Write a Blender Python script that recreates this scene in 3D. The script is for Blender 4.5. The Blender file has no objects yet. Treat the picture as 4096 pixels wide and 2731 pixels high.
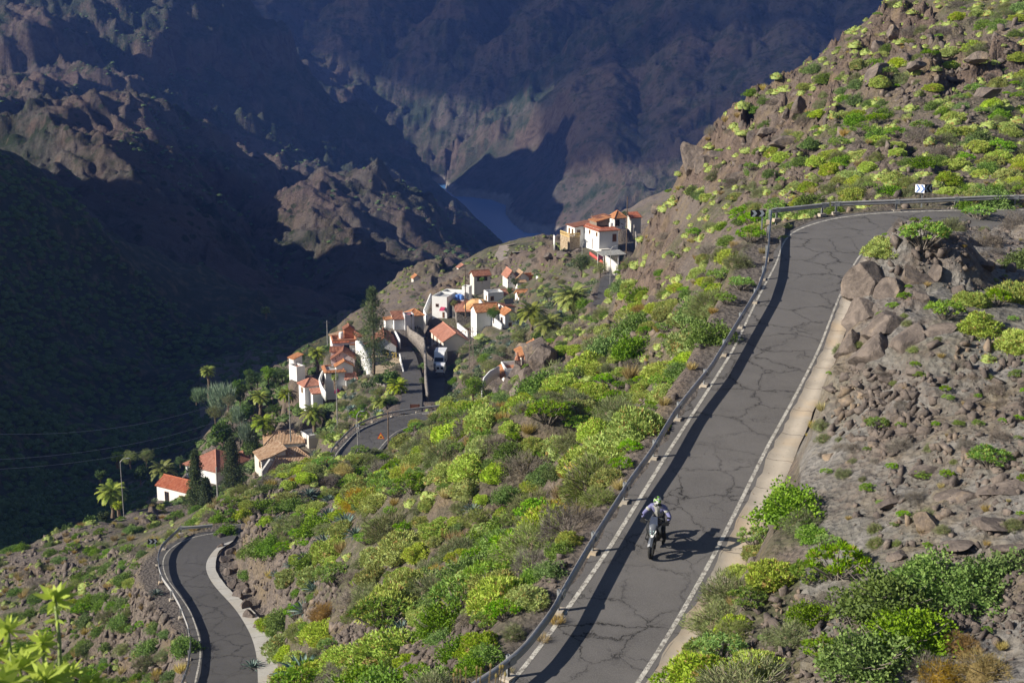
import bpy, math, random
import numpy as np
from mathutils import Vector, Matrix
R = math.radians
SC = bpy.context.scene
COL = SC.collection
rng = np.random.default_rng(7)
random.seed(7)

# ------------------------------------------------------------------ camera, sun, sky, exposure
F = 1400.0; TH = R(13.5)
cd = bpy.data.cameras.new('camera'); cam = bpy.data.objects.new('camera', cd); COL.objects.link(cam)
cam.location = (0, 0, 0); cam.rotation_euler = (R(90) - TH, 0, 0)
cd.sensor_width = 36; cd.lens = F / 1024 * 36; cd.clip_start = 0.1; cd.clip_end = 30000
cd.dof.use_dof = True; cd.dof.focus_distance = 75; cd.dof.aperture_fstop = 5.6
SC.camera = cam
SC.render.resolution_x = 1024; SC.render.resolution_y = 682
SUN_EL = R(27); SUN_AZ = R(15)           # light travels towards +X, slightly away from the camera
ld = bpy.data.lights.new('sun', 'SUN'); ld.energy = 5.0; ld.angle = R(0.5); ld.color = (1.0, 0.93, 0.82)
sun = bpy.data.objects.new('sun', ld); COL.objects.link(sun)
ldir = Vector((math.cos(SUN_EL) * math.cos(SUN_AZ), math.cos(SUN_EL) * math.sin(SUN_AZ), -math.sin(SUN_EL)))
sun.rotation_euler = ldir.to_track_quat('-Z', 'Y').to_euler()
w = bpy.data.worlds.new('World'); SC.world = w; w.use_nodes = True
nt = w.node_tree; nt.nodes.clear()
sk = nt.nodes.new('ShaderNodeTexSky'); sk.sky_type = 'NISHITA'; sk.sun_disc = False
sk.sun_elevation = SUN_EL; sk.sun_rotation = math.atan2(-ldir.x, -ldir.y); sk.altitude = 600; sk.ozone_density = 2.0
bg = nt.nodes.new('ShaderNodeBackground'); bg.inputs[1].default_value = 0.05
wo = nt.nodes.new('ShaderNodeOutputWorld')
nt.links.new(sk.outputs[0], bg.inputs[0]); nt.links.new(bg.outputs[0], wo.inputs[0])
SC.view_settings.view_transform = 'Standard'; SC.view_settings.look = 'None'
SC.view_settings.exposure = 0.85; SC.view_settings.gamma = 1.0
try:
    SC.cycles.max_bounces = 5; SC.cycles.diffuse_bounces = 2; SC.cycles.volume_bounces = 0
    SC.cycles.transparent_max_bounces = 8
except Exception: pass

CT, ST = math.cos(TH), math.sin(TH)
def W(px, py, Y):
    """point seen at photo position (px,py) standing Y metres ahead"""
    a = (px - 512) / F; b = (341 - py) / F
    s = Y / (CT + b * ST)
    return np.array((a * s, Y, s * (-ST + b * CT)))
def proj(X, Y, Z):
    zc = Y * CT - Z * ST
    return 512 + F * X / zc, 341 - F * (Y * ST + Z * CT) / zc, zc
def Wplane(px, py, z0, g):
    a = (px - 512) / F; b = (341 - py) / F
    dy, dz = CT + b * ST, -ST + b * CT
    s = z0 / (dz - g * dy)
    return np.array((a * s, dy * s, dz * s))

# ------------------------------------------------------------------ noise
def _h(ix, iy, seed):
    n = (ix.astype(np.int64) * 374761393 + iy.astype(np.int64) * 668265263 + seed * 1442695041) & 0xffffffff
    n = ((n ^ (n >> 13)) * 1274126177) & 0xffffffff
    return ((n ^ (n >> 16)) & 0xffffff) / float(0xffffff)
def vn(x, y, seed=0):
    x = np.asarray(x, float); y = np.asarray(y, float)
    ix = np.floor(x); iy = np.floor(y); fx = x - ix; fy = y - iy
    fx = fx * fx * fx * (fx * (fx * 6 - 15) + 10); fy = fy * fy * fy * (fy * (fy * 6 - 15) + 10)
    a = _h(ix, iy, seed); b = _h(ix + 1, iy, seed); c = _h(ix, iy + 1, seed); d = _h(ix + 1, iy + 1, seed)
    return (a + (b - a) * fx) * (1 - fy) + (c + (d - c) * fx) * fy
def fbm(x, y, o=4, seed=0, ridged=False):
    s = 0; a = .5; t = 0
    for k in range(o):
        n = vn(x * 2 ** k + 17.3 * k, y * 2 ** k - 9.1 * k, seed + k) * 2 - 1
        s = s + a * ((1 - 2 * np.abs(n)) if ridged else n); t += a; a *= .5
    return s / t
def worley(x, y, seed=0):
    ix = np.floor(x); iy = np.floor(y)
    d1 = np.full(x.shape, 9.); d2 = np.full(x.shape, 9.); cid = np.zeros(x.shape)
    for i in (-1, 0, 1):
        for j in (-1, 0, 1):
            cx = ix + i; cy = iy + j
            qx = cx + _h(cx, cy, seed); qy = cy + _h(cx, cy, seed + 5)
            d = (qx - x) ** 2 + (qy - y) ** 2
            m = d < d1
            d2 = np.where(m, d1, np.minimum(d2, d)); cid = np.where(m, _h(cx, cy, seed + 9), cid); d1 = np.where(m, d, d1)
    return np.sqrt(d1), np.sqrt(d2), cid
def sstep(a, b, x):
    t = np.clip((x - a) / (b - a), 0, 1); return t * t * (3 - 2 * t)

# ------------------------------------------------------------------ object helpers
def tag(o, label=None, cat=None, group=None, kind=None):
    if label: o['label'] = label
    if cat: o['category'] = cat
    if group: o['group'] = group
    if kind: o['kind'] = kind
    return o
def thing(name, label, cat, loc=(0, 0, 0), rz=0, group=None, parent=None):
    o = bpy.data.objects.new(name, None); COL.objects.link(o); o.empty_display_size = .2
    o.location = [float(c) for c in loc]; o.rotation_euler = (0, 0, rz)
    return tag(o, label, cat, group)
def mesh_np(name, V, Q, mat=None, smooth=False, attrs=None):
    """V (n,3), Q (m,k) quads or tris"""
    V = np.asarray(V, np.float32); Q = np.asarray(Q, np.int32)
    me = bpy.data.meshes.new(name); k = Q.shape[1]
    me.vertices.add(len(V)); me.vertices.foreach_set('co', V.ravel())
    me.loops.add(Q.size); me.loops.foreach_set('vertex_index', Q.ravel())
    me.polygons.add(len(Q)); me.polygons.foreach_set('loop_start', np.arange(0, Q.size, k, dtype=np.int32))
    me.polygons.foreach_set('loop_total', np.full(len(Q), k, np.int32))
    if smooth: me.polygons.foreach_set('use_smooth', np.ones(len(Q), bool))
    for nm, dom, arr in (attrs or []):
        at = me.attributes.new(nm, 'FLOAT', dom); at.data.foreach_set('value', np.asarray(arr, np.float32).ravel())
    me.update(calc_edges=True)
    if mat: me.materials.append(mat)
    return me
def add(name, me, parent=None, loc=None):
    o = bpy.data.objects.new(name, me); COL.objects.link(o)
    if parent: o.parent = parent
    if loc is not None: o.location = [float(c) for c in loc]
    return o
class MB:
    def __init__(s): s.v = []; s.f = []; s.M = Matrix.Identity(4)
    def P(s, pts):
        n = len(s.v); s.v += [tuple(s.M @ Vector(p)) for p in pts]; return n
    def poly(s, pts): n = s.P(pts); s.f.append(tuple(range(n, n + len(pts)))); return s
    def box(s, x0, x1, y0, y1, z0, z1):
        n = s.P([(x0, y0, z0), (x1, y0, z0), (x1, y1, z0), (x0, y1, z0), (x0, y0, z1), (x1, y0, z1), (x1, y1, z1), (x0, y1, z1)])
        for f in ((3, 2, 1, 0), (4, 5, 6, 7), (0, 1, 5, 4), (1, 2, 6, 5), (2, 3, 7, 6), (3, 0, 4, 7)): s.f.append(tuple(n + i for i in f))
        return s
    def cbox(s, c, sz): return s.box(c[0] - sz[0] / 2, c[0] + sz[0] / 2, c[1] - sz[1] / 2, c[1] + sz[1] / 2, c[2] - sz[2] / 2, c[2] + sz[2] / 2)
    def prism(s, poly, z0, z1):
        k = len(poly); n = s.P([(p[0], p[1], z0) for p in poly] + [(p[0], p[1], z1) for p in poly])
        s.f.append(tuple(n + k - 1 - i for i in range(k))); s.f.append(tuple(n + k + i for i in range(k)))
        for i in range(k): j = (i + 1) % k; s.f.append((n + i, n + j, n + k + j, n + k + i))
        return s
    def tube(s, path, rad, n=6, cap=True, prof=None):
        path = [Vector([float(c) for c in p]) for p in path]; N = len(path)
        if not hasattr(rad, '__len__'): rad = [rad] * N
        rings = []; up = None
        for i, p in enumerate(path):
            t = (path[min(i + 1, N - 1)] - path[max(i - 1, 0)]).normalized()
            if up is None: up = Vector((0, 0, 1)) if abs(t.z) < .9 else Vector((1, 0, 0))
            a = t.cross(up)
            if a.length < 1e-4: a = t.orthogonal()
            a.normalize(); b = a.cross(t); up = b
            if prof: pts = [p + a * (u * rad[i]) + b * (v * rad[i]) for u, v in prof]
            else: pts = [p + (a * math.cos(2 * math.pi * k / n) + b * math.sin(2 * math.pi * k / n)) * rad[i] for k in range(n)]
            rings.append(s.P(pts)); m = len(pts)
        for i in range(N - 1):
            for k in range(m): s.f.append((rings[i] + k, rings[i] + (k + 1) % m, rings[i + 1] + (k + 1) % m, rings[i + 1] + k))
        if cap: s.f.append(tuple(rings[0] + m - 1 - k for k in range(m))); s.f.append(tuple(rings[-1] + k for k in range(m)))
        return s
    def lathe(s, prof, n=10, c=(0, 0, 0)):
        idx = []
        for r, z in prof: idx.append(s.P([(c[0] + r * math.cos(2 * math.pi * k / n), c[1] + r * math.sin(2 * math.pi * k / n), c[2] + z) for k in range(n)]))
        for i in range(len(idx) - 1):
            for k in range(n): s.f.append((idx[i] + k, idx[i] + (k + 1) % n, idx[i + 1] + (k + 1) % n, idx[i + 1] + k))
        s.f.append(tuple(idx[0] + n - 1 - k for k in range(n))); s.f.append(tuple(idx[-1] + k for k in range(n)))
        return s
    def ell(s, c, r, n=10, m=6):
        idx = []
        for i in range(1, m):
            a = math.pi * i / m
            idx.append(s.P([(c[0] + r[0] * math.sin(a) * math.cos(2 * math.pi * k / n), c[1] + r[1] * math.sin(a) * math.sin(2 * math.pi * k / n), c[2] - r[2] * math.cos(a)) for k in range(n)]))
        b = s.P([(c[0], c[1], c[2] - r[2])]); t = s.P([(c[0], c[1], c[2] + r[2])])
        for i in range(len(idx) - 1):
            for k in range(n): s.f.append((idx[i] + k, idx[i] + (k + 1) % n, idx[i + 1] + (k + 1) % n, idx[i + 1] + k))
        for k in range(n): s.f.append((b, idx[0] + (k + 1) % n, idx[0] + k)); s.f.append((t, idx[-1] + k, idx[-1] + (k + 1) % n))
        return s
    def mesh(s, name, mat=None, smooth=False):
        me = bpy.data.meshes.new(name); me.from_pydata(s.v, [], s.f)
        if smooth:
            for p in me.polygons: p.use_smooth = True
        me.update()
        if mat: me.materials.append(mat)
        return me
    def build(s, name, mat=None, parent=None, smooth=False): return add(name, s.mesh(name, mat, smooth), parent)

# ------------------------------------------------------------------ materials
class NT:
    def __init__(s, name, rough=.9):
        s.m = bpy.data.materials.new(name); s.m.use_nodes = True; s.t = s.m.node_tree
        s.b = s.t.nodes['Principled BSDF']; s.b.inputs['Roughness'].default_value = rough
        s.b.inputs['Specular IOR Level'].default_value = .25
        s.geo = None
    def n(s, typ, ins=None, **kw):
        x = s.t.nodes.new(typ)
        for k, v in kw.items(): setattr(x, k, v)
        for k, v in (ins or {}).items(): s.put(x.inputs[k], v)
        return x
    def put(s, inp, v):
        if isinstance(v, bpy.types.NodeSocket): s.t.links.new(v, inp)
        elif isinstance(v, (tuple, list)) and len(v) == 3 and inp.type == 'RGBA': inp.default_value = (*v, 1)
        else: inp.default_value = v
    def pos(s):
        if not s.geo: s.geo = s.n('ShaderNodeNewGeometry')
        return s.geo.outputs['Position']
    def obj(s): return s.n('ShaderNodeTexCoord').outputs['Object']
    def noise(s, sc, det=4, rough=.55, vec=None, dist=0):
        return s.n('ShaderNodeTexNoise', {'Vector': vec or s.pos(), 'Scale': sc, 'Detail': det, 'Roughness': rough, 'Distortion': dist}).outputs['Fac']
    def vor(s, sc, feat='F1', out='Distance', vec=None, rnd=1.0):
        return s.n('ShaderNodeTexVoronoi', {'Vector': vec or s.pos(), 'Scale': sc, 'Randomness': rnd}, feature=feat).outputs[out]
    def ramp(s, fac, stops, interp='LINEAR'):
        x = s.n('ShaderNodeValToRGB', {'Fac': fac}); cr = x.color_ramp; cr.interpolation = interp
        while len(cr.elements) < len(stops): cr.elements.new(.5)
        for e, (p, c) in zip(cr.elements, stops):
            e.position = p; e.color = (*c, 1) if len(c) == 3 else c
        return x.outputs['Color']
    def rf(s, fac, a, b):   # remap to 0..1
        return s.n('ShaderNodeMapRange', {'Value': fac, 'From Min': a, 'From Max': b}).outputs['Result']
    def mix(s, f, a, b, mode='MIX'):
        x = s.n('ShaderNodeMix', data_type='RGBA', blend_type=mode); s.put(x.inputs[0], f); s.put(x.inputs[6], a); s.put(x.inputs[7], b)
        return x.outputs[2]
    def math(s, op, a, b=0.0): return s.n('ShaderNodeMath', {0: a, 1: b}, operation=op).outputs[0]
    def attr(s, nm): return s.n('ShaderNodeAttribute', attribute_name=nm).outputs['Fac']
    def rnd(s): return s.n('ShaderNodeObjectInfo').outputs['Random']
    def bump(s, h, st=.5, d=.1, nrm=None):
        ins = {'Strength': st, 'Distance': d, 'Height': h}
        if nrm: ins['Normal'] = nrm
        o = s.n('ShaderNodeBump', ins).outputs['Normal']; s.put(s.b.inputs['Normal'], o); return o
    def col(s, c): s.put(s.b.inputs['Base Color'], c); return s
def simple(name, c, rough=.7, var=.12, sc=1.5, metal=0, bump=0):
    m = NT(name, rough)
    n = m.noise(sc, 5, .6, m.obj())
    c2 = tuple(x * (1 - var * 1.6) for x in c); c1 = tuple(min(1, x * (1 + var)) for x in c)
    m.col(m.ramp(n, [(.3, c2), (.7, c1)])); m.b.inputs['Metallic'].default_value = metal
    if bump: m.bump(n, bump, .05)
    return m.m
# ------------------------------------------------------------------ roads (traced lines stood on their own sloping planes)
def resample(P, step):
    P = np.asarray(P, float); d = np.r_[0, np.cumsum(np.linalg.norm(np.diff(P, axis=0), axis=1))]
    n = max(2, int(d[-1] / step) + 1); t = np.linspace(0, d[-1], n)
    return np.stack([np.interp(t, d, P[:, k]) for k in range(P.shape[1])], 1)
def smooth(P, it=6):
    P = P.copy()
    for _ in range(it): P[1:-1] = .25 * P[:-2] + .5 * P[1:-1] + .25 * P[2:]
    return P
UZ, UG = -23.43, .12
def U(px, py, dz=0): return Wplane(px, py, UZ + dz, UG)
upL = [(400, 800), (455, 735), (513, 682), (560, 619), (604, 556), (636, 504), (669, 450), (702, 399), (733, 350), (756.6, 300), (777, 262), (782.6, 243), (790, 233), (802, 227), (830, 218.5), (868, 213.5), (903, 211.5), (960, 210), (1060, 209), (1180, 208)]
upR = [(560, 800), (600, 735), (639.5, 682), (679, 619), (714, 556), (740, 504), (766, 450), (794, 399), (819, 350), (838, 300), (854, 264), (862, 252), (872, 245), (886, 240), (915, 236), (960, 234), (1060, 232), (1180, 231)]
UL = smooth(resample([U(*p) for p in upL], .5), 8); UR = smooth(resample([U(*p) for p in upR], .5), 8)
def pair(A, B, n):
    A = resample(A, .5); B = resample(B, .5)
    t = np.linspace(0, 1, n)
    f = lambda P: np.stack([np.interp(t, np.linspace(0, 1, len(P)), P[:, k]) for k in range(3)], 1)
    return f(A), f(B)
UA, UB = pair(UL, UR, 240)
def Lw(px, py): return Wplane(px, py, -44.0, -.026)     # lower road plane, about z = -46.5 at Y = 100
s4 = lambda L: [(a / 4, b / 4) for a, b in L]
loL = s4([(760, 2950), (779, 2731), (800, 2640), (803, 2572), (785, 2506), (761, 2441), (708, 2364), (672, 2322), (652, 2274), (650, 2238), (666, 2203), (714, 2167), (773, 2143), (845, 2131), (900, 2124), (960, 2120)])
loR = s4([(1010, 2950), (1022, 2731), (1018, 2620), (1000, 2548), (976, 2500), (940, 2441), (904, 2399), (863, 2357), (833, 2316), (818, 2280), (816, 2254), (828, 2228), (846, 2206), (864, 2184), (890, 2168), (935, 2158)])
LL_ = smooth(resample([Lw(*p) for p in loL], .5), 8); LR_ = smooth(resample([Lw(*p) for p in loR], .5), 8)
LA, LB = pair(LL_, LR_, 160)
def pts3(L): return [W(*p) for p in L]
def lift(P, dz): P = np.array(P, float); P[:, 2] += dz; return P
link = [(LA[-1] + LB[-1]) / 2] + [np.array(p) for p in ((-9, 130, -48.8), (-4, 148, -53), (-12, 168, -57.5))]
r3 = smooth(resample(link + pts3([(352, 458, 180), (362, 446, 185), (376, 431, 190), (397, 422, 196), (427, 417, 198), (462, 413, 199), (500, 409, 200)]), 1.0), 4)
rA = smooth(resample(pts3([(410, 413, 201), (412, 398, 220), (412, 374, 245), (407.5, 356, 265), (401, 343, 277), (398, 335, 286)]), 1.0), 3)
rB = smooth(resample(pts3([(432, 404, 221), (434, 390, 235), (436, 372, 253), (436, 354, 270), (430, 333, 287), (426, 322, 298), (431, 314, 306)]), 1.0), 3)
rV = smooth(resample(pts3([(603, 305, 212), (608, 297, 222), (609, 286, 238), (611, 278, 250), (620, 270, 264), (628, 262, 275), (632, 250, 290), (631, 238, 302)]), 1.0), 3)
# road samples for carving: x, y, z, half width, blend
carve = []
mid = (UA + UB) / 2; hw = np.linalg.norm((UB - UA)[:, :2], axis=1) / 2
sgn = UB - UA; sgn = sgn / np.linalg.norm(sgn[:, :2], axis=1)[:, None]
cu = mid - sgn * .05
carve.append((cu, hw + .85, 1.7, (UZ, UG)))
midL = (LA + LB) / 2; hwl = np.linalg.norm((LB - LA)[:, :2], axis=1) / 2
sl = LB - LA; sl = sl / np.linalg.norm(sl[:, :2], axis=1)[:, None]
carve.append((midL + sl * .3, hwl + .9, 1.3, (-44.0, -.026)))
carve.append((r3, np.full(len(r3), 3.9), 3.5)); carve.append((rA, np.full(len(rA), 2.1), 2.5))
carve.append((rB, np.full(len(rB), 2.1), 2.5)); carve.append((rV, np.full(len(rV), 2.2), 2.5))

# ------------------------------------------------------------------ near terrain: one height field through measured points
HP = []      # house bases are appended here as control points too
CP = []
def cp(*pts):
    for p in pts: CP.append(tuple(W(*p)))
def cw(*pts):
    for p in pts: CP.append(p)
for i in range(4, 240, 9):
    p = mid[i]
    if p[1] < 31: continue
    nx = sgn[i]; straight = p[1] < 76
    CP.append(tuple(p))
    cut = 54 < p[1] < 74
    for off, dz in (((3.0, 1.2), (4.3, 4.0) if cut else (5.2, 2.2), (8.5, 5.2 if cut else 4.0), (-3.4, -.7), (-9, -5.2), (-16, -10.8)) if straight else ((-4.5, .5),)):
        q = p + nx * off; CP.append((q[0], q[1], p[2] + dz))
for i in range(4, 134, 12):
    p = midL[i]; CP.append(tuple(p)); q = p + sl[i] * 4.1; CP.append((q[0], q[1], p[2] + 1.6)); q = p + sl[i] * 5.4; CP.append((q[0], q[1], p[2] + 4.6))
    q = p - sl[i] * 5.5; CP.append((q[0], q[1], p[2] - 1.8))
for P in (r3, rA, rB, rV):
    for i in range(0, len(P), 9): CP.append(tuple(P[i]))
# slope between the roads
cp((400, 600, 63), (300, 600, 84), (450, 450, 90), (550, 450, 72), (535, 514, 60), (470, 540, 69), (400, 520, 82), (350, 540, 90), (620, 400, 68), (560, 400, 83), (500, 410, 104),
   (394, 449, 146), (460, 424, 112), (352, 471, 139), (330, 482, 136), (300, 498, 131), (372, 462, 142), (262, 505, 129), (240, 511, 127), (300, 540, 104), (260, 570, 103), (540, 412, 116), (525, 402, 150), (530, 395, 188), (480, 400, 140),
   (590, 365, 108), (640, 340, 98), (600, 330, 142), (640, 305, 128), (690, 300, 97), (700, 330, 80), (660, 360, 80), (720, 285, 86), (700, 262, 112), (742, 240, 96), (660, 275, 150), (645, 262, 190), (640, 240, 222), (660, 226, 205), (636, 292, 175))
cp((230, 546, 113), (238, 517, 115.5), (250, 512, 117), (226, 528, 114.5))
# right hill
cp((900, 203, 93), (900, 165, 104), (900, 110, 124), (900, 55, 145), (907, 4, 168), (1024, 190, 96), (1024, 150, 106), (1024, 80, 124), (1024, 0, 148), (960, 20, 152), (960, 100, 122), (820, 200, 99), (820, 160, 118), (795, 110, 155),
   (850, 80, 152), (882, 52, 158), (750, 205, 112), (750, 165, 145), (745, 133, 165), (770, 124, 160), (820, 96, 156), (865, 63, 156), (895, 31, 161), (800, 150, 205), (850, 125, 205), (760, 175, 205), (882, 98, 208), (905, 66, 215), (735, 180, 215), (930, 40, 215), (700, 205, 140), (705, 150, 178), (655, 215, 205), (690, 145, 186), (1150, 120, 115), (1150, 0, 140), (1150, -80, 160), (1024, -60, 170), (960, -40, 180), (1300, 100, 110),
   (905, 130, 240), (850, 170, 245), (760, 230, 270), (690, 270, 290), (1024, 60, 250), (1150, 30, 240), (650, 262, 300))
# near right bank and the ground at the camera's feet
cw((12, 30, -15.4), (22, 55, -11.5), (27, 72, -12.4), (24, 66, -12.6), (32, 80, -12.5), (30, 60, -7.5), (20, 40, -11), (20, 30, -10), (38, 50, -2), (44, 78, -6), (-12, 30, -25), (-20, 40, -33), (-25, 60, -40), (14, 18, -10), (4, 18, -17), (-8, 18, -22), (30, 20, -2))
# lower left slope
cp((0, 580, 158), (20, 561, 165), (64, 541, 175), (84, 524, 188), (115, 519, 200), (60, 600, 128), (0, 640, 122), (0, 700, 106), (100, 640, 110), (100, 585, 126), (150, 640, 103), (145, 560, 124), (150, 524, 200), (130, 540, 160), (170, 528, 190), (-150, 640, 140), (-150, 760, 110))
# village slope
cp((617, 268, 268), (599, 253, 285), (600, 240, 300), (560, 242, 305), (540, 244, 330), (513, 242, 400), (501, 244, 420), (480, 254, 400), (457, 272, 385), (430, 274, 400), (407, 282, 372), (382, 300, 352), (352, 319, 345), (337, 327, 338),
   (480, 290, 318), (455, 300, 300), (520, 272, 310), (517, 290, 290), (470, 330, 272), (385, 372, 258), (350, 362, 272), (340, 387, 255), (320, 400, 250), (300, 384, 266), (270, 405, 262), (235, 410, 275), (310, 425, 236), (330, 442, 216), (265, 484, 233), (285, 447, 252), (300, 432, 256), (255, 447, 256), (320, 438, 240), (296, 474, 228), (140, 533, 196), (172, 534, 194), (176, 517, 212), (146, 516, 212), (217, 487, 243), (170, 505, 240), (120, 514, 228), (560, 290, 262), (570, 320, 215), (540, 340, 225), (505, 389, 222), (590, 254, 277), (604, 264, 268), (618, 277, 252), (480, 360, 235), (470, 395, 190))
cp((600, 262, 345), (570, 262, 350), (632, 262, 330), (620, 245, 312), (540, 262, 365), (650, 250, 262), (645, 225, 225), (575, 242, 300))
# gorge and the dark slope beyond
cp((0, 168, 430), (0, 230, 402), (0, 300, 368), (0, 380, 330), (0, 460, 292), (0, 535, 256), (0, 600, 215), (60, 213, 440), (60, 300, 402), (60, 400, 346), (60, 480, 300), (60, 545, 240), (120, 243, 462), (120, 330, 420), (120, 420, 362), (110, 475, 306), (120, 520, 255),
   (170, 268, 482), (170, 330, 448), (170, 400, 382), (180, 445, 315), (190, 470, 275), (220, 277, 522), (230, 340, 460), (250, 375, 392), (232, 400, 330), (270, 311, 505), (290, 345, 430), (300, 368, 350), (332, 335, 480), (328, 350, 395),
   (0, 240, 540), (60, 270, 560), (120, 300, 580), (170, 325, 600), (220, 345, 640), (332, 350, 640), (420, 330, 520), (500, 300, 560))
cw((-250, 300, 3), (-330, 300, 42), (-270, 430, 22), (-360, 430, 65), (-180, 200, -33), (-240, 200, -4), (-150, 140, -40), (-300, 600, 5), (-160, 360, -46), (-130, 280, -68))
PADS = []
for (px, py, Y, dx, dy, r, bl) in ((187, 506, 245, 0, 2, 5.5, 3), (217, 484, 254, 1, 7, 8, 3), (265, 480, 232, 4, 4, 6.5, 3), (447, 318, 284, 1, 3, 4, 3), (333, 358, 263, 2, 2, 3.5, 2), (372, 359, 268, 2, 3, 4.5, 2), (599, 252, 283, 1, 4, 5, 3), (506, 385, 224, 3, 4, 6, 3), (443, 351, 265, 2, 4, 4.5, 2), (517, 290, 292, 1, 3, 3.5, 3), (297, 381, 262, 1, 2, 2.5, 1.5), (326, 386, 255, 2, 2, 3.5, 1.5), (313, 401, 250, 1, 1, 1.5, 1.5), (331, 366, 259, 2, 2, 3, 1.5), (343, 344, 274, 1, 2, 3, 2), (405, 330, 277, 0, 2, 3, 2), (497, 322, 268, 0, 2, 3, 2), (258, 468, 240, 4, 6, 5, 3), (311, 448, 250, 2, 2, 3, 2), (614, 229, 300, 1, 1, 2, 2), (554, 245, 287, 0, 0, .8, 1), (505, 328, 262, 0, 2, 3.5, 2)):
    p = W(px, py, Y); PADS.append((p[0] + dx, p[1] + dy, p[2] + .1, r, bl))
HAZE = 9e-5
def shade(thin, gx, gy, gz_, h, rx, ry, rz, seed):
    k = (h - gz_) / math.tan(SUN_EL); return (thin, gx - k * math.cos(SUN_AZ), gy - k * math.sin(SUN_AZ), h, rx, ry, rz, seed)
CLOUDS = [shade(.36, 1000, 2700, -100, 1400, 1350, 1150, 110, 1), shade(.5, 380, 1610, -140, 1250, 400, 270, 60, 3)]
# ------------------------------------------------------------------ near terrain grid
CPa = np.array(CP); cu_, cv_, cq_ = CPa[:, 0] / CPa[:, 1], np.log(CPa[:, 1]), -CPa[:, 2] / CPa[:, 1]
def ker(du, dv): return np.sqrt(du * du + (dv * .8) ** 2 + .0009)
n_ = len(CPa); A_ = np.zeros((n_ + 3, n_ + 3))
A_[:n_, :n_] = ker(cu_[:, None] - cu_[None], cv_[:, None] - cv_[None]) + np.eye(n_) * -.004
A_[:n_, n_] = 1; A_[:n_, n_ + 1] = cu_; A_[:n_, n_ + 2] = cv_; A_[n_:, :n_] = A_[:n_, n_:].T
co_ = np.linalg.solve(A_, np.r_[cq_, 0, 0, 0])
def rbf(u, v):
    sh = u.shape; u = u.ravel(); v = v.ravel(); o = np.empty(len(u))
    for i in range(0, len(u), 60000):
        a, b = u[i:i + 60000], v[i:i + 60000]
        o[i:i + 60000] = ker(a[:, None] - cu_[None], b[:, None] - cv_[None]) @ co_[:n_] + co_[n_] + co_[n_ + 1] * a + co_[n_ + 2] * b
    return o.reshape(sh)
ug = np.r_[np.linspace(-1.25, -.45, 50)[:-1], np.linspace(-.45, .45, 760), np.linspace(.45, .7, 16)[1:]]
vg = np.linspace(math.log(17), math.log(660), 860)
vc = np.linspace(vg[0], vg[-1], 170); uc = np.r_[np.linspace(-1.25, -.45, 17)[:-1], np.linspace(-.45, .45, 180), np.linspace(.45, .7, 8)[1:]]
Qc = rbf(*np.meshgrid(uc, vc))
def bil(xg, yg, Z, x, y):
    i = np.clip(np.searchsorted(xg, x) - 1, 0, len(xg) - 2); j = np.clip(np.searchsorted(yg, y) - 1, 0, len(yg) - 2)
    fx = np.clip((x - xg[i]) / (xg[i + 1] - xg[i]), 0, 1); fy = np.clip((y - yg[j]) / (yg[j + 1] - yg[j]), 0, 1)
    return (Z[j, i] * (1 - fx) + Z[j, i + 1] * fx) * (1 - fy) + (Z[j + 1, i] * (1 - fx) + Z[j + 1, i + 1] * fx) * fy
UU, VV = np.meshgrid(ug, vg)
GY = np.exp(VV); GX = UU * GY
GZ = -bil(uc, vc, Qc, UU, VV) * GY
PXg, PYg, _ = proj(GX, GY, GZ)
def blob(L):
    """soft rocky regions given as photo positions with radius and depth range"""
    m = np.zeros(GX.shape)
    for px, py, r, y0, y1, a in L:
        m = np.maximum(m, a * (1 - sstep(.5, 1, np.hypot(PXg - px, PYg - py) / r)) * ((GY > y0) & (GY < y1)))
    return m
rockm = blob([(880, 320, 75, 50, 90, 1), (900, 400, 60, 45, 80, .9), (930, 280, 70, 55, 95, .9), (980, 420, 90, 35, 80, .5), (990, 540, 90, 28, 60, .6), (900, 470, 70, 35, 60, .5),
              (740, 135, 50, 100, 260, .9), (700, 155, 40, 120, 260, 1), (810, 105, 45, 100, 260, .9), (900, 30, 50, 110, 260, .9), (860, 70, 45, 100, 260, .8), (780, 165, 60, 100, 200, .5), (900, 170, 60, 92, 130, .45), (960, 60, 60, 100, 200, .5),
              (650, 300, 45, 120, 230, .9), (560, 370, 45, 110, 230, 1), (225, 550, 30, 110, 135, .6), (660, 240, 30, 150, 260, .7), (450, 298, 30, 250, 340, .9), (395, 340, 14, 250, 300, .6), (555, 255, 22, 250, 320, .9), (350, 640, 60, 60, 120, .3)])
big = fbm(GX / 22, GY / 22, 4, 3)
rockm = np.clip(rockm + .55 * sstep(.05, .4, fbm(GX / 13, GY / 13, 3, 31)) * (GX > -60), 0, 1)
lod = np.clip(1 - (GY - 60) / 500, .25, 1)
sc = np.clip(GY / 60, .55, 3.5)
wx = GX + 1.2 * fbm(GX / 3, GY / 3, 2, 61) * sc; wy = GY + 1.2 * fbm(GX / 3, GY / 3, 2, 62) * sc
d1, d2, cid = worley(wx / 2.6, wy / 2.6, 4)
e1, e2, eid = worley(wx / .95, wy / .95, 8)
tame = 1 - .75 * ((PXg > 440) & (PXg < 620) & (PYg > 330) & (PYg < 470))
big_rocks = (cid - .4) * 1.7 * sstep(0, .18, d2 - d1) + (eid - .5) * .55 * sstep(0, .2, e2 - e1)
f1, f2, fid = worley(wx / 8, wy / 8, 14)
big_rocks = big_rocks + (fid - .5) * 2.2 * sstep(0, .12, f2 - f1)
dz = tame * rockm * big_rocks * np.clip(GY / 80, .5, 1.6) * .8 + fbm(GX / 9, GY / 9, 5, 12) * (.55 + .6 * np.clip(GY / 200, 0, 2)) + fbm(GX / 1.3, GY / 1.3, 3, 20) * .12
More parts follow.
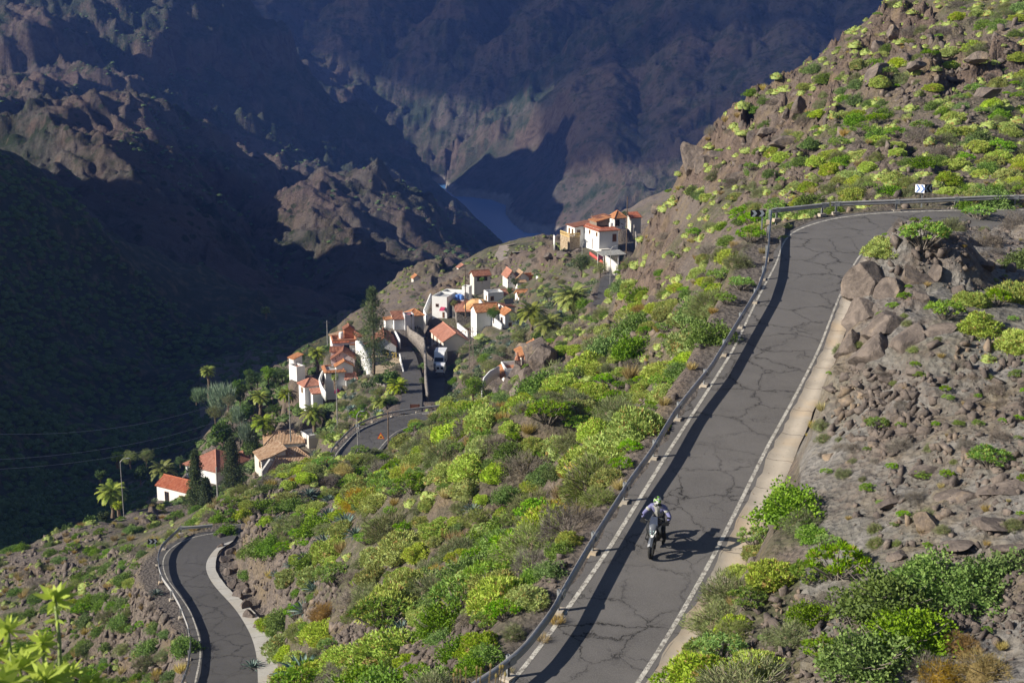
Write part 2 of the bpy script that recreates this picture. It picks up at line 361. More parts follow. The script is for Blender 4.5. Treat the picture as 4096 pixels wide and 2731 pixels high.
dz += fbm(GX / 40, GY / 60, 4, 44, True) * 7 * sstep(260, 420, GY) * (GX < -20)
e = (1 - rockm) * (eid - .5) * .1 * sstep(0, .3, e2 - e1) * (GY < 200)
GZ = GZ + dz + e
roadm = np.zeros(GX.shape)
def carve_one(S, H, bl, pl=None):
    global GZ, roadm
    x0, x1 = S[:, 0].min() - 9, S[:, 0].max() + 9; y0, y1 = S[:, 1].min() - 9, S[:, 1].max() + 9
    ii = np.nonzero(((GX > x0) & (GX < x1) & (GY > y0) & (GY < y1)).ravel())[0]
    gx, gy = GX.ravel()[ii], GY.ravel()[ii]; gz = GZ.ravel()
    bd = np.full(len(ii), 1e9); bz = np.zeros(len(ii)); bh = np.zeros(len(ii))
    for k in range(len(S)):
        d = np.hypot(gx - S[k, 0], gy - S[k, 1]) - H[k]
        m = d < bd; bd[m] = d[m]; bz[m] = S[k, 2]; bh[m] = H[k]
    w = 1 - sstep(0, 1, np.clip(bd / bl, 0, 1))
    if pl: bz = pl[0] + pl[1] * gy
    z = gz[ii] * (1 - w) + (bz - .12) * w
    GZ = GZ.copy(); GZ.ravel()[ii] = z
    roadm = roadm.copy(); roadm.ravel()[ii] = np.maximum(roadm.ravel()[ii], 1 - sstep(-.6, .35, bd))
for a in carve: carve_one(*a)
for (x, y, z, r, bl) in PADS:
    d = np.hypot(GX - x, GY - y); w = 1 - sstep(r, r + bl, d); GZ = GZ * (1 - w) + (z - .1) * w
    roadm = np.maximum(roadm, .24 * w)
def gz(x, y):
    x = np.asarray(x, float); y = np.asarray(y, float)
    return bil(ug, vg, GZ, x / y, np.log(y))
# what the valley hides: highest sight line so far along each column
TAN = GZ / GY; run = np.maximum.accumulate(TAN, 0); VIS = TAN >= run - .0012
def visible(x, y, h=0.0):
    j = int(np.clip(np.searchsorted(vg, math.log(y)) - 1, 0, len(vg) - 1)); i = int(np.clip(np.searchsorted(ug, x / y), 0, len(ug) - 1))
    return (float(gz(x, y)) + h) / y >= run[j, i] - .0005
nr, nc = GX.shape
idx = np.arange(nr * nc).reshape(nr, nc)
QD = np.stack([idx[:-1, :-1], idx[:-1, 1:], idx[1:, 1:], idx[1:, :-1]], -1).reshape(-1, 4)
V3 = np.stack([GX, GY, GZ], -1).reshape(-1, 3)
green = np.clip(sstep(-.25, .35, big) * (1 - rockm) , 0, 1)
gorge_shade_scrub = ((GX < -20) & (GY > 230) & (GX < -30 - (GY - 230) * .05) & ~((PXg > 200) & (PYg > 366)) & ~((PXg > 128) & (PYg > 476)) & (PXg < 338)).astype(float)  # mask of the gorge slope: scrub green plus shade painted into the ground
green = np.clip(green + gorge_shade_scrub * .9, 0, 1)
bankm = ((PXg > 800) & (GY < 84)).astype(float)

m = NT('rocky_soil', .95)
soil = m.ramp(m.noise(.35, 6, .65), [(.28, (.082, .068, .057)), (.5, (.15, .125, .10)), (.72, (.235, .195, .155))])
grit = m.vor(5.5, 'F1', 'Color'); gv = m.n('ShaderNodeSeparateColor', {0: grit}).outputs[0]
soil = m.mix(.55, soil, m.ramp(gv, [(0, (.06, .052, .052)), (.6, (.15, .12, .105)), (1, (.27, .215, .175))]))
rock = m.ramp(m.noise(.8, 7, .7, dist=.6), [(.3, (.05, .037, .03)), (.5, (.13, .095, .075)), (.68, (.21, .155, .12)), (.8, (.28, .22, .18))])
c = m.mix(m.attr('rock'), soil, rock)
gr = m.ramp(m.noise(2.2, 5, .7), [(.3, (.035, .04, .016)), (.55, (.075, .09, .03)), (.8, (.14, .15, .06))])
gf = m.math('MULTIPLY', m.attr('green'), m.rf(m.noise(.5, 5, .75), .38, .55))
c = m.mix(m.math('MULTIPLY', gf, .8), c, gr)
c = m.mix(m.math('MULTIPLY', m.attr('gorge'), .8), c, (.022, .03, .014))  # gorge shade put into the soil colour, along with its dense scrub
c = m.mix(m.math('MULTIPLY', m.attr('dust'), m.rf(m.noise(.5, 6, .7), .35, .6)), c, m.ramp(m.noise(2.5, 6, .7), [(.3, (.15, .14, .13)), (.6, (.25, .235, .215)), (.75, (.34, .29, .24))]))
straw = m.math('MULTIPLY', m.rf(m.noise(.22, 6, .7), .5, .66), .5)
c = m.mix(straw, c, (.22, .165, .085))
c = m.mix(m.attr('road'), c, m.ramp(m.noise(3, 4), [(.3, (.09, .078, .07)), (.7, (.17, .145, .125))]))
m.col(c)
b1 = m.bump(m.noise(2.2, 9, .72), .7, .55)
m.bump(m.vor(4.0, 'F1', 'Distance'), .6, .22, b1)
soil_mat = m.m
me = mesh_np('hillside', V3, QD, soil_mat, True, [('rock', 'POINT', rockm), ('green', 'POINT', green), ('road', 'POINT', roadm), ('gorge', 'POINT', gorge_shade_scrub), ('dust', 'POINT', bankm)])
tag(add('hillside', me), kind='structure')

# ------------------------------------------------------------------ far valley: ridges as tents over a grid
WL = -230.0
RID = [  # (fall per metre, gully strength, crest points in photo position + distance)
 (.82, 1, [(-120, 130, 880), (0, 112, 900), (52, 103, 900), (78, 88, 910), (97, 97, 920), (118, 88, 930), (128, 93, 935), (150, 108, 945), (176, 122, 955), (192, 124, 960), (205, 138, 965), (238, 156, 985), (268, 173, 1010), (290, 182, 1030), (306, 189, 1050)]),
 (.85, 1, [(118, 88, 930), (140, 160, 860), (180, 215, 800), (230, 262, 740)]),
 (.9, 1, [(78, 92, 910), (92, 135, 850), (105, 170, 790), (95, 200, 720)]),
 (.8, 1, [(0, 160, 700), (70, 195, 690), (112, 190, 700), (160, 215, 690), (215, 255, 680), (270, 290, 660)]),
 (.9, 1, [(300, 205, 900), (307, 188, 905), (318, 175, 910), (328, 171, 915), (343, 167.5, 925), (360, 168, 940)]),
 (1.6, .5, [(360, 168, 940), (376, 172, 970), (394, 184, 1020), (412, 195, 1080), (432, 209, 1150), (453, 225, 1230), (474, 238, 1310), (492, 252, 1380)]),
 (1.0, 1, [(362, 168, 940), (385, 195, 900), (410, 225, 860), (440, 255, 800), (458, 275, 720)]),
 (1.0, 1, [(318, 178, 905), (335, 205, 860), (352, 240, 800), (372, 270, 740)]),
 (.72, 1.2, [(-200, -60, 1400), (-60, -50, 1420), (60, -45, 1440), (150, -35, 1460), (172, -15, 1470), (177, 20, 1480), (179, 33, 1480), (198, 48, 1500), (208, 61, 1510), (228, 74, 1520), (241, 87, 1530), (265, 97, 1540), (276, 108, 1550), (298, 116, 1560), (330, 124, 1580), (358, 132, 1600), (378, 147, 1620), (396, 164, 1640), (410, 182, 1660), (424, 196, 1660), (438, 207, 1640), (456, 221, 1590)]),
 (.95, 1.2, [(20, 30, 1300), (60, 60, 1230), (110, 66, 1200), (40, 75, 1180), (20, 95, 1080)]),
 (.7, 1, [(200, 60, 1480), (215, 110, 1330), (235, 140, 1230), (285, 165, 1180)]),
 (.7, 1, [(276, 108, 1550), (310, 145, 1430), (350, 163, 1330), (380, 185, 1250)]),
 # right of the lake
 (.95, 1, [(820, -110, 2350), (760, -90, 2250), (690, -40, 2100), (635, 19, 1930), (613, 43, 1880), (590, 71, 1840), (552, 106, 1810), (516, 141, 1790), (483, 166, 1780), (464, 178, 1775), (449, 187.5, 1778)]),
 (.9, 1, [(613, 43, 1880), (610, 80, 1690), (608, 118, 1530), (620, 150, 1470), (640, 185, 1410), (652, 202, 1380)]),
 (1.0, 1, [(608, 118, 1530), (580, 160, 1470), (548, 200, 1420), (530, 226, 1420)]),
 (1.0, 1, [(588, 73, 1835), (560, 130, 1680), (532, 178, 1510), (512, 206, 1500)]),
 (1.0, 1, [(552, 106, 1810), (530, 150, 1720), (508, 182, 1650), (492, 197, 1610)]),
 (1.0, 1, [(625, 160, 1450), (600, 200, 1380), (585, 232, 1330)]),
 (.7, 1, [(640, -50, 2500), (600, -35, 2350), (560, 0, 2180), (535, 36, 2100), (501, 60, 2050), (471, 85, 2010), (441, 111, 1980), (415, 140, 1930), (402, 162, 1880)]),
 (.75, 1, [(501, 60, 2050), (496, 95, 1980), (480, 130, 1900), (462, 160, 1850)]),
 (.75, 1, [(500, -40, 2500), (470, -10, 2300), (450, 20, 2140), (428, 52, 2080), (400, 90, 2020), (376, 106, 1980), (368, 140, 1900)]),
 (.75, 1, [(400, -40, 2450), (360, 0, 2180), (330, 60, 2050), (322, 105, 1930)]),
 (.75, 1.1, [(300, -60, 2500), (270, -20, 2250), (262, 40, 2020), (250, 80, 1900)]),
 (.6, 1.2, [(-300, -30, 3000), (150, 0, 3000), (190, 4, 3000), (230, -6, 2900), (300, -30, 2900), (420, -30, 2900), (600, -35, 2900), (800, -45, 2800), (1100, -60, 2700), (1500, -60, 2700)]),
 (.8, 1.1, [(762, -90, 2130), (745, -10, 1850), (738, 60, 1650), (728, 120, 1500), (700, 175, 1370)]),
 (.8, 1.1, [(820, -110, 2230), (800, -30, 1900), (792, 20, 1720), (800, 90, 1480)]),
 (.8, 1.1, [(900, -90, 2250), (880, -40, 1950), (868, 20, 1700), (860, 100, 1440)]),
 (.8, 1.1, [(700, -45, 1960), (690, 30, 1760), (686, 90, 1600), (676, 150, 1450)]),
 (.8, 1.1, [(960, -90, 2250), (950, -40, 1850), (930, 60, 1550)]),
]
fu = np.linspace(-.62, .62, 900); fy = np.exp(np.linspace(math.log(430), math.log(4300), 560))
FU, FY = np.meshgrid(fu, fy); FX = FU * FY
wxx = FX + 34 * fbm(FX / 190, FY / 190, 4, 71) + 12 * fbm(FX / 45, FY / 45, 3, 75)
wyy = FY + 34 * fbm(FX / 190, FY / 190, 4, 72) + 12 * fbm(FX / 45, FY / 45, 3, 76)
FZ = np.full(FX.shape, -285.0); DC = np.full(FX.shape, 300.)
gul = fbm(FX / 120, FY / 120, 5, 81, True); gul2 = fbm(FX / 38, FY / 38, 4, 83, True)
for k, gs, L in RID:
    P = np.array([W(*p) for p in L])
    P = resample(P, 60)
    best = np.full(FX.shape, -1e9); bd = np.zeros(FX.shape)
    for a, b in zip(P[:-1], P[1:]):
        ab = b - a; l2 = ab[0] ** 2 + ab[1] ** 2
        near = lambda X_, Y_: np.clip(((X_ - a[0]) * ab[0] + (Y_ - a[1]) * ab[1]) / l2, 0, 1)
        t0 = near(FX, FY); d0 = np.hypot(FX - a[0] - t0 * ab[0], FY - a[1] - t0 * ab[1])
        bl = sstep(0, 90, d0)
        X_ = FX + (wxx - FX) * bl; Y_ = FY + (wyy - FY) * bl
        t = near(X_, Y_); d = np.hypot(X_ - a[0] - t * ab[0], Y_ - a[1] - t * ab[1])
        z = a[2] + t * ab[2] - k * (np.sqrt(d * d + (26. if k < 1.2 else 7.) ** 2) - (26. if k < 1.2 else 7.))
        m_ = z > best; best[m_] = z[m_]; bd[m_] = d[m_]
    best += gs * (gul * 22 * sstep(0, 110, bd) + gul2 * 9 * sstep(0, 40, bd)) - gs * 12 * sstep(0, 150, bd)
    m_ = best > FZ; FZ[m_] = best[m_]; DC[m_] = bd[m_]
me_r = np.hypot((FX + 660) / 300, (FY - 1570) / 185) + fbm(FX / 60, FY / 60, 4, 120) * .13 + fbm(FX / 14, FY / 14, 2, 121) * .02
FZ += 62 * (1 - sstep(.97, 1.03, me_r)) + 40 * (1 - sstep(.80, .84, me_r))
me_r2 = np.hypot((FX + 640) / 420, (FY - 1500) / 300) + fbm(FX / 70, FY / 70, 4, 130) * .12
FZ += 22 * (1 - sstep(.98, 1.03, me_r2))
# cliffs: bands of bare rock steepen the upper parts of the left massif
cl = ((FX < -300) & (FY > 1100) & (FY < 2000)) * sstep(-40, 60, FZ)
st = 34.0; q = FZ / st; FZ = FZ * (1 - .75 * cl) + .75 * cl * (np.floor(q) + sstep(.35, .65, q - np.floor(q))) * st
FZ += fbm(FX / 16, FY / 16, 3, 91) * 3.5 * sstep(900, 1200, FY) + fbm(FX / 9, FY / 9, 3, 92, True) * 1.6
rr_ = sstep(620, 760, FY) * (1 - sstep(1350, 1600, FY)); FZ += rr_ * (fbm(FX / 36, FY / 36, 4, 141, True) * 9 + np.abs(fbm((FX + FY) / 26, (FX - FY) / 90, 4, 143)) * -14 + fbm(FX / 9, FY / 9, 3, 144) * 2.5)
FZ += sstep(1500, 1800, FY) * fbm(FX / 48, FY / 48, 5, 145, True) * 11
# the shoreline is drawn exactly: shelving bed inside it, rising bank outside it
lake = np.array([Wplane(x, y, WL, 0)[:2] for x, y in [(419, 181.5), (430, 190), (440, 196.5), (452, 203.5), (464, 211), (455, 214), (463, 219), (486, 233), (503, 246), (515, 262), (590, 262), (572, 240), (546, 233.5), (525, 232), (513, 223), (505.6, 213), (507, 205), (494, 199.6), (471, 196.6), (455, 196), (448, 190), (446, 187), (452, 184), (457, 181.5), (438, 183)]])
sd = np.full(FX.shape, 1e9); ins = np.zeros(FX.shape, bool)
for i in range(len(lake)):
    a = lake[i]; b = lake[(i + 1) % len(lake)]; ab = b - a
    t = np.clip(((FX - a[0]) * ab[0] + (FY - a[1]) * ab[1]) / (ab @ ab), 0, 1)
    sd = np.minimum(sd, np.hypot(FX - a[0] - t * ab[0], FY - a[1] - t * ab[1]))
    cr = (a[1] > FY) != (b[1] > FY)
    ins ^= cr & (FX < (b[0] - a[0]) * (FY - a[1]) / (b[1] - a[1] + 1e-9) + a[0])
sd = sd + fbm(FX / 25, FY / 25, 3, 99) * 6
bank = (FX > -70 + (1790 - FY) * .12) & (FY < 1850)
cap = np.where(bank, np.clip(20 + (FY - 1420) * .3, 14, 110), np.where(FX > -40, 12., 24.)); rise = np.where(bank, .36, .9)
sds = np.maximum(sd, 1.0)
FZ = np.where(ins, np.minimum(FZ, WL - 1 - .5 * np.abs(sd)), np.maximum(FZ, WL + np.minimum(rise * sds + (gul * 14 + gul2 * 6) * sstep(15, 90, sds), cap)))
FZ = np.where(ins, FZ, np.minimum(FZ, WL + .95 * np.maximum(sd, 1.0) + 3 + sstep(50, 260, sd) * 800 + (FY > 1790) * 800))
# hidden ground under the near hillside is kept lower
FZ = np.minimum(FZ, np.where(FY < 640, -150., 1e9) )
nr, nc = FX.shape; idx = np.arange(nr * nc).reshape(nr, nc)
QF = np.stack([idx[:-1, :-1], idx[:-1, 1:], idx[1:, 1:], idx[1:, :-1]], -1).reshape(-1, 4)
m = NT('mountain_ground', 1.0); m.b.inputs['Specular IOR Level'].default_value = .05
n1 = m.noise(.006, 7, .62, dist=.3); n2 = m.noise(.035, 7, .7)
c = m.ramp(n1, [(.3, (.09, .10, .08)), (.45, (.155, .14, .12)), (.58, (.20, .15, .125)), (.72, (.18, .17, .12))])
c = m.mix(m.rf(n2, .48, .62), c, (.045, .062, .03))
crest = m.math('ADD', m.attr('crest'), m.math('MULTIPLY', m.math('SUBTRACT', m.noise(.02, 6, .7), .5), 1.6))  # relief shading painted in as redder crest rock and darker gully scrub
c = m.mix(m.math('MULTIPLY', m.rf(crest, .6, 1.1), .5), c, (.17, .115, .09))
c = m.mix(m.math('MULTIPLY', m.rf(crest, .3, -.05), .7), c, (.04, .07, .04))
c = m.mix(m.math('MULTIPLY', m.rf(m.noise(.09, 5, .75), .55, .7), .6), c, (.17, .13, .10))
dots = m.rf(m.vor(.13, 'F1', 'Distance'), .32, .22)
dm = m.math('MULTIPLY', m.math('MULTIPLY', dots, m.rf(m.noise(.01, 4), .42, .55)), .75)
c = m.mix(dm, c, (.045, .07, .028))
slope = m.n('ShaderNodeSeparateXYZ', {0: m.n('ShaderNodeNewGeometry').outputs['Normal']}).outputs['Z']
strat = m.ramp(m.noise(.05, 6, .7, dist=1.5), [(.35, (.07, .055, .048)), (.5, (.16, .12, .095)), (.65, (.21, .165, .13))])
c = m.mix(m.rf(slope, .62, .42), c, strat)
zz = m.n('ShaderNodeSeparateXYZ', {0: m.pos()}).outputs['Z']
shore = m.rf(m.math('ADD', zz, m.math('MULTIPLY', m.noise(.05, 3), 9.0)), WL + 15, WL + 11)
near_lake = m.rf(m.n('ShaderNodeSeparateXYZ', {0: m.pos()}).outputs['Y'], 1150, 1250)
c = m.mix(m.math('MULTIPLY', shore, near_lake), c, m.ramp(m.noise(.08, 5), [(.3, (.34, .31, .27)), (.7, (.58, .53, .46))]))
m.col(c)
b1 = m.bump(m.noise(.05, 10, .78), 1.0, 22)
m.bump(m.noise(.22, 5, .75), .8, 5, b1)
mountain_mat = m.m
me = mesh_np('mountains', np.stack([FX, FY, FZ], -1).reshape(-1, 3), QF, mountain_mat, True, [('crest', 'POINT', np.exp(-DC / 45))])
tag(add('mountains', me), kind='structure')
# clouds out of sight overhead shade the far mountains
def cloud_mat(nm, thin):
    m = NT(nm, 1.0); m.col((.8, .8, .8))
    if thin:
        tr = m.n('ShaderNodeBsdfTransparent'); mx = m.n('ShaderNodeMixShader', {0: thin}); m.t.links.new(m.b.outputs[0], mx.inputs[1]); m.t.links.new(tr.outputs[0], mx.inputs[2])
        m.t.links.new(mx.outputs[0], m.t.nodes['Material Output'].inputs['Surface'])
    return m.m
cloud_mats = {t: cloud_mat('cloud_white', t) for t in (.36, .5)}
def cloud(name, thin, cx, cy, cz, rx, ry, rz, seed):
    t = np.linspace(0, 2 * math.pi, 41)[:-1]; p = np.linspace(.06, math.pi - .06, 18)
    T_, P_ = np.meshgrid(t, p); k = 1 + .22 * fbm(np.cos(T_) * 3 * np.sin(P_) + seed, np.sin(T_) * 3 * np.sin(P_) + P_, 3, seed)
    V = np.stack([cx + rx * k * np.cos(T_) * np.sin(P_), cy + ry * k * np.sin(T_) * np.sin(P_), cz - rz * k * np.cos(P_)], -1)
    i = np.arange(18 * 40).reshape(18, 40); j = np.roll(i, -1, 1)
    Q = np.stack([i[:-1], j[:-1], j[1:], i[1:]], -1).reshape(-1, 4)
    tag(add(name, mesh_np(name, V.reshape(-1, 3), Q, cloud_mats[thin], True)), kind='structure')
for a in CLOUDS: cloud('cloud', *a)
# air
hz = bpy.data.materials.new('haze_air'); hz.use_nodes = True; hz.node_tree.nodes.clear()
pv = hz.node_tree.nodes.new('ShaderNodeVolumePrincipled'); pv.inputs['Color'].default_value = (.17, .33, 1.0, 1); pv.inputs['Density'].default_value = HAZE; pv.inputs['Anisotropy'].default_value = 0.0
mo = hz.node_tree.nodes.new('ShaderNodeOutputMaterial'); hz.node_tree.links.new(pv.outputs[0], mo.inputs['Volume'])
tag(MB().box(-3400, 3400, -300, 4700, -320, 1000).build('haze', hz), kind='stuff')
FZ_top = float(FZ.max()); print('highest mountain', FZ_top)
# plinth of ground below everything so that nothing floats
m = NT('lake_water', .3); m.b.inputs['Specular IOR Level'].default_value = .5
m.col((.06, .19, .42)); m.bump(m.noise(.12, 6, .6), .25, .6)
wb = MB().poly([(-900, 1100, WL), (900, 1100, WL), (900, 2300, WL), (-900, 2300, WL)])
tag(wb.build('reservoir_water', m.m), kind='structure')

# ------------------------------------------------------------------ road surfaces
def strip(name, A, B, offs, mat, kind='structure', parent=None, z=0.0, seg=None):
    """ribbon between two edge lines; offs = (from A outwards metres, from B outwards metres) or list of lateral fractions in metres from A"""
    d = B - A; L = np.linalg.norm(d[:, :2], axis=1); n = d / L[:, None]
    a = A + n * offs[0][:, None] if hasattr(offs[0], '__len__') else A + n * offs[0]
    b = A + n * (offs[1][:, None] if hasattr(offs[1], '__len__') else offs[1])
    k = offs[2] if len(offs) > 2 else 8
    V = np.concatenate([(a * (1 - t) + b * t)[:, None] for t in np.linspace(0, 1, k + 1)], 1)
    V[:, :, 2] += z
    nr = len(A); idx = np.arange(nr * (k + 1)).reshape(nr, k + 1)
    Q = np.stack([idx[:-1, :-1], idx[:-1, 1:], idx[1:, 1:], idx[1:, :-1]], -1).reshape(-1, 4)
    return mesh_np(name, V.reshape(-1, 3), Q, mat, True)
def asphalt(name, tone):
    m = NT(name, .88)
    g = m.noise(28, 3, .8); p = m.noise(.5, 5, .6)
    c = m.ramp(p, [(.3, tuple(x * .74 for x in tone)), (.7, tuple(x * 1.25 for x in tone))])
    c = m.mix(m.math('MULTIPLY', m.rf(m.noise(.13, 4, .6), .5, .62), .35), c, tuple(x * 1.5 for x in tone))
    c = m.mix(m.rf(g, .35, .75), c, tuple(x * 1.7 for x in tone))
    c = m.mix(m.math('MULTIPLY', m.rf(m.noise(60, 1), .68, .72), .5), c, (.3, .28, .25))
    wv = m.n('ShaderNodeVectorMath', {0: m.pos(), 1: m.n('ShaderNodeVectorMath', {0: m.n('ShaderNodeTexNoise', {'Vector': m.pos(), 'Scale': .9, 'Detail': 6, 'Roughness': .7}).outputs['Color'], 1: (1.7, 1.7, 0)}, operation='MULTIPLY').outputs[0]}, operation='ADD').outputs[0]
    cr = m.vor(.42, 'DISTANCE_TO_EDGE', 'Distance', wv)
    gate = m.rf(m.noise(.15, 3), .36, .52)
    cr2 = m.vor(1.1, 'DISTANCE_TO_EDGE', 'Distance', wv)
    k1 = m.math('MULTIPLY', m.rf(cr, .009, .003), gate)
    k2 = m.math('MULTIPLY', m.rf(cr2, .016, .006), m.rf(m.noise(.45, 3), .55, .62))
    k = m.math('MAXIMUM', k1, m.math('MULTIPLY', k2, .6))
    halo = m.math('MULTIPLY', m.math('MULTIPLY', m.rf(cr, .07, .0), gate), .28)
    c = m.mix(halo, c, tuple(x * .55 for x in tone))
    patch = m.rf(m.n('ShaderNodeTexVoronoi', {'Vector': m.pos(), 'Scale': .09}, feature='F1').outputs['Distance'], .16, .12)
    c = m.mix(m.math('MULTIPLY', patch, .25), c, tuple(x * .6 for x in tone))
    c = m.mix(m.math('MULTIPLY', k, .9), c, (.012, .011, .01))
    m.col(c); m.bump(m.math('SUBTRACT', m.math('MULTIPLY', g, .3), k), .5, .02)
    return m.m
asp1 = asphalt('worn_asphalt', (.094, .088, .083)); asp2 = asphalt('grey_asphalt', (.066, .063, .061))
def concrete(name, c0, c1, stain, jv=(.36, .93, 0)):
    m = NT(name, .9)
    c = m.ramp(m.noise(.8, 6, .65), [(.3, c0), (.7, c1)])
    c = m.mix(m.math('MULTIPLY', m.rf(m.noise(.35, 3), .5, .65), .7), c, stain)
    c = m.mix(m.math('MULTIPLY', m.rf(m.noise(7, 3, .7), .64, .7), .8), c, (.13, .085, .055))
    
    
    jd = m.n('ShaderNodeVectorMath', {0: m.pos(), 1: jv}, operation='DOT_PRODUCT').outputs['Value']
    c = m.mix(m.math('MULTIPLY', m.math('LESS_THAN', m.math('FRACT', m.math('DIVIDE', jd, 2.6)), .02), .7), c, (.11, .095, .08))
    m.col(c); m.bump(m.noise(9, 4), .2, .02); return m.m
conc = concrete('weathered_concrete', (.33, .29, .235), (.47, .41, .33), (.46, .35, .23))
conc2 = concrete('pale_concrete', (.36, .345, .31), (.47, .45, .41), (.42, .38, .31), (-.3, .95, 0))
m = NT('worn_road_paint', .8)
c = m.mix(m.rf(m.noise(5, 9, .9), .46, .56), m.ramp(m.noise(1.5, 4), [(.3, (.42, .40, .34)), (.7, (.62, .59, .52))]), (.15, .135, .12))
m.col(c); paint = m.m
rg = lambda n, a, s=5: (vn(np.arange(n) / s, np.zeros(n), 3) - .5) * a
n = len(UA); WU = np.linalg.norm((UB - UA)[:, :2], axis=1)
tag(add('mountain_road', strip('mountain_road', UA, UB, (-.45 + rg(n, .3, 2), WU + .25 + rg(n, .12, 2), 12), asp1, z=.0)), kind='structure')
tag(add('road_marking', strip('road_marking', UA, UB, (-.075, .075, 1), paint, z=.006)), kind='structure')
e = int(n * .72)
tag(add('road_marking', strip('road_marking', UA[:e], UB[:e], (WU[:e] - .1, WU[:e] + .05, 1), paint, z=.006)), kind='structure')
gut = strip('roadside_gutter', UA, UB, (WU + .2 + rg(n, .16, 2), WU + 1.25 + rg(n, .16, 4), 5), conc, z=.03)
co = np.empty(len(gut.vertices) * 3, np.float32); gut.vertices.foreach_get('co', co); co = co.reshape(n, 6, 3)
co[:, :, 2] += np.array([-.02, -.06, -.06, -.04, -.02, -.05])[None]; gut.vertices.foreach_set('co', co.ravel())
tag(add('roadside_gutter', gut), kind='structure')
n2 = len(LA); WLo = np.linalg.norm((LB - LA)[:, :2], axis=1)
tag(add('lower_road', strip('lower_road', LA, LB, (-.7 + rg(n2, .3, 2), WLo + .25, 10), asp2)), kind='structure')
tag(add('road_marking', strip('road_marking', LA, LB, (-.07, .07, 1), paint, z=.008)), kind='structure')
k0 = int(n2 * .08)
wid = 1.9 * np.sin(np.linspace(0, 1, n2) * math.pi) ** .4 + .15
tag(add('concrete_apron', strip('concrete_apron', LA, LB, (WLo + .2, WLo + .3 + wid + rg(n2, .15, 3), 4), conc2, z=.05)), kind='structure')
def ribbon(name, P, hw, mat, z=0.0):
    T = np.gradient(P[:, :2], axis=0); T /= np.linalg.norm(T, axis=1)[:, None]
    N = np.stack([T[:, 1], -T[:, 0], np.zeros(len(T))], 1)
    return tag(add(name, strip(name, P - N * hw, P + N * hw, (0, 2 * hw, 6), mat, z=z)), kind='structure')
ribbon('village_road', r3, 3.1, asp2, .0); ribbon('village_street', rA, 1.7, asp2, .02); ribbon('village_street', rB, 1.8, asp2, .02)
paving = simple('grey_paving', (.30, .28, .26), .9, .2, 3)
ribbon('villa_street', rV, 1.7, asp2, .02)
def edge_line(P, off, w=.07):
    T = np.gradient(P[:, :2], axis=0); T /= np.linalg.norm(T, axis=1)[:, None]
    N = np.stack([T[:, 1], -T[:, 0], np.zeros(len(T))], 1); A = P - N * off
    return tag(add('road_marking', strip('road_marking', A - N * w, A + N * w, (0, 2 * w, 1), paint, z=.03)), kind='structure')
edge_line(r3, 2.7); edge_line(r3[:-14], -2.6)
# ------------------------------------------------------------------ foliage
def leaf_mat(name, dark, mid_, light, trans=.25, rough=.6, dry=None):
    m = NT(name, rough); m.b.inputs['Specular IOR Level'].default_value = .2
    t = m.attr('tint'); r = m.rnd()
    f = m.math('ADD', m.math('MULTIPLY', t, .75), m.math('MULTIPLY', r, .3))
    st = [(0, dark), (.5, mid_), (.95, light)]
    c = m.ramp(f, st)
    hs = m.n('ShaderNodeHueSaturation', {'Hue': m.math('ADD', m.math('MULTIPLY', r, .035), .492), 'Saturation': m.math('ADD', m.math('MULTIPLY', m.math('FRACT', m.math('MULTIPLY', r, 7.3)), .35), .8), 'Value': m.math('ADD', m.math('MULTIPLY', m.math('FRACT', m.math('MULTIPLY', r, 3.7)), .5), .75), 'Color': c}).outputs[0]
    if dry: hs = m.mix(m.rf(m.math('FRACT', m.math('MULTIPLY', t, 13.7)), .86, .9), hs, dry)
    m.col(hs)
    tr = m.n('ShaderNodeBsdfTranslucent', {'Color': hs}); mx = m.n('ShaderNodeMixShader', {0: trans})
    m.t.links.new(m.b.outputs[0], mx.inputs[1]); m.t.links.new(tr.outputs[0], mx.inputs[2])
    m.t.links.new(mx.outputs[0], m.t.nodes['Material Output'].inputs['Surface'])
    return m.m
M = {}
M['spurge'] = leaf_mat('spurge_leaves', (.22, .275, .04), (.38, .46, .075), (.54, .61, .14), dry=(.32, .22, .07))
M['kleinia'] = leaf_mat('kleinia_leaves', (.10, .20, .015), (.20, .35, .03), (.34, .48, .05), dry=(.3, .25, .06))
M['bush'] = leaf_mat('bush_leaves', (.075, .13, .02), (.16, .25, .035), (.28, .36, .07))
M['olive'] = leaf_mat('olive_twigs', (.12, .15, .05), (.21, .24, .08), (.31, .33, .13), dry=(.25, .2, .13))
M['dry'] = leaf_mat('dry_twigs', (.10, .085, .07), (.19, .16, .13), (.28, .24, .2), .1)
M['straw'] = leaf_mat('straw_grass', (.24, .17, .06), (.42, .31, .12), (.55, .43, .2), .3)
M['rust'] = leaf_mat('rust_foliage', (.22, .13, .03), (.38, .24, .05), (.45, .38, .1), .3)
M['agave'] = leaf_mat('agave_blades', (.07, .115, .095), (.13, .19, .155), (.24, .31, .26), .05, .45)
M['pear'] = leaf_mat('cactus_pads', (.08, .12, .05), (.15, .20, .09), (.26, .31, .17), .05, .5)
M['palm'] = leaf_mat('palm_fronds', (.10, .14, .02), (.21, .26, .035), (.38, .39, .07), .2, .45)
M['pine'] = leaf_mat('pine_needles', (.05, .08, .025), (.10, .14, .045), (.19, .23, .08), .15)
M['tree'] = leaf_mat('tree_leaves', (.04, .08, .018), (.09, .15, .03), (.18, .25, .055), .2)
M['reed'] = leaf_mat('reed_leaves', (.10, .16, .09), (.19, .27, .15), (.32, .38, .24), .25)
M['scrub'] = leaf_mat('far_scrub', (.06, .10, .03), (.12, .18, .045), (.22, .29, .07), 0)
M['succulent'] = leaf_mat('succulent_leaves', (.34, .50, .04), (.52, .68, .05), (.72, .80, .12), .4)
M['twig'] = simple('grey_twigs', (.22, .19, .16), .9, .3, 6)
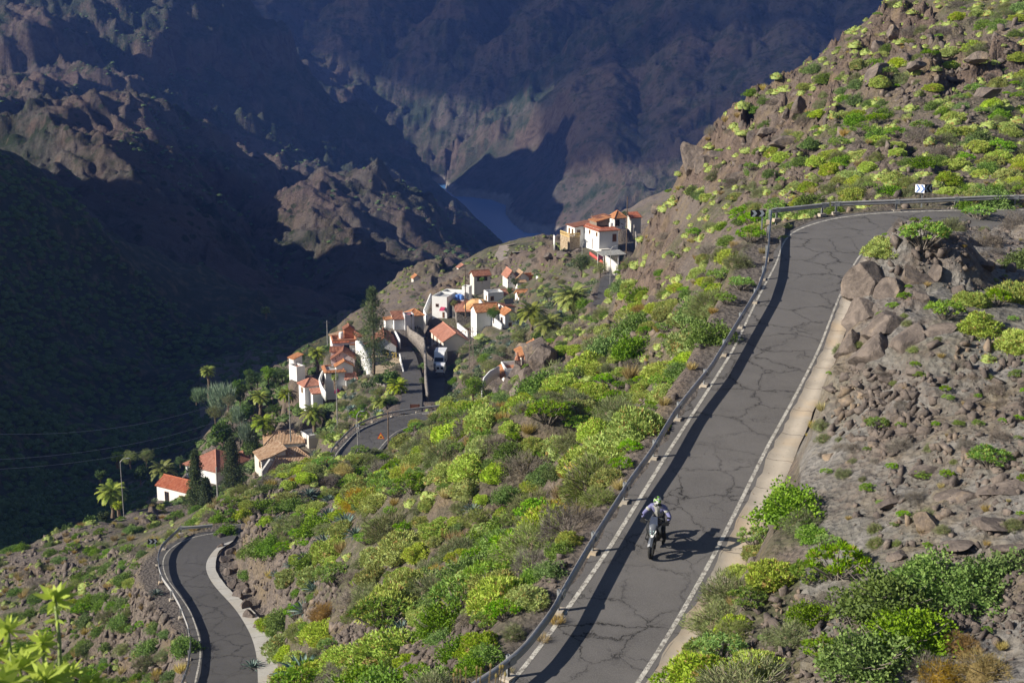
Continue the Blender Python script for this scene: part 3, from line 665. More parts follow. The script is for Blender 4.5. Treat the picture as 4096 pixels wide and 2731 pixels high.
M['trunk'] = simple('brown_bark', (.15, .11, .08), .95, .3, 5, bump=.5)
M['palmtrunk'] = simple('palm_bark', (.20, .15, .10), .95, .4, 9, bump=.8)
M['stone'] = simple('dark_stone', (.14, .115, .1), .95, .4, 2.5, bump=.6)
M['boulder'] = None
m = NT('boulder_rock', .93)
c = m.ramp(m.noise(1.1, 8, .75, dist=.8), [(.28, (.045, .038, .034)), (.45, (.11, .09, .078)), (.6, (.19, .155, .13)), (.75, (.30, .245, .2))])
c = m.mix(m.math('MULTIPLY', m.rf(m.noise(.45, 5, .7), .56, .66), .7), c, (.30, .225, .15)); m.col(c)
m.bump(m.noise(3, 8, .7), .7, .2); M['boulder'] = m.m

def unit(v): return v / (np.linalg.norm(v, axis=-1, keepdims=True) + 1e-9)
def leaves(C, D, L, Wd, jit=.3, tint=None, fold=0):
    """rhombus leaves: base C, direction D, length L, width Wd"""
    n = len(C); D = unit(D + rng.normal(0, jit, (n, 3))); S = unit(np.cross(D, unit(rng.normal(0, 1, (n, 3)))))
    L = np.broadcast_to(L, n)[:, None]; Wd = np.broadcast_to(Wd, n)[:, None]
    V = np.stack([C, C + D * L * .45 + S * Wd, C + D * L, C + D * L * .45 - S * Wd], 1).reshape(-1, 3)
    Q = np.arange(4 * n).reshape(n, 4)
    return V, Q, (rng.random(n) if tint is None else tint)
def join(parts):
    V = []; Q = []; T = []; o = 0
    for v, q, t in parts: V.append(v); Q.append(q + o); T.append(t); o += len(v)
    return np.concatenate(V), np.concatenate(Q), np.concatenate(T)
def fmesh(name, parts, mat): V, Q, T = join(parts); return mesh_np(name, V, Q, mat, False, [('tint', 'FACE', T)])
def dome_pts(n, seed, flat=.75, low=-.12, lump=.2):
    r = np.random.default_rng(seed); d = unit(r.normal(0, 1, (n * 3, 3))); d = d[d[:, 2] > low][:n]
    k = 1 + lump * (fbm(d[:, 0] * 2.3 + seed, d[:, 1] * 2.3 + d[:, 2] * 2, 3, seed) * 1.4)
    p = d * k[:, None]; p[:, 2] *= flat
    return p, d
def core(seed, flat, s=.8, mat=None, lump=.2, name='branches'):
    nu, nv = 14, 7
    u = np.linspace(0, 2 * math.pi, nu + 1)[:-1]; v = np.linspace(.02, 1.75, nv)
    U_, V_ = np.meshgrid(u, v); d = np.stack([np.cos(U_) * np.sin(V_), np.sin(U_) * np.sin(V_), np.cos(V_)], -1).reshape(-1, 3)
    k = 1 + lump * fbm(d[:, 0] * 2.3 + seed, d[:, 1] * 2.3 + d[:, 2] * 2, 3, seed) * 1.4
    p = d * k[:, None] * s; p[:, 2] *= flat
    i = np.arange(nu * nv).reshape(nv, nu); j = np.roll(i, -1, 1)
    Q = np.stack([i[:-1], j[:-1], j[1:], i[1:]], -1).reshape(-1, 4)
    return p, Q
def twigs(mb, n, h, spread, r, seed, gen=2):
    q = random.Random(seed)
    for i in range(n):
        a = 2 * math.pi * (i + q.random()) / n; t = spread * (.4 + .6 * q.random()); z = h * (.6 + .35 * q.random())
        p = [(0.04 * math.cos(a), .04 * math.sin(a), -.1), (t * .4 * math.cos(a), t * .4 * math.sin(a), z * .45), (t * math.cos(a + .2), t * math.sin(a + .2), z)]
        mb.tube(p, [r, r * .7, r * .35], 4, False)
        for g in range(gen):
            b = a + q.uniform(-.9, .9); e = Vector(p[1]).lerp(Vector(p[2]), q.random())
            mb.tube([e, (e.x + .3 * spread * math.cos(b), e.y + .3 * spread * math.sin(b), e.z + h * q.uniform(.15, .3))], [r * .5, r * .25], 3, False)
    return mb
# each kind: list of (foliage mesh, branch mesh); unit radius about 1 m
def make_kind(kind, seed):
    r = np.random.default_rng(seed)
    if kind == 'spurge':
        flat = .62 + .2 * r.random(); P, D = dome_pts(620, seed, flat, -.05, .3)
        C = np.repeat(P * .93, 7, 0); DD = np.repeat(D, 7, 0) + np.array([0, 0, .35])
        a = leaves(C + r.normal(0, .03, C.shape), DD, .13, .022, .65, np.repeat(r.random(620), 7) * .7 + r.random(620 * 7) * .3)
        p, q = core(seed, flat, .84, lump=.3); b = MB(); twigs(b, 12, .55, .9, .03, seed)
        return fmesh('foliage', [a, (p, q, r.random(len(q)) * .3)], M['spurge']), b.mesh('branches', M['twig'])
    if kind == 'kleinia':
        nh = 46; a = r.random(nh) * 6.28; rad = np.sqrt(r.random(nh)) * .95
        H = np.stack([rad * np.cos(a), rad * np.sin(a), .55 + .38 * (1 - rad ** 2) + r.normal(0, .09, nh)], 1)
        parts = []
        for h in H:
            d = unit(r.normal(0, 1, (46, 3))); d[:, 2] = np.abs(d[:, 2]) * .9 - .12
            parts.append(leaves(np.repeat(h[None], 46, 0) + d * .05, d, .17, .02, .1, np.full(46, r.random() * .6) + r.random(46) * .4))
        b = MB()
        for h in H[::2]: b.tube([(0, 0, -.15), (h[0] * .45, h[1] * .45, h[2] * .4), tuple(h)], [.04, .028, .018], 4, False)
        return fmesh('foliage', parts, M['kleinia']), b.mesh('branches', M['twig'])
    if kind in ('bush', 'olive', 'rust', 'dry'):
        flat = .8; n = {'bush': 900, 'olive': 1000, 'rust': 800, 'dry': 700}[kind]
        P, D = dome_pts(n, seed, flat, -.1, .45); k = r.uniform(.7, 1.05, n)[:, None]
        C = np.repeat(P * k, 4, 0) + r.normal(0, .05, (n * 4, 3)); DD = np.repeat(D, 4, 0)
        sh = {'bush': (.1, .035, .9), 'olive': (.2, .011, .45), 'rust': (.22, .009, .5), 'dry': (.28, .007, .6)}[kind]
        a = leaves(C, DD, sh[0], sh[1], sh[2], np.repeat(r.random(n), 4) * .6 + r.random(n * 4) * .4)
        p, q = core(seed, flat, .66 if kind != 'dry' else .3, lump=.4); b = MB(); twigs(b, 16, .75, .95, .022, seed, 3)
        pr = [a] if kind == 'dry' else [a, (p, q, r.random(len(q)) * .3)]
        return fmesh('foliage', pr, M[kind]), b.mesh('branches', M['twig'])
    if kind == 'grass':
        n = 260; a = r.random(n) * 6.28; t = r.random(n) ** .7
        C = np.stack([.28 * r.random(n) * np.cos(a), .28 * r.random(n) * np.sin(a), np.zeros(n)], 1)
        D = np.stack([t * np.cos(a), t * np.sin(a), np.full(n, 1.1)], 1)
        return fmesh('blades', [leaves(C, D, r.uniform(.6, 1.2, n), .018, .12)], M['straw']), None
    if kind == 'agave':
        parts = []; n = 34
        V = []; Q = []; T = []
        for i in range(n):
            a = i * 2.399; el = .15 + 1.25 * (i / n); L = 1.0 * (1.05 - .25 * i / n)
            dirh = np.array((math.cos(a), math.sin(a), 0)); side = np.array((-math.sin(a), math.cos(a), 0)); up = np.array((0, 0, 1.))
            o = len(V)
            for t, wd in ((0, .055), (.35, .085), (.75, .05), (1, .004)):
                bend = el - .25 * t * t
                c = dirh * (.08 + L * t * math.cos(bend)) + up * (L * t * math.sin(bend) + .02)
                nrm = -dirh * math.sin(bend) + up * math.cos(bend)
                V += [c - side * wd + nrm * .03, c, c + side * wd + nrm * .03]
            tt = r.random()
            for k in range(3):
                for e in (0, 1): Q.append((o + 3 * k + e, o + 3 * k + e + 1, o + 3 * k + e + 4, o + 3 * k + e + 3)); T.append(tt)
        return fmesh('blades', [(np.array(V), np.array(Q), np.array(T))], M['agave']), None
    if kind == 'pear':
        V = []; Q = []; T = []
        for i in range(150):
            a = r.random() * 6.28; rr = math.sqrt(r.random()) * .95; c = np.array((rr * math.cos(a), rr * math.sin(a), (.1 + .75 * r.random()) * (1.1 - rr * .6)))
            az = r.random() * 6.28; s = np.array((math.cos(az), math.sin(az), 0)); u = unit(np.array((r.normal() * .5, r.normal() * .5, 1.))); nn = np.cross(s, u) * .018
            o = len(V); w_, h_ = .085, .13
            ring = [c + s * w_ * math.cos(t) + u * h_ * math.sin(t) for t in np.linspace(0, 6.283, 9)[:-1]]
            V += [p + nn for p in ring] + [p - nn for p in ring]; tt = r.random()
            for k in ((0, 1, 2, 3), (0, 3, 4, 7), (4, 5, 6, 7)): Q.append([o + x for x in k]); Q.append([o + 8 + x for x in k[::-1]]); T += [tt, tt]
            for k in range(8): Q.append((o + k, o + (k + 1) % 8, o + 8 + (k + 1) % 8, o + 8 + k)); T.append(tt)
        return fmesh('pads', [(np.array(V), np.array(Q), np.array(T))], M['pear']), None
KIND = {}
for kd, nv_ in (('spurge', 5), ('kleinia', 4), ('bush', 4), ('olive', 3), ('rust', 2), ('dry', 3), ('grass', 3), ('agave', 2), ('pear', 3)):
    KIND[kd] = [make_kind(kd, 100 + 13 * i + len(kd) * 31) for i in range(nv_)]
NAMES = dict(spurge=('spurge_bush', 'spurge bush'), kleinia=('candle_plant', 'succulent shrub'), bush=('leafy_bush', 'bush'), olive=('broom_shrub', 'shrub'), rust=('rusty_shrub', 'shrub'), dry=('dry_shrub', 'shrub'), grass=('grass_tuft', 'grass tuft'), agave=('agave', 'agave'), pear=('prickly_pear', 'cactus'))
LOOK = dict(spurge='pale yellow-green domed spurge bush', kleinia='vivid green umbrella-shaped succulent shrub', bush='mid green leafy bush', olive='wispy olive green broom shrub', rust='orange and rust coloured wispy shrub', dry='leafless grey-brown dry shrub', grass='straw-coloured tuft of dry grass', agave='blue-green agave with pointed blades', pear='grey-green prickly pear cactus clump')
ZONES = [(870, 1025, 440, 690, 0, 70, 'on the bank at the lower right corner beside the gutter'), (840, 1025, 200, 440, 0, 92, 'on the rocky bank inside the bend'),
 (560, 800, 240, 690, 38, 92, 'just outside the guardrail of the upper road'), (640, 1025, 0, 120, 88, 400, 'high on the right hillside near its skyline'), (640, 1025, 120, 215, 88, 400, 'on the right hillside above the hairpin'),
 (0, 200, 500, 690, 90, 230, 'on the lower left slope beside the lower road'), (200, 330, 500, 690, 60, 170, 'above the cut bank of the lower road'), (330, 600, 500, 690, 40, 110, 'on the slope in the middle foreground'),
 (330, 600, 380, 500, 50, 230, 'on the slope below the boulders'), (480, 700, 215, 380, 60, 230, 'on the slope between the villa and the guardrail'), (250, 480, 330, 500, 150, 330, 'among the village houses'), (330, 640, 240, 340, 200, 430, 'on the ridge behind the village'), (0, 340, 160, 520, 200, 700, 'in the shaded gorge')]
def zone(px, py, Y):
    for a, b, c, d, y0, y1, t in ZONES:
        if a <= px < b and c <= py < d and y0 <= Y <= y1: return t
    return 'on the rocky slope'
placed = []
NSHR = {}
def shrub(kind, x, y, r, z=None, label=None, rz=None, sink=.12, hs=None, group=None):
    f, b = random.choice(KIND[kind]); z = float(gz(x, y)) if z is None else z
    px, py, zc = proj(x, y, z); size = r * F / zc
    nm, cat = NAMES[kind]
    zn = zone(px, py, y); sz = 'big' if r > 1.35 else ('small' if r < .7 else 'middling')
    if not label:
        label = '%s %s %s' % (sz, LOOK[kind], zn); group = label
    hs = hs or random.uniform(.85, 1.15)
    rz = random.random() * 6.28 if rz is None else rz
    if size > 7 and b is not None:
        o = thing(nm, label, cat, (x, y, z - sink * r), rz, group); o.scale = (r, r, r * hs)
        add(f.name.split('.')[0], f, o); add('branches', b, o)
    else:
        o = add(nm, f); o.location = (x, y, z - sink * r); o.rotation_euler = (0, 0, rz); o.scale = (r, r, r * hs); tag(o, label, cat, group)
    placed.append((x, y, r)); NSHR[kind] = NSHR.get(kind, 0) + 1
    return o
keep = []   # (x, y, r) places kept clear: houses, streets, parked things
def clear(x, y, r):
    j = int(np.searchsorted(vg, math.log(y))); i = int(np.searchsorted(ug, x / y))
    if roadm[min(j, len(vg) - 1), min(i, len(ug) - 1)] > .25: return False
    for dx, dy in ((r, 0), (-r, 0)):
        j = int(np.searchsorted(vg, math.log(y))); i = int(np.searchsorted(ug, (x + dx * .75) / y))
        if roadm[min(j, len(vg) - 1), min(max(i, 0), len(ug) - 1)] > .3: return False
    for a, b, c in keep:
        if (x - a) ** 2 + (y - b) ** 2 < (c + r * .7) ** 2: return False
    return True
# ------------------------------------------------------------------ village
def wallm(name, c, stains=.5, stones=None, sc=2.2):
    m = NT(name, .85); p = m.obj()
    col = m.ramp(m.noise(.6, 6, .65, p), [(.3, tuple(x * .86 for x in c)), (.7, c)])
    col = m.mix(m.math('MULTIPLY', m.rf(m.noise(1.6, 6, .75, p, 1.0), .58, .72), stains), col, tuple(x * .55 for x in c))
    if stones:
        v = m.vor(sc, 'F1', 'Distance', p); cc = m.n('ShaderNodeSeparateColor', {0: m.vor(sc, 'F1', 'Color', p)}).outputs[0]
        k = m.math('MULTIPLY', m.rf(v, stones[1], stones[1] - .06), m.rf(cc, stones[2], stones[2] - .03))
        col = m.mix(k, col, stones[0])
    m.col(col); m.bump(m.noise(6, 4, .6, p), .15, .03); return m.m
def masonry(name, a, b, mortar, sc):
    m = NT(name, .95); p = m.obj()
    c = m.ramp(m.n('ShaderNodeSeparateColor', {0: m.vor(sc, 'F1', 'Color', p)}).outputs[0], [(0, a), (1, b)])
    e = m.vor(sc, 'DISTANCE_TO_EDGE', 'Distance', p)
    c = m.mix(m.rf(e, .09, .04), c, mortar); m.col(c); m.bump(m.rf(e, 0, .12), .6, .08); return m.m
white = wallm('white_render', (.80, .79, .76), .3); cream = wallm('cream_render', (.66, .62, .54), .4); pinkw = wallm('pink_render', (.66, .55, .53), .3)
stip = wallm('stone_dotted_wall', (.72, .70, .66), .3, ((.07, .055, .05), .36, .55), 2.0); stipink = wallm('pink_dotted_wall', (.66, .54, .52), .3, ((.09, .05, .05), .34, .6), 2.6)
mason = masonry('rubble_masonry', (.09, .078, .068), (.27, .235, .20), (.30, .27, .24), 2.6); mason2 = masonry('brown_masonry', (.28, .2, .12), (.42, .33, .22), (.5, .4, .27), 2.2); mosaic = masonry('dark_mosaic', (.03, .03, .03), (.08, .075, .07), (.4, .38, .35), 2.4)
def tilem(name, c1, c2, c3):
    m = NT(name, .85); tu = m.attr('tu'); tv = m.attr('tv')
    w_ = m.math('SINE', m.math('MULTIPLY', tu, 2 * math.pi / .27))
    vec = m.n('ShaderNodeCombineXYZ', {0: m.math('FLOOR', m.math('DIVIDE', tu, .27)), 1: m.math('FLOOR', m.math('DIVIDE', tv, .42)), 2: 0}).outputs[0]
    r = m.n('ShaderNodeTexWhiteNoise', {'Vector': vec}).outputs['Value']
    c = m.ramp(r, [(0, c1), (.5, c2), (1, c3)]); n = m.noise(.9, 5, .7, m.obj())
    c = m.mix(m.math('MULTIPLY', m.rf(n, .5, .7), .5), c, tuple(x * .55 for x in c1))
    c = m.mix(m.math('MULTIPLY', m.rf(w_, -.2, -.9), .45), c, tuple(x * .4 for x in c1))
    m.col(c); m.bump(w_, .8, .07); return m.m
T_red = tilem('red_tiles', (.36, .10, .05), (.46, .14, .07), (.52, .20, .11)); T_pink = tilem('salmon_tiles', (.40, .17, .11), (.50, .22, .15), (.55, .28, .19))
T_tan = tilem('tan_tiles', (.34, .20, .11), (.48, .31, .19), (.58, .42, .28)); T_brown = tilem('brown_tiles', (.22, .09, .055), (.32, .13, .08), (.38, .19, .12)); T_or = tilem('orange_tiles', (.42, .17, .07), (.53, .23, .10), (.60, .30, .15))
terra = simple('terracotta_floor', (.50, .22, .12), .85, .2, 2); greyfl = simple('grey_roof_floor', (.40, .40, .39), .9, .2, 1); redfl = simple('red_roof_floor', (.42, .10, .10), .85, .15, 1)
wood = simple('brown_wood', (.16, .075, .035), .8, .3, 4); orw = simple('orange_wood', (.48, .26, .10), .7, .2, 4); glass = simple('window_glass', (.02, .025, .03), .1, .2, 1); green_sh = simple('green_shutter', (.06, .10, .05), .6, .2, 3)
metal = simple('galvanised_steel', (.42, .43, .43), .42, .18, 3, metal=.75); steel_dark = simple('dark_steel', (.10, .10, .10), .5, .2, 3, metal=.6); galv_old = simple('dull_zinc', (.36, .35, .33), .6, .3, 2.5, metal=.35)
def roofmesh(polys, mat, thick=.13):
    V = []; F = []; TU = []; TV = []
    for pts in polys:
        P = [np.array(p, float) for p in pts]; e = unit(P[1] - P[0]); nn = unit(np.cross(P[1] - P[0], P[2] - P[0])); nn = nn if nn[2] > 0 else -nn
        up = np.cross(nn, e); o = len(V); k = len(P)
        for p in P: V.append(p); TU.append((p - P[0]) @ e); TV.append((p - P[0]) @ up)
        for p in P: V.append(p - np.array((0, 0, thick))); TU.append((p - P[0]) @ e); TV.append((p - P[0]) @ up)
        F.append(tuple(range(o, o + k))); F.append(tuple(o + 2 * k - 1 - i for i in range(k)))
        for i in range(k): j = (i + 1) % k; F.append((o + i, o + k + i, o + k + j, o + j))
    me = bpy.data.meshes.new('roof'); me.from_pydata([tuple(v) for v in V], [], F)
    for nm, a in (('tu', TU), ('tv', TV)): at = me.attributes.new(nm, 'FLOAT', 'POINT'); at.data.foreach_set('value', np.array(a, np.float32))
    me.materials.append(mat); me.update(); return me
def ridge_caps(mb, pts, r=.11):
    for a, b in zip(pts[:-1], pts[1:]): mb.tube([a, b], r, 6)
def block(root, x0, y0, lb, la, h, wall, roof, rm=None, found=2.6, z0=0, wins=(), ov=.25):
    x1, y1 = x0 + lb, y0 + la; b = MB(); zt = z0 + h
    kind = roof[0]
    b.box(x0, x1, y0, y1, z0 - found, zt - (.25 if kind == 'flat' else 0))
    if kind == 'gable':
        ax, rise = roof[1], roof[2]
        if ax == 'y':
            xm = (x0 + x1) / 2
            for y_, s in ((y0, 1), (y1, -1)): b.poly([(x0, y_, zt), (x1, y_, zt), (xm, y_, zt + rise)][::s])
            k = ov / (lb / 2) * rise; T = zt + rise + .06; E = zt - k + .06
            polys = [[(x0 - ov, y1 + ov, E), (x0 - ov, y0 - ov, E), (xm, y0 - ov, T), (xm, y1 + ov, T)], [(x1 + ov, y0 - ov, E), (x1 + ov, y1 + ov, E), (xm, y1 + ov, T), (xm, y0 - ov, T)]]
            rd = [(xm, y0 - ov, T + .02), (xm, y1 + ov, T + .02)]
        else:
            ym = (y0 + y1) / 2
            for x_, s in ((x0, -1), (x1, 1)): b.poly([(x_, y0, zt), (x_, y1, zt), (x_, ym, zt + rise)][::s])
            k = ov / (la / 2) * rise; T = zt + rise + .06; E = zt - k + .06
            polys = [[(x0 - ov, y0 - ov, E), (x1 + ov, y0 - ov, E), (x1 + ov, ym, T), (x0 - ov, ym, T)], [(x1 + ov, y1 + ov, E), (x0 - ov, y1 + ov, E), (x0 - ov, ym, T), (x1 + ov, ym, T)]]
            rd = [(x0 - ov, ym, T + .02), (x1 + ov, ym, T + .02)]
        r = add('roof', roofmesh(polys, rm), root); c = MB(); ridge_caps(c, rd); c.build('ridge_tiles', rm, r)
    elif kind == 'hip':
        rise = roof[1]; E = zt; ins = min(lb, la) / 2 * (roof[2] if len(roof) > 2 else 1)
        a0, a1, b0, b1 = x0 - ov, x1 + ov, y0 - ov, y1 + ov; ym = (y0 + y1) / 2; xm = (x0 + x1) / 2
        if lb >= la: p, q = (min(x0 + ins, xm), ym, zt + rise), (max(x1 - ins, xm), ym, zt + rise)
        else: p, q = (xm, min(y0 + ins, ym), zt + rise), (xm, max(y1 - ins, ym), zt + rise)
        A, B, C_, D_ = (a0, b0, E), (a1, b0, E), (a1, b1, E), (a0, b1, E)
        same = abs(p[0] - q[0]) + abs(p[1] - q[1]) < .02
        if lb >= la: polys = [[A, B, p] if same else [A, B, q, p], [B, C_, q], [C_, D_, p] if same else [C_, D_, p, q], [D_, A, p]]
        else: polys = [[A, B, p], [B, C_, p] if same else [B, C_, q, p], [C_, D_, q], [D_, A, p] if same else [D_, A, p, q]]
        r = add('roof', roofmesh(polys, rm), root); c = MB()
        for s_, t_ in ((A, p), (B, q if lb >= la else p), (C_, q), (D_, p if lb >= la else q), (p, q)):
            if s_ != t_: ridge_caps(c, [s_, t_], .1)
        c.build('ridge_tiles', rm, r)
    elif kind == 'shed':      # low edge on the named side
        side, rise = roof[1], roof[2]; lo, hi = zt + .05, zt + rise + .05
        Z = {'R': (lo, lo, hi, hi), 'L': (lo, hi, hi, lo), 'B': (hi, hi, lo, lo), 'O': (hi, lo, lo, hi)}[side]
        c4 = [(x0 - ov, y0 - ov, Z[0]), (x1 + ov, y0 - ov, Z[1]), (x1 + ov, y1 + ov, Z[2]), (x0 - ov, y1 + ov, Z[3])]
        sh = {'R': 0, 'O': 1, 'B': 2, 'L': 3}[side]; c4 = c4[sh:] + c4[:sh]
        add('roof', roofmesh([c4], rm), root)
        w4 = [(x0, y0), (x1, y0), (x1, y1), (x0, y1)]
        for i in range(4):
            j = (i + 1) % 4; b.poly([(*w4[i], zt - .01), (*w4[j], zt - .01), (*w4[j], Z[j] - .08), (*w4[i], Z[i] - .08)])
    elif kind == 'flat':
        pw = roof[1]; fl = MB(); fl.box(x0 + .18, x1 - .18, y0 + .18, y1 - .18, zt - .24, zt - .2); fl.build('roof_floor', rm, root)
        pm = roof[2] if len(roof) > 2 else wall; p = MB()
        p.box(x0, x1, y0, y0 + .18, zt - .25, zt + pw); p.box(x0, x1, y1 - .18, y1, zt - .25, zt + pw); p.box(x0, x0 + .18, y0 + .18, y1 - .18, zt - .25, zt + pw); p.box(x1 - .18, x1, y0 + .18, y1 - .18, zt - .25, zt + pw)
        p.build('parapet', pm, root)
    b.build('wall', wall, root)
    for wn in wins:
        face, t, z, w_, h_, kd = wn
        f = MB(); g = MB(); z += z0
        def bx(mb, a, b_, c, d, pr0, pr1):
            if face == 'R': mb.box(x0 + a, x0 + b_, y0 - pr1, y0 - pr0, c, d)
            else: mb.box(x0 - pr1, x0 - pr0, y0 + a, y0 + b_, c, d)
        if kd in ('door', 'gate'):
            bx(f, t, t + w_, z, z + h_, -.02, .05); d = f.build('door', green_sh if kd == 'gate' else wood, root)
        else:
            mt = {'w': orw, 'g': green_sh, 'd': wood}[kd]
            bx(f, t - .08, t + w_ + .08, z + h_, z + h_ + .08, -.02, .06); bx(f, t - .08, t + w_ + .08, z - .08, z, -.02, .06); bx(f, t - .08, t, z, z + h_, -.02, .06); bx(f, t + w_, t + w_ + .08, z, z + h_, -.02, .06); bx(f, t + w_ / 2 - .03, t + w_ / 2 + .03, z, z + h_, -.02, .05)
            bx(g, t, t + w_, z, z + h_, -.02, .03); fo = f.build('window', mt, root); g.build('pane', glass, fo)
def house(name, label, px, py, Y, phi, cat='house', r=5):
    p = W(px, py, Y); t = thing(name, label, cat, p, R(phi)); keep.append((p[0] + 2.5 * math.cos(R(phi + 45)), p[1] + 2.5 * math.sin(R(phi + 45)), r))
    return t
def ant(root, x, y, z, h=1.6):
    b = MB(); b.tube([(x, y, z - .1), (x, y, z + h)], .03, 5)
    for k in range(4): b.tube([(x - .5 + .07 * k, y, z + h - .1 - .12 * k), (x + .5 - .07 * k, y, z + h - .1 - .12 * k)], .02, 4)
    return b.build('antenna', metal, root)
# 1 small red-roofed house lower left
h1 = house('cottage', 'small white cottage with bright red gabled roofs beside the palm at the lower left', 187, 507, 245, 58)
block(h1, 0, 0, 4.4, 7.6, 3.1, white, ('gable', 'y', 1.3), T_red, wins=[('L', 1.0, 1.0, .8, 1.0, 'w'), ('L', 4.6, .2, .9, 1.9, 'd')])
block(h1, .6, -3.6, 3.6, 3.5, 1.9, mason, ('gable', 'y', 1.1), T_red)
block(h1, -1.5, -2.6, 1.9, 3.0, 1.4, mason, ('shed', 'L', .8), T_red)
# 2 hip-roofed white house
h2 = house('hip_roofed_house', 'white house with a large salmon red hip roof between two dark conifers', 217, 485, 254, 57, r=7)
block(h2, 0, 0, 8.4, 8.2, 2.9, white, ('hip', 2.5), T_pink, wins=[('L', 6.0, .3, .25, 2.2, 'd'), ('R', 2.2, .9, 1.0, 1.1, 'w'), ('R', 5.4, .9, 1.0, 1.1, 'w')], ov=.45)
block(h2, 8.5, .9, 4.4, 4.6, 2.3, white, ('hip', 1.2), T_pink, wins=[('R', .9, 0, 1.0, 2.0, 'door')])
# 3 tan roofs
h3 = house('tan_roofed_house', 'rambling house under big tan clay roofs with a grey slanting chimney wall', 270, 482, 230, 24, r=7)
block(h3, 0, 0, 9.0, 7.6, 1.6, mosaic, ('hip', 3.0, .8), T_tan, ov=.5)
block(h3, -.6, 2.6, 4.2, 5.6, 3.2, cream, ('shed', 'L', 1.7), T_tan, found=3, wins=[('L', 1.2, 1.6, .9, 1.0, 'w')])
b = MB(); b.M = Matrix.Translation((-1.35, -.2, 0)); b.poly([(0, 0, -2), (.9, 0, -2), (.9, 0, 2.2), (2.1, 0, 4.0), (1.5, 0, 4.2), (0, 0, 2.3)]); b.poly([(0, .7, 2.3), (1.5, .7, 4.2), (2.1, .7, 4.0), (.9, .7, 2.2), (.9, .7, -2), (0, .7, -2)])
for p_, q_ in (((0, -2), (0, 2.3)), ((0, 2.3), (1.5, 4.2)), ((1.5, 4.2), (2.1, 4.0)), ((2.1, 4.0), (.9, 2.2)), ((.9, 2.2), (.9, -2))): b.poly([(p_[0], 0, p_[1]), (q_[0], 0, q_[1]), (q_[0], .7, q_[1]), (p_[0], .7, p_[1])])
b.build('chimney', simple('grey_render', (.42, .41, .39), .9, .2, 1), h3)
h3b = house('tan_annex', 'white annex with a ribbed tan hip roof behind the big tan roof', 266, 452, 250, 12)
block(h3b, 0, 0, 7.4, 5.4, 1.6, white, ('hip', 1.7, .8), T_tan, ov=.4, wins=[('R', .4, .2, .9, 1.1, 'w')])
h3c = house('flat_roofed_annex', 'low grey-white flat-roofed building behind the tan roofs', 309, 448, 250, 32)
block(h3c, 0, 0, 4.6, 3.9, 2.2, cream, ('flat', .3, white), greyfl, wins=[('L', 1.0, .6, .9, .9, 'd')])
ant(h3c, 2, 2, 2.1, 2.4)
# 4 white terrace house left edge of the village
h4 = house('terrace_house', 'tall narrow white house with a railed roof terrace at the left tip of the village', 297, 381, 262, 40, r=3)
block(h4, 0, 0, 1.9, 2.8, 2.7, white, ('flat', .2), terra); block(h4, 1.2, 2.9, 1.9, 1.8, 3.7, white, ('shed', 'L', .7), T_or)
b = MB()
for a, c in (((0.1, 0.1), (0.1, 2.5)), ((0.1, 0.1), (1.6, 0.1))):
    for z in (3.2, 3.55, 3.9): b.tube([(*a, z), (*c, z)], .025, 4)
    for t in (0, .5, 1): b.tube([(a[0] + (c[0] - a[0]) * t, a[1] + (c[1] - a[1]) * t, 2.8), (a[0] + (c[0] - a[0]) * t, a[1] + (c[1] - a[1]) * t, 3.95)], .03, 4)
b.build('railing', steel_dark, h4)
# 5 pinkish white with orange terrace
h5 = house('orange_terrace_house', 'lilac-white house with an orange roof terrace and a green shuttered window', 333, 359, 263, 12)
block(h5, 0, 0, 4.7, 4.4, 3.5, wallm('lilac_render', (.66, .62, .66), .3), ('flat', .35, terra), terra, wins=[('R', 2.3, 2.0, .9, .7, 'g')])
add('roof', roofmesh([[(-.1, -.25, 3.35), (3.2, -.25, 3.35), (3.2, .3, 3.75), (-.1, .3, 3.75)]], T_red), h5)
block(h5, 3.3, -.5, 1.5, 1.2, 3.0, cream, ('flat', .1, terra), terra); block(h5, 2.6, 3.2, 1.9, 2.0, 5.2, terra, ('gable', 'y', .6), T_brown, found=0)
MB().lathe([(.45, 0), (.5, .5), (.45, 1.1), (.3, 1.25)], 10, (2.0, 3.2, 3.4)).build('water_tank', white, h5)
MB().box(3.6, 4.2, -.72, -.51, 1.5, 2.0).build('air_conditioner', white, h5)
# 6 dotted gable
h6 = house('dotted_gable_house', 'low pink gabled house dotted with dark stones under a brown tiled roof', 331.5, 366, 259, 4)
block(h6, 0, 0, 4.4, 4.6, 1.5, stipink, ('gable', 'y', 1.5), T_brown)
block(h6, -.2, 2.4, 1.8, 2.6, 2.4, pinkw, ('gable', 'x', .5), T_brown)
# 7
h7 = house('orange_roofed_house', 'white house with orange tiles around a small grey flat roof above the curved wall', 326, 386, 255, 14)
block(h7, 0, 0, 3.6, 4.6, 2.9, white, ('flat', .12, terra), greyfl, wins=[('R', 1.2, 1.5, .6, .9, 'g')])
block(h7, 2.2, 1.6, 3.2, 4.0, 3.4, white, ('gable', 'y', .9), T_or); block(h7, 3.7, -.9, 2.0, 2.6, 1.3, white, ('shed', 'R', .7), T_pink)
add('roof', roofmesh([[(-.3, -.3, 2.75), (3.9, -.3, 2.75), (3.5, .25, 3.1), (.2, .25, 3.1)], [(-.3, 4.8, 2.75), (-.3, -.3, 2.75), (.25, .25, 3.1), (.25, 4.4, 3.1)]], T_or), h7)
h8 = house('garden_shed', 'small white shed with a salmon tiled roof at the foot of the curved wall', 313, 401, 250, 20, 'shed', 2.5)
block(h8, 0, 0, 1.9, 1.8, 1.5, white, ('shed', 'R', .5), T_pink)
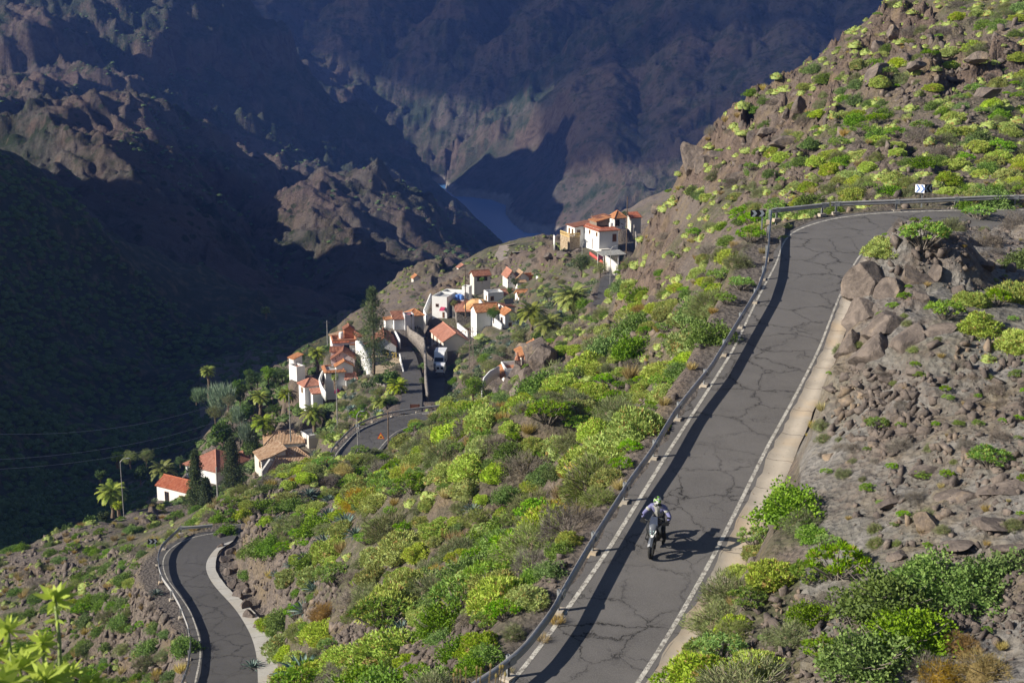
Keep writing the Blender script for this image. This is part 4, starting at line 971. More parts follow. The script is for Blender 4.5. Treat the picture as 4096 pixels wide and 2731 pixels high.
# 9 church-like house
h9 = house('church', 'white village church with a long brown roof and a dark wooden door behind the plaza', 372.5, 359, 268, 6, 'church', 6)
block(h9, 0, 0, 4.7, 8.6, 2.7, white, ('gable', 'y', 1.7), T_brown, wins=[('R', 2.0, 0, 1.2, 1.9, 'door')])
MB().box(3.7, 4.1, -.1, -.01, 1.1, 1.6).build('plaque', steel_dark, h9)
block(h9, -2.6, -.3, 2.5, 3.0, 2.4, white, ('shed', 'L', .5), T_brown)
h10 = house('brown_roofed_house', 'house with a weathered brown hip roof between the church and the orange terrace', 343, 344, 274, 20)
block(h10, 0, 0, 4.2, 4.4, 1.4, cream, ('hip', 1.1), T_brown); block(h10, -1.6, 1.2, 2.2, 3.6, 1.1, cream, ('shed', 'L', .6), T_tan)
# 11 tower house
h11 = house('tower_house', 'grey-white tower house with a red flat roof and orange tiled wings', 405.2, 330, 277, 14)
block(h11, 0, 0, 1.9, 2.6, 3.1, wallm('grey_white_render', (.55, .54, .55), .3), ('flat', .12), redfl)
block(h11, -2.1, .9, 2.1, 3.2, 2.2, white, ('shed', 'R', 1.0), T_brown); block(h11, -3.6, 2.5, 3.2, 2.4, 1.8, white, ('shed', 'L', .5), T_or)
block(h11, 1.2, 3.2, 3.2, 3.2, 2.3, cream, ('hip', 1.1), T_or); MB().box(-2.2, -1.8, 3.6, 4.0, 1.5, 3.0).build('chimney', cream, h11)
# 12 big flat white
h12 = house('flat_roofed_house', 'large white cubic house with a flat grey roof terrace and blue water tanks', 447, 318, 284, 72, r=6)
block(h12, 0, 0, 5.2, 3.3, 4.3, white, ('flat', .25), greyfl, wins=[('L', .55, .1, .45, 1.2, 'door'), ('L', 1.9, 2.4, .5, .5, 'd')])
block(h12, 5.2, -2.0, 3.4, 5.3, 4.1, white, ('flat', .35), greyfl); block(h12, 6.4, -2.6, 1.8, 1.6, 5.6, white, ('flat', .05), greyfl)
b = MB()
for x, y in ((3.6, -1.0), (4.4, -1.2), (3.7, -1.9)): b.lathe([(.4, 0), (.45, .4), (.42, .9), (.15, 1.05)], 10, (x, y, 3.4))
b.build('water_tank', simple('blue_plastic', (.12, .25, .62), .5, .1, 2), h12)
block(h12, 2.9, -2.6, 2.3, 2.5, 3.3, pinkw, ('flat', .1), greyfl)
add('awning', roofmesh([[(-1.1, .3, 1.9), (-1.1, 1.3, 1.9), (-.1, 1.3, 2.4), (-.1, .3, 2.4)]], simple('magenta_cloth', (.45, .05, .12), .7, .1, 2)), h12)
# 13 salmon terrace roofs beside it
h13 = house('salmon_roofed_row', 'row of low sheds under flat salmon tiled roofs beside the orange rock', 456.5, 316, 281, 8)
block(h13, 0, 0, 4.0, 3.4, 1.0, mason, ('shed', 'R', .9), T_pink); block(h13, -.5, 3.4, 3.2, 2.4, 1.8, cream, ('shed', 'R', .5), T_brown)
# 14 long gable
h14 = house('long_gabled_house', 'long stone-sided house with a wide salmon red gabled roof beside the parked vans', 443.5, 351, 265, 17, r=6)
block(h14, 0, 0, 5.0, 10.0, 2.0, cream, ('gable', 'y', 1.5), T_pink, wins=[('L', 1.6, -.3, .8, 1.7, 'door'), ('L', 4.6, -.1, .8, 1.6, 'door'), ('L', 7.6, 0, .8, 1.6, 'door')])
block(h14, 5.3, 1.4, 2.6, 7.0, 1.9, white, ('shed', 'O', 1.2), T_or)
MB().box(5.02, 5.28, .6, 8.6, 1.6, 3.5).build('parapet', white, h14)
# 15 white complex
h15 = house('arched_white_house', 'white house with an arch, orange tiled roofs and a solar panel above the cactus', 505, 328, 262, 22)
block(h15, 0, 0, 2.5, 3.6, 2.7, white, ('gable', 'y', .8), T_or, wins=[('L', 1.2, .3, .9, 1.5, 'd'), ('R', .8, .4, .5, .6, 'w')])
block(h15, -4.6, 3.2, 4.5, 3.2, 3.0, white, ('gable', 'x', 1.1), T_or); block(h15, 1.0, 3.4, 2.4, 2.6, 3.3, white, ('shed', 'O', .5), T_brown)
b = MB(); b.poly([(1.3, 3.1, 4.0), (3.2, 3.1, 4.0), (3.2, 3.9, 4.9), (1.3, 3.9, 4.9)]); b.build('solar_panel', steel_dark, h15)
# 16 chapel
h16 = house('dotted_chapel', 'pair of white gabled houses dotted with black stones on the terrace in mid village', 517.5, 290, 292, 14)
block(h16, 0, 0, 1.9, 3.4, 1.7, stip, ('shed', 'R', .5), T_tan, wins=[('L', 1.2, .7, .5, .7, 'd')])
block(h16, .3, 1.6, 2.6, 3.6, 2.4, stip, ('gable', 'y', 1.1), T_tan); block(h16, -1.6, 2.2, 1.8, 4.6, 2.6, stip, ('gable', 'y', 1.2), T_pink); block(h16, 3.0, 4.2, 3.2, 2.6, 2.2, terra, ('flat', .2, T_or), terra)
# 17 the villa
h17 = house('villa', 'tall white villa with tiled eaves, a yellow balustrade and a roof shelter above the reservoir', 599, 252, 283, 22, r=7)
block(h17, 0, 0, 4.3, 7.2, 4.6, white, ('flat', .05), terra, wins=[('R', 3.0, 2.0, .9, 1.6, 'door'), ('L', .9, 3.2, .55, .7, 'w'), ('L', 4.3, 3.2, .55, .7, 'w'), ('L', 3.2, .3, .12, 2.0, 'd')], found=3)
add('roof', roofmesh([[(-.4, -.4, 4.45), (4.7, -.4, 4.45), (3.7, .9, 5.0), (.8, .9, 5.0)], [(-.4, 7.3, 4.45), (-.4, -.4, 4.45), (.8, .9, 5.0), (.8, 7.3, 5.0)]], T_red), h17)
block(h17, -2.2, 7.2, 5.2, 4.0, 4.3, white, ('shed', 'L', .7), T_brown, wins=[('L', .8, 2.6, .6, 1.1, 'w'), ('L', 2.4, 2.6, .6, 1.1, 'w'), ('R', .6, 2.6, .6, 1.0, 'w')])
block(h17, -3.6, 6.6, 2.3, 4.8, 2.3, mason2, ('flat', .0), terra, found=5)
b = MB(); yel = simple('yellow_balustrade', (.72, .52, .22), .7, .15, 2)
for a, c in (((-3.6, 6.6), (-3.6, 11.4)), ((-3.6, 6.6), (-1.4, 6.6))):
    b.tube([(*a, 3.05), (*c, 3.05)], .09, 4); b.tube([(*a, 2.35), (*c, 2.35)], .07, 4)
    for t in np.linspace(0, 1, 14): b.tube([(a[0] + (c[0] - a[0]) * t, a[1] + (c[1] - a[1]) * t, 2.3), (a[0] + (c[0] - a[0]) * t, a[1] + (c[1] - a[1]) * t, 3.05)], .06, 4)
b.build('balustrade', yel, h17)
block(h17, 1.0, 3.4, 3.0, 3.4, .9, simple('screen_mesh', (.25, .2, .15), .9, .3, 5), ('shed', 'L', .7), T_or, found=0, z0=4.9)
block(h17, 2.2, 5.2, 2.6, 3.0, 1.6, white, ('shed', 'L', .5), T_brown, found=0, z0=4.5)
MB().lathe([(.35, 0), (.42, .6), (.42, 1.0), (.2, 1.05)], 10, (3.7, 2.2, 4.55)).build('water_tank', white, h17)
MB().box(-.2, 1.9, -1.5, -.1, -3, .8).box(1.2, 3.4, -2.1, -1.3, -3, .2).build('forecourt_wall', cream, h17)
ant(h17, 1.5, 7.0, 5.8)
h18 = house('pyramid_roofed_hut', 'small dotted white hut with a pyramid orange roof right behind the villa', 614.5, 229.5, 300, 24, 'hut', 3)
block(h18, 0, 0, 2.7, 2.7, 2.5, stip, ('hip', 1.5), T_or, wins=[('R', .3, .9, .8, 1.2, 'd')])
h18b = house('red_roofed_shed', 'low shed with a red roof beyond the hut right of the villa', 631, 222, 305, 20, 'shed', 2.5)
block(h18b, 0, 0, 2.4, 2.2, 1.0, cream, ('shed', 'R', .9), T_red)
# 19 barbecue house
h19 = house('barbecue_terrace_house', 'white house with an orange roof and a barbecue terrace behind the boulder outcrop', 506, 385, 224, 10, r=6)
block(h19, 0, 0, 5.6, 5.0, 2.4, white, ('flat', .45), terra); block(h19, 3.4, 4.2, 6.0, 5.0, 3.9, cream, ('gable', 'y', 1.5), T_or, ov=.4)
add('roof', roofmesh([[(-.9, 4.6, 2.0), (-.9, -.1, 1.2), (-.02, -.1, 1.9), (-.02, 4.6, 2.6)]], T_or), h19)
block(h19, 2.2, -2.1, 3.4, 2.0, 1.0, white, ('shed', 'R', .4), T_pink); block(h19, 2.6, -.9, .8, .7, 2.2, pinkw, ('gable', 'y', .4), T_red, ov=.1)
b = MB()
for x in (2.1, 3.7): b.box(x, x + 1.1, 3.6, 4.3, 2.2, 3.3)
b.build('barbecue', mason, h19)
b = MB(); b.lathe([(.5, 0), (.45, .3), (.16, .8), (.14, 1.3)], 8, (2.65, 3.95, 3.3)); b.lathe([(.6, 0), (.55, .5), (.3, .9), (.1, 1.0)], 8, (4.25, 3.95, 3.3)); b.build('brick_oven', simple('oven_brick', (.38, .17, .1), .9, .3, 4), h19)
b = MB(); b.box(6.6, 7.3, 6.3, 7.0, 4.6, 6.0); b.build('chimney', T_brown, h19)
# further houses that fill the gaps of the village
hx = house('stepped_house', 'small white house with a brown shed roof wedged between the church and the tower house', 391, 339, 282, 16, r=3)
block(hx, 0, 0, 3.2, 2.8, 2.2, white, ('shed', 'R', .8), T_brown, wins=[('R', 1.1, .7, .7, .9, 'g')]); block(hx, -1.8, 1.2, 1.7, 2.4, 1.7, cream, ('flat', .2), greyfl)
hx = house('white_garden_house', 'white flat-topped house with a low salmon wing above the orange sprayed rock', 488, 303, 286, 18, r=3)
block(hx, 0, 0, 3.4, 3.0, 2.0, white, ('flat', .3), greyfl, wins=[('R', .6, .6, .6, .8, 'w'), ('L', .8, .6, .6, .8, 'w')]); block(hx, 3.5, .5, 2.4, 2.6, 1.6, white, ('gable', 'x', .7), T_pink)
hx = house('lower_white_house', 'white house with a salmon hip roof in the trees below the terrace house', 305, 397, 252, 30, r=3)
block(hx, 0, 0, 3.6, 3.0, 2.1, white, ('hip', 1.1), T_pink, wins=[('R', 1.2, .7, .7, .9, 'w'), ('L', 1.0, .7, .6, .9, 'w')])
hx = house('courtyard_house', 'white house with an orange gable beside the arched white house', 519, 306, 276, 14, r=3)
block(hx, 0, 0, 3.4, 3.2, 2.1, white, ('gable', 'x', .9), T_or, wins=[('R', 1.3, .6, .7, .9, 'g'), ('L', 1.2, .6, .6, .8, 'w')])
hx = house('ridge_house', 'low cream house with a brown roof between the chapel and the white cubic house', 474, 283, 302, 20, r=3)
block(hx, 0, 0, 3.8, 2.8, 1.7, cream, ('gable', 'x', .8), T_brown, wins=[('R', .8, .5, .7, .8, 'd'), ('R', 2.4, .5, .6, .8, 'd')])
# far specks
for (px, py, Y, lb, lab, mt) in ((413.5, 282, 366, 1.9, 'tiny orange-roofed hut lower on the ridge tip', T_or), (420, 277, 385, 2.2, 'tiny white hut with a salmon roof higher on the ridge tip', T_pink), (459, 271.5, 384, 2.6, 'small flat stone hut on the skyline left of the dirt track', T_pink)):
    o = house('hillside_hut', lab, px, py, Y, 20, 'hut', 2); block(o, 0, 0, lb, 2.0, 1.2, cream, ('gable', 'y', .7), mt)

# walls of the village
def wall(name, label, pts, h, th, mat, cat='wall', cap=None, down=.7):
    P = resample(np.array([W(*p) for p in pts]), .8); T = np.gradient(P[:, :2], axis=0); T /= np.linalg.norm(T, axis=1)[:, None]
    N = np.stack([T[:, 1], -T[:, 0], np.zeros(len(T))], 1) * th / 2; o = P[0].copy(); P = P - o
    hh = np.broadcast_to(np.asarray(h, float), len(P)) if not hasattr(h, '__len__') else np.interp(np.linspace(0, 1, len(P)), np.linspace(0, 1, len(h)), h)
    up = np.zeros_like(P); up[:, 2] = hh; dn = np.zeros_like(P); dn[:, 2] = -down
    V = np.stack([P - N + dn, P - N + up, P + N + up, P + N + dn], 1); n = len(P); i = np.arange(4 * n).reshape(n, 4)
    Q = np.concatenate([np.stack([i[:-1, k], i[:-1, (k + 1) % 4], i[1:, (k + 1) % 4], i[1:, k]], -1) for k in range(4)] + [i[:1, ::-1], i[-1:]])
    ob = add(name, mesh_np(name, V.reshape(-1, 3), Q, mat)); ob.location = [float(c) for c in o]; return tag(ob, label, cat)
wall('retaining_wall', 'broad bright white retaining wall falling diagonally left of the tall pine', [(358, 351, 262), (362, 357, 261), (367, 368, 258), (371, 380, 255)], [2.2, 2.6, 2.8, 2.0], 1.1, white)
wall('curved_parapet', 'curved white parapet wall below the orange roofed house', [(327, 372, 262), (322, 377, 258), (319.5, 384, 254), (322, 391, 250), (326, 397, 247)], 1.1, .25, white)
wall('street_wall', 'grey stone wall between the two village streets', [(427.5, 400, 224), (425.8, 384, 236), (425.6, 368, 250), (424, 352, 262)], [1.4, 2.0, 2.6, 3.0], .5, mason)
wall('street_wall', 'stone wall curving up beside the upper end of the van street', [(424, 352, 262), (417, 343, 268), (410, 336, 273), (408, 331, 277)], [2.8, 2.2, 1.6, 1.2], .5, mason)
wall('plaza_wall', 'white low wall edging the church plaza along the street', [(403.5, 375, 248), (401.5, 366, 255), (400, 358, 261)], 1.0, .25, white)
wall('stair_wall', 'white stepped wall climbing left of the tower house', [(400, 345, 270), (396, 337, 276), (391, 331, 282)], 1.2, .3, white)
wall('lane_wall', 'tall white wall of the lane below the flat-roofed house', [(427, 322, 284), (424, 316, 289), (427, 309, 293), (431, 302, 297)], [1.4, 1.4, 1.4, 2.0], .3, white)
wall('garden_wall', 'bright white sloping garden wall left of the arched white house', [(480, 312, 272), (486, 319, 268), (494, 325, 264), (502, 329, 261)], [2.6, 2.2, 1.6, 1.0], .5, white)
wall('plaza_front_wall', 'rubble wall under the front edge of the church plaza', [(371, 381, 250), (378, 388, 244), (386, 395, 238)], [1.6, 1.8, 1.8], .4, mason)
wall('drive_wall', 'curved white wall of the driveway left of the barbecue terrace', [(482, 393, 210), (484, 384, 216), (490, 377, 221), (499, 372, 225)], 1.1, .25, white)
wall('villa_red_wall', 'red painted low wall below the villa', [(590, 253, 277), (597, 258, 273), (604, 263, 268)], .3, .3, simple('red_paint', (.55, .10, .08), .7, .15, 2), down=.3)
wall('pavilion_base_wall', 'concrete wall under the glass pavilion', [(606, 265, 264), (613, 270, 258), (618, 275, 252)], 1.9, .4, cream)
wall('villa_stone_wall', 'netted grey stone wall across the street from the villa', [(634, 236, 296), (636, 246, 286), (637, 256, 278)], [2.5, 2.6, 1.4], .4, mason)
wall('white_gatepost_wall', 'narrow white wall standing alone on the ridge left of the villa', [(554, 246, 288), (554.6, 247, 286)], [2.4, 2.4], .3, white)
wall('white_gate_wall', 'small white gate wall right of the dotted chapel', [(536, 288, 285), (540, 288, 285)], 2.6, .3, white)
# orange sprayed rock
def rockmesh(seed, sx=1, sy=1, sz=1, cuts=14, sub=3, rough=.05, dlo=.5, dhi=.86):
    import bmesh
    bm = bmesh.new(); bmesh.ops.create_icosphere(bm, subdivisions=sub, radius=1); r = np.random.default_rng(seed)
    V = np.array([v.co for v in bm.verts])
    for _ in range(cuts):
        n = unit(r.normal(0, 1, 3)); d = r.uniform(dlo, dhi); s = V @ n - d; V = V - np.outer(np.maximum(s, 0), n) * .97
    V += rough * fbm(V[:, 0] * 3 + seed, V[:, 1] * 3 + V[:, 2] * 2, 4, seed)[:, None] * V
    for v, c in zip(bm.verts, V * np.array((sx, sy, sz))): v.co = c
    me = bpy.data.meshes.new('rock'); bm.to_mesh(me); bm.free(); return me
o = add('sprayed_rock', rockmesh(5, 3.4, 3.0, 2.6, 9, 4, .12), loc=W(478, 311, 283)); o.data.materials.append(simple('orange_sprayed_cement', (.62, .36, .16), .9, .18, 1.2, bump=.4)); tag(o, 'bulging rock face sprayed with orange cement behind the salmon roofs', 'rock')
keep.append((o.location.x, o.location.y, 3.4))
# plaza
pl = [W(378, 379, 247), W(404, 378, 247), W(401, 358, 263), W(371, 359, 265)]
zc_ = sum(p[2] for p in pl) / 4
b = MB(); b.prism([(p[0], p[1]) for p in pl], zc_ - 3, zc_ + .35); tag(b.build('church_plaza', simple('tan_paving', (.42, .33, .22), .9, .2, 2)), kind='structure')
yd = [W(140, 533, 196), W(172, 534, 194), W(176, 517, 212), W(146, 516, 212)]
b = MB(); b.poly([tuple(p + np.array((0, 0, .35))) for p in yd]); tag(b.build('gravel_yard', simple('pale_gravel', (.36, .31, .25), .95, .3, 6)), kind='structure')
tr = resample(pts3([(519, 270, 330), (514, 264, 345), (507, 256, 365), (500, 251, 385), (506, 246, 400), (514, 246, 398)]), 2); tr[:, 2] = gz(tr[:, 0], tr[:, 1]) + .35
ribbon('dirt_track', tr, 1.6, simple('pale_dirt', (.34, .28, .23), .95, .2, 1), .05)
# decade of small things in the village
def at(px, py, Y): return W(px, py, Y)
# letters of the year in front of the church
for ch, px in (('2', 387.5), ('2', 393), ('3', 395.5)):
    cu_c = bpy.data.curves.new('year_digit', 'FONT'); cu_c.body = ch; cu_c.size = 1.5; cu_c.extrude = .08; cu_c.align_x = 'CENTER'
    tmp = bpy.data.objects.new('t', cu_c); me = bpy.data.meshes.new_from_object(tmp); bpy.data.objects.remove(tmp)
    o = add('year_digit', me); p = at(px, 359.5, 262.5); o.location = [float(c) for c in p]; o.location.z = zc_ + .36; o.rotation_euler = (R(90), 0, 0)
    me.materials.append(simple('gold_paint', (.6, .45, .12), .5, .1, 2)); tag(o, {387.5: 'gold digit two standing left before the church door', 393: 'gold digit two beside the three before the church', 395.5: 'gold digit three at the right end before the church'}[px], 'digit')
# street lamps
def lamp(px, py, Y, h, label, arm=0):
    t = thing('street_lamp', label, 'street lamp', at(px, py, Y))
    if arm:
        MB().tube([(0, 0, -.5), (0, 0, h), (arm * .4, 0, h + .5), (arm, 0, h + .6)], [.07, .06, .05, .04], 6).build('pole', galv_old, t)
        MB().ell((arm * 1.1, 0, h + .58), (.35, .15, .1), 8, 5).build('lamp_head', metal, t)
    else:
        MB().tube([(0, 0, -.5), (0, 0, h)], [.08, .05], 6).build('pole', steel_dark, t)
        MB().lathe([(.06, 0), (.17, .1), (.2, .5), (.05, .65)], 6, (0, 0, h)).build('lantern', glass, t)
lamp(425, 356, 257, 3.2, 'black lantern post at the top of the stone wall by the vans'); lamp(417.5, 343, 268, 3.0, 'black lantern post on the wall bend behind the stone wall'); lamp(411.5, 331, 276, 3.0, 'black lantern post beside the tower house')
lamp(124, 517, 214, 9.5, 'tall grey street lamp beside the large palm at lower left', 1.2); lamp(582, 266, 262, 4.2, 'grey street lamp on the bend below the villa', .8); lamp(610, 286, 240, 6.5, 'grey lamp post by the villa road', .9)
lamp(358, 455, 176, 5.5, 'thin lamp post at the outer edge of the village hairpin', .7)
# utility poles
def pole(px, py, Y, h, label, mat=None, arms=1):
    t = thing('utility_pole', label, 'utility pole', at(px, py, Y)); MB().tube([(0, 0, -1), (0, 0, h)], [.12, .08], 7).build('pole', mat or M['trunk'], t)
    for k in range(arms): MB().box(-.7, .7, -.05, .05, h - .5 - .6 * k, h - .38 - .6 * k).build('crossarm', steel_dark, t)
pole(465.5, 312, 274, 9, 'tall brown wooden pole before the orange rock'); pole(626, 268, 268, 14, 'tall dark pole beside the villa street', None, 0)
pole(388.5, 443, 183, 4.6, 'short wooden pole inside the hairpin', None, 0); pole(290.5, 436, 250, 8.5, 'grey pole behind the tan roofs', galv_old); pole(338, 440, 222, 12, 'slim grey pole right of the flat annex', galv_old, 0)
pole(341, 388, 262, 6, 'slim pole with a lamp beside the dotted gable house', galv_old); pole(327.5, 341, 285, 4.5, 'thin pole with wires behind the orange terrace', galv_old)
pole(219, 521, 150, 6.5, 'green-grey pole behind the conifers above the hairpin', galv_old, 0)
# lattice pylon
t = thing('lattice_pylon', 'rusty lattice power pylon standing among cactus below the long gabled house', 'pylon', at(471.5, 372, 238)); b = MB(); H = 8.0
for sx, sy in ((-1, -1), (1, -1), (1, 1), (-1, 1)): b.tube([(sx * .42, sy * .42, -1), (sx * .28, sy * .28, H)], .045, 4)
for k in range(10):
    z0, z1 = H * k / 10, H * (k + 1) / 10; w0, w1 = .42 - .014 * k, .42 - .014 * (k + 1)
    for (a, c) in (((-1, -1), (1, -1)), ((1, -1), (1, 1)), ((1, 1), (-1, 1)), ((-1, 1), (-1, -1))): b.tube([(a[0] * w0, a[1] * w0, z0), (c[0] * w1, c[1] * w1, z1)], .025, 3); b.tube([(a[0] * w1, a[1] * w1, z1), (c[0] * w1, c[1] * w1, z1)], .025, 3)
rust = simple('rusted_steel', (.25, .2, .17), .8, .3, 3); b.build('tower', rust, t)
b = MB()
for z, L in ((H - .6, 1.7), (H - 3.0, 1.4)):
    b.tube([(-L, 0, z), (L, 0, z)], .06, 4); b.tube([(-L, 0, z), (0, 0, z + .9)], .03, 3); b.tube([(L, 0, z), (0, 0, z + .9)], .03, 3)
    for x in (-L, -L * .6, L * .6, L): b.tube([(x, 0, z), (x, 0, z - .5)], .06, 5)
b.build('crossarm', rust, t)
# wires across the dark valley
wire = simple('pale_cable', (.5, .5, .48), .6, .1, 1)
for k, (a, c, sg) in enumerate((((-40, 432, 200), (212, 405, 270), 1), ((-40, 460, 195), (240, 413, 262), 2), ((-40, 470, 193), (250, 420, 258), 3))):
    A, B = at(*a), at(*c); P = [A + (B - A) * t + np.array((0, 0, -2.2 * 4 * t * (1 - t))) for t in np.linspace(0, 1, 30)]
    o = MB().tube(P, .022, 3).build('power_cable', wire); tag(o, ['upper pale cable hanging across the dark gorge', 'middle pale cable hanging across the dark gorge', 'lowest pale cable hanging across the dark gorge'][k], 'cable')
# vehicles on the street
def wheel(mb_t, mb_r, x, y, r=.33, w_=.2):
    pass
def vehicle(kind, px, py, Y, head, label, cat):
    t = thing(kind, label, cat, at(px, py, Y), R(head)); body = simple('white_paint', (.80, .80, .79), .35, .04, 1)
    big = kind == 'box_truck'
    w2, L = (1.05, 5.2) if big else (.8, 3.7)
    def prof(mb, pts, w_):     # side profile (y, z) extruded across x
        k = len(pts); n = mb.P([(-w_, y, z) for y, z in pts] + [(w_, y, z) for y, z in pts]); mb.f.append(tuple(n + i for i in range(k))); mb.f.append(tuple(n + 2 * k - 1 - i for i in range(k)))
        for i in range(k): j = (i + 1) % k; mb.f.append((n + j, n + i, n + k + i, n + k + j))
        return mb
    if big:
        prof(MB(), [(-2.6, .35), (-2.6, 1.05), (-2.2, 1.25), (-1.85, 2.0), (-1.7, 2.15), (-.9, 2.15), (-.9, .35)], .95).build('cab', body, t)
        MB().box(-1.05, 1.05, -.85, 2.6, .6, 2.9).build('cargo_box', body, t)
        prof(MB(), [(-2.21, 1.3), (-1.87, 2.02), (-1.85, 2.02), (-2.17, 1.3)], .82).build('windscreen', glass, t)
        prof(MB(), [(-1.6, 2.16), (-.88, 2.9), (-.88, 2.16)], .95).build('wind_deflector', body, t)
        MB().box(-.8, .8, -2.66, -2.6, .55, .85).build('grille', steel_dark, t)
        for x in (-.78, .78): MB().cbox((x, -2.63, .95), (.28, .08, .16)).build('headlight', metal, t)
        for x in (-1.2, 1.2): MB().cbox((x, -2.0, 1.6), (.16, .1, .34)).build('mirror', steel_dark, t)
        ys = (-1.9, 1.7)
    else:
        prof(MB(), [(-1.85, .3), (-1.85, .8), (-1.72, 1.75), (-1.5, 1.85), (.3, 1.82), (.75, 1.1), (1.7, .9), (1.85, .6), (1.85, .3)], w2).build('body', body, t)
        for x in (-.36, .36): MB().cbox((x, -1.8, 1.28), (.5, .1, .42)).build('rear_window', glass, t)
        prof(MB(), [(.34, 1.72), (.72, 1.14), (.76, 1.16), (.38, 1.76)], .68).build('windscreen', glass, t)
        for x in (-.72, .72): MB().cbox((x, -1.85, .9), (.12, .06, .3)).build('tail_light', redfl, t)
        MB().box(-.78, .78, -1.93, -1.85, .32, .5).build('bumper', steel_dark, t); ys = (-1.2, 1.2)
    for y in ys:
        for s in (-1, 1):
            b = MB(); b.M = Matrix.Translation((s * (w2 - .12), y, .34)) @ Matrix.Rotation(R(90), 4, 'Y'); b.lathe([(.2, -.1), (.34, -.1), (.35, 0), (.34, .1), (.2, .1)], 14); o = b.build('wheel', simple('rubber', (.02, .02, .02), .8), t)
            b = MB(); b.M = Matrix.Translation((s * (w2 - .12), y, .34)) @ Matrix.Rotation(R(90), 4, 'Y'); b.lathe([(.02, -.11), (.19, -.11), (.19, .11), (.02, .11)], 12); b.build('rim', metal, o)
    keep.append((t.location.x, t.location.y, 2.4))
vehicle('box_truck', 440.3, 365, 257, -4, 'white box truck facing down the street under the long gabled house', 'truck')
vehicle('panel_van', 441, 372, 249, -3, 'small white panel van with two dark rear windows parked before the truck', 'van')
# pavilion
t = thing('glass_pavilion', 'open pavilion with a grey slatted roof and dark glass below the villa', 'pavilion', at(611, 266, 265), R(22)); keep.append((t.location.x + 1, t.location.y + 1, 2.6))
b = MB()
for x, y in ((-1.6, 2.6), (-1.6, 0), (1.6, 0), (2.8, .4), (2.8, 2.6)): b.box(x, x + .12, y, y + .12, -1, 2.2)
b.build('post', white, t); add('roof', roofmesh([[(-1.9, -.2, 2.2), (3.2, -.2, 2.2), (3.2, 3.0, 2.6), (-1.9, 3.0, 2.6)]], simple('grey_slats', (.36, .35, .31), .8, .3, 4)), t)
MB().box(1.7, 2.8, .1, .16, .2, 2.1).build('glass_panel', simple('green_glass', (.01, .06, .06), .1, .1, 2), t)
wallp = simple('red_rail', (.55, .12, .09), .7, .1, 2); b = MB()
for z in (.5, .9): b.tube([(1.4, -1.2, z), (3.0, -1.4, z)], .05, 4)
for x in (1.4, 2.2, 3.0): b.tube([(x, -1.2 - (x - 1.4) * .12, -.6), (x, -1.2 - (x - 1.4) * .12, 1.0)], .05, 4)
b.build('railing', wallp, t)
# bougainvillea
V_, Q_, T_ = leaves(np.repeat(dome_pts(260, 3, .8)[0] * 1.0, 5, 0), np.repeat(dome_pts(260, 3, .8)[1], 5, 0), .2, .09, .8)
me = mesh_np('flowers', V_, Q_, leaf_mat('magenta_bracts', (.2, .03, .09), (.36, .06, .16), (.45, .12, .25)), False, [('tint', 'FACE', T_)])
for p, r_, lb in (((604, 259, 271), 1.1, 'dark pink bougainvillea climbing beside the villa pavilion'), ((337.5, 392, 249), .55, 'small pink bougainvillea on the curved terrace')):
    o = add('bougainvillea', me); o.location = [float(c) for c in at(*p)]; o.scale = (r_, r_, r_ * 1.2); tag(o, lb, 'bush')

for px, py, Y, r_ in ((922, 200, 91, 2.6), (757, 232, 83.5, 1.3), (153, 550, 118, 1.6), (359, 430, 188, 1.5), (381, 446, 180, 1.5), (415, 412, 205, 1.5), (880, 205, 90, 1.6), (900, 205, 90, 1.6)):
    p = W(px, py, Y); keep.append((p[0], p[1], r_))
# ------------------------------------------------------------------ trees
def palm_meshes(seed, n=52, skirt=16):
    r = np.random.default_rng(seed); V = []; Q = []; T = []
    for i in range(n + skirt):
        az = i * 2.399 + r.normal(0, .12); dead = i >= n
        el = (1.25 - 1.5 * (i / n) ** .9) if not dead else -.75 - r.random() * .5
        L = (1.0 if not dead else .62) * r.uniform(.88, 1.08); tt = r.random() * .7 + (.2 if not dead else -.15)
        dh = np.array((math.cos(az), math.sin(az), 0)); side = np.array((-math.sin(az), math.cos(az), 0)); up = np.array((0, 0, 1.))
        pts = []; p = np.zeros(3); e = el; N = 15
        for k in range(N + 1): pts.append(p.copy()); p = p + (dh * math.cos(e) + up * math.sin(e)) * L / N; e -= (1.45 / N) * (.5 + k / N)
        o = len(V)
        for k in range(N): V += [pts[k] - side * .016, pts[k] + side * .016, pts[k + 1] + side * .016, pts[k + 1] - side * .016]; Q.append((o, o + 1, o + 2, o + 3)); T.append(tt); o += 4
        for k in range(2, N + 1):
            tdir = unit(pts[k] - pts[k - 1]); ll = .23 * math.sin(math.pi * (k / (N + 1.6))) ** .6 * L
            for s in (-1, 1):
                for m_ in (0, .5):
                    b = pts[k - 1] + (pts[k] - pts[k - 1]) * m_; d = unit(side * s + tdir * .85 + up * (-.25 + r.normal(0, .12)))
                    V += [b, b + d * ll * .5 + tdir * .026, b + d * ll, b + d * ll * .5 - tdir * .026]; Q.append((o, o + 1, o + 2, o + 3)); T.append(tt + r.random() * .15); o += 4
    return mesh_np('crown', np.array(V), np.array(Q), M['palm'], False, [('tint', 'FACE', np.clip(T, 0, 1))])
PALM = [palm_meshes(1), palm_meshes(2, 46, 10), palm_meshes(3, 56, 22)]
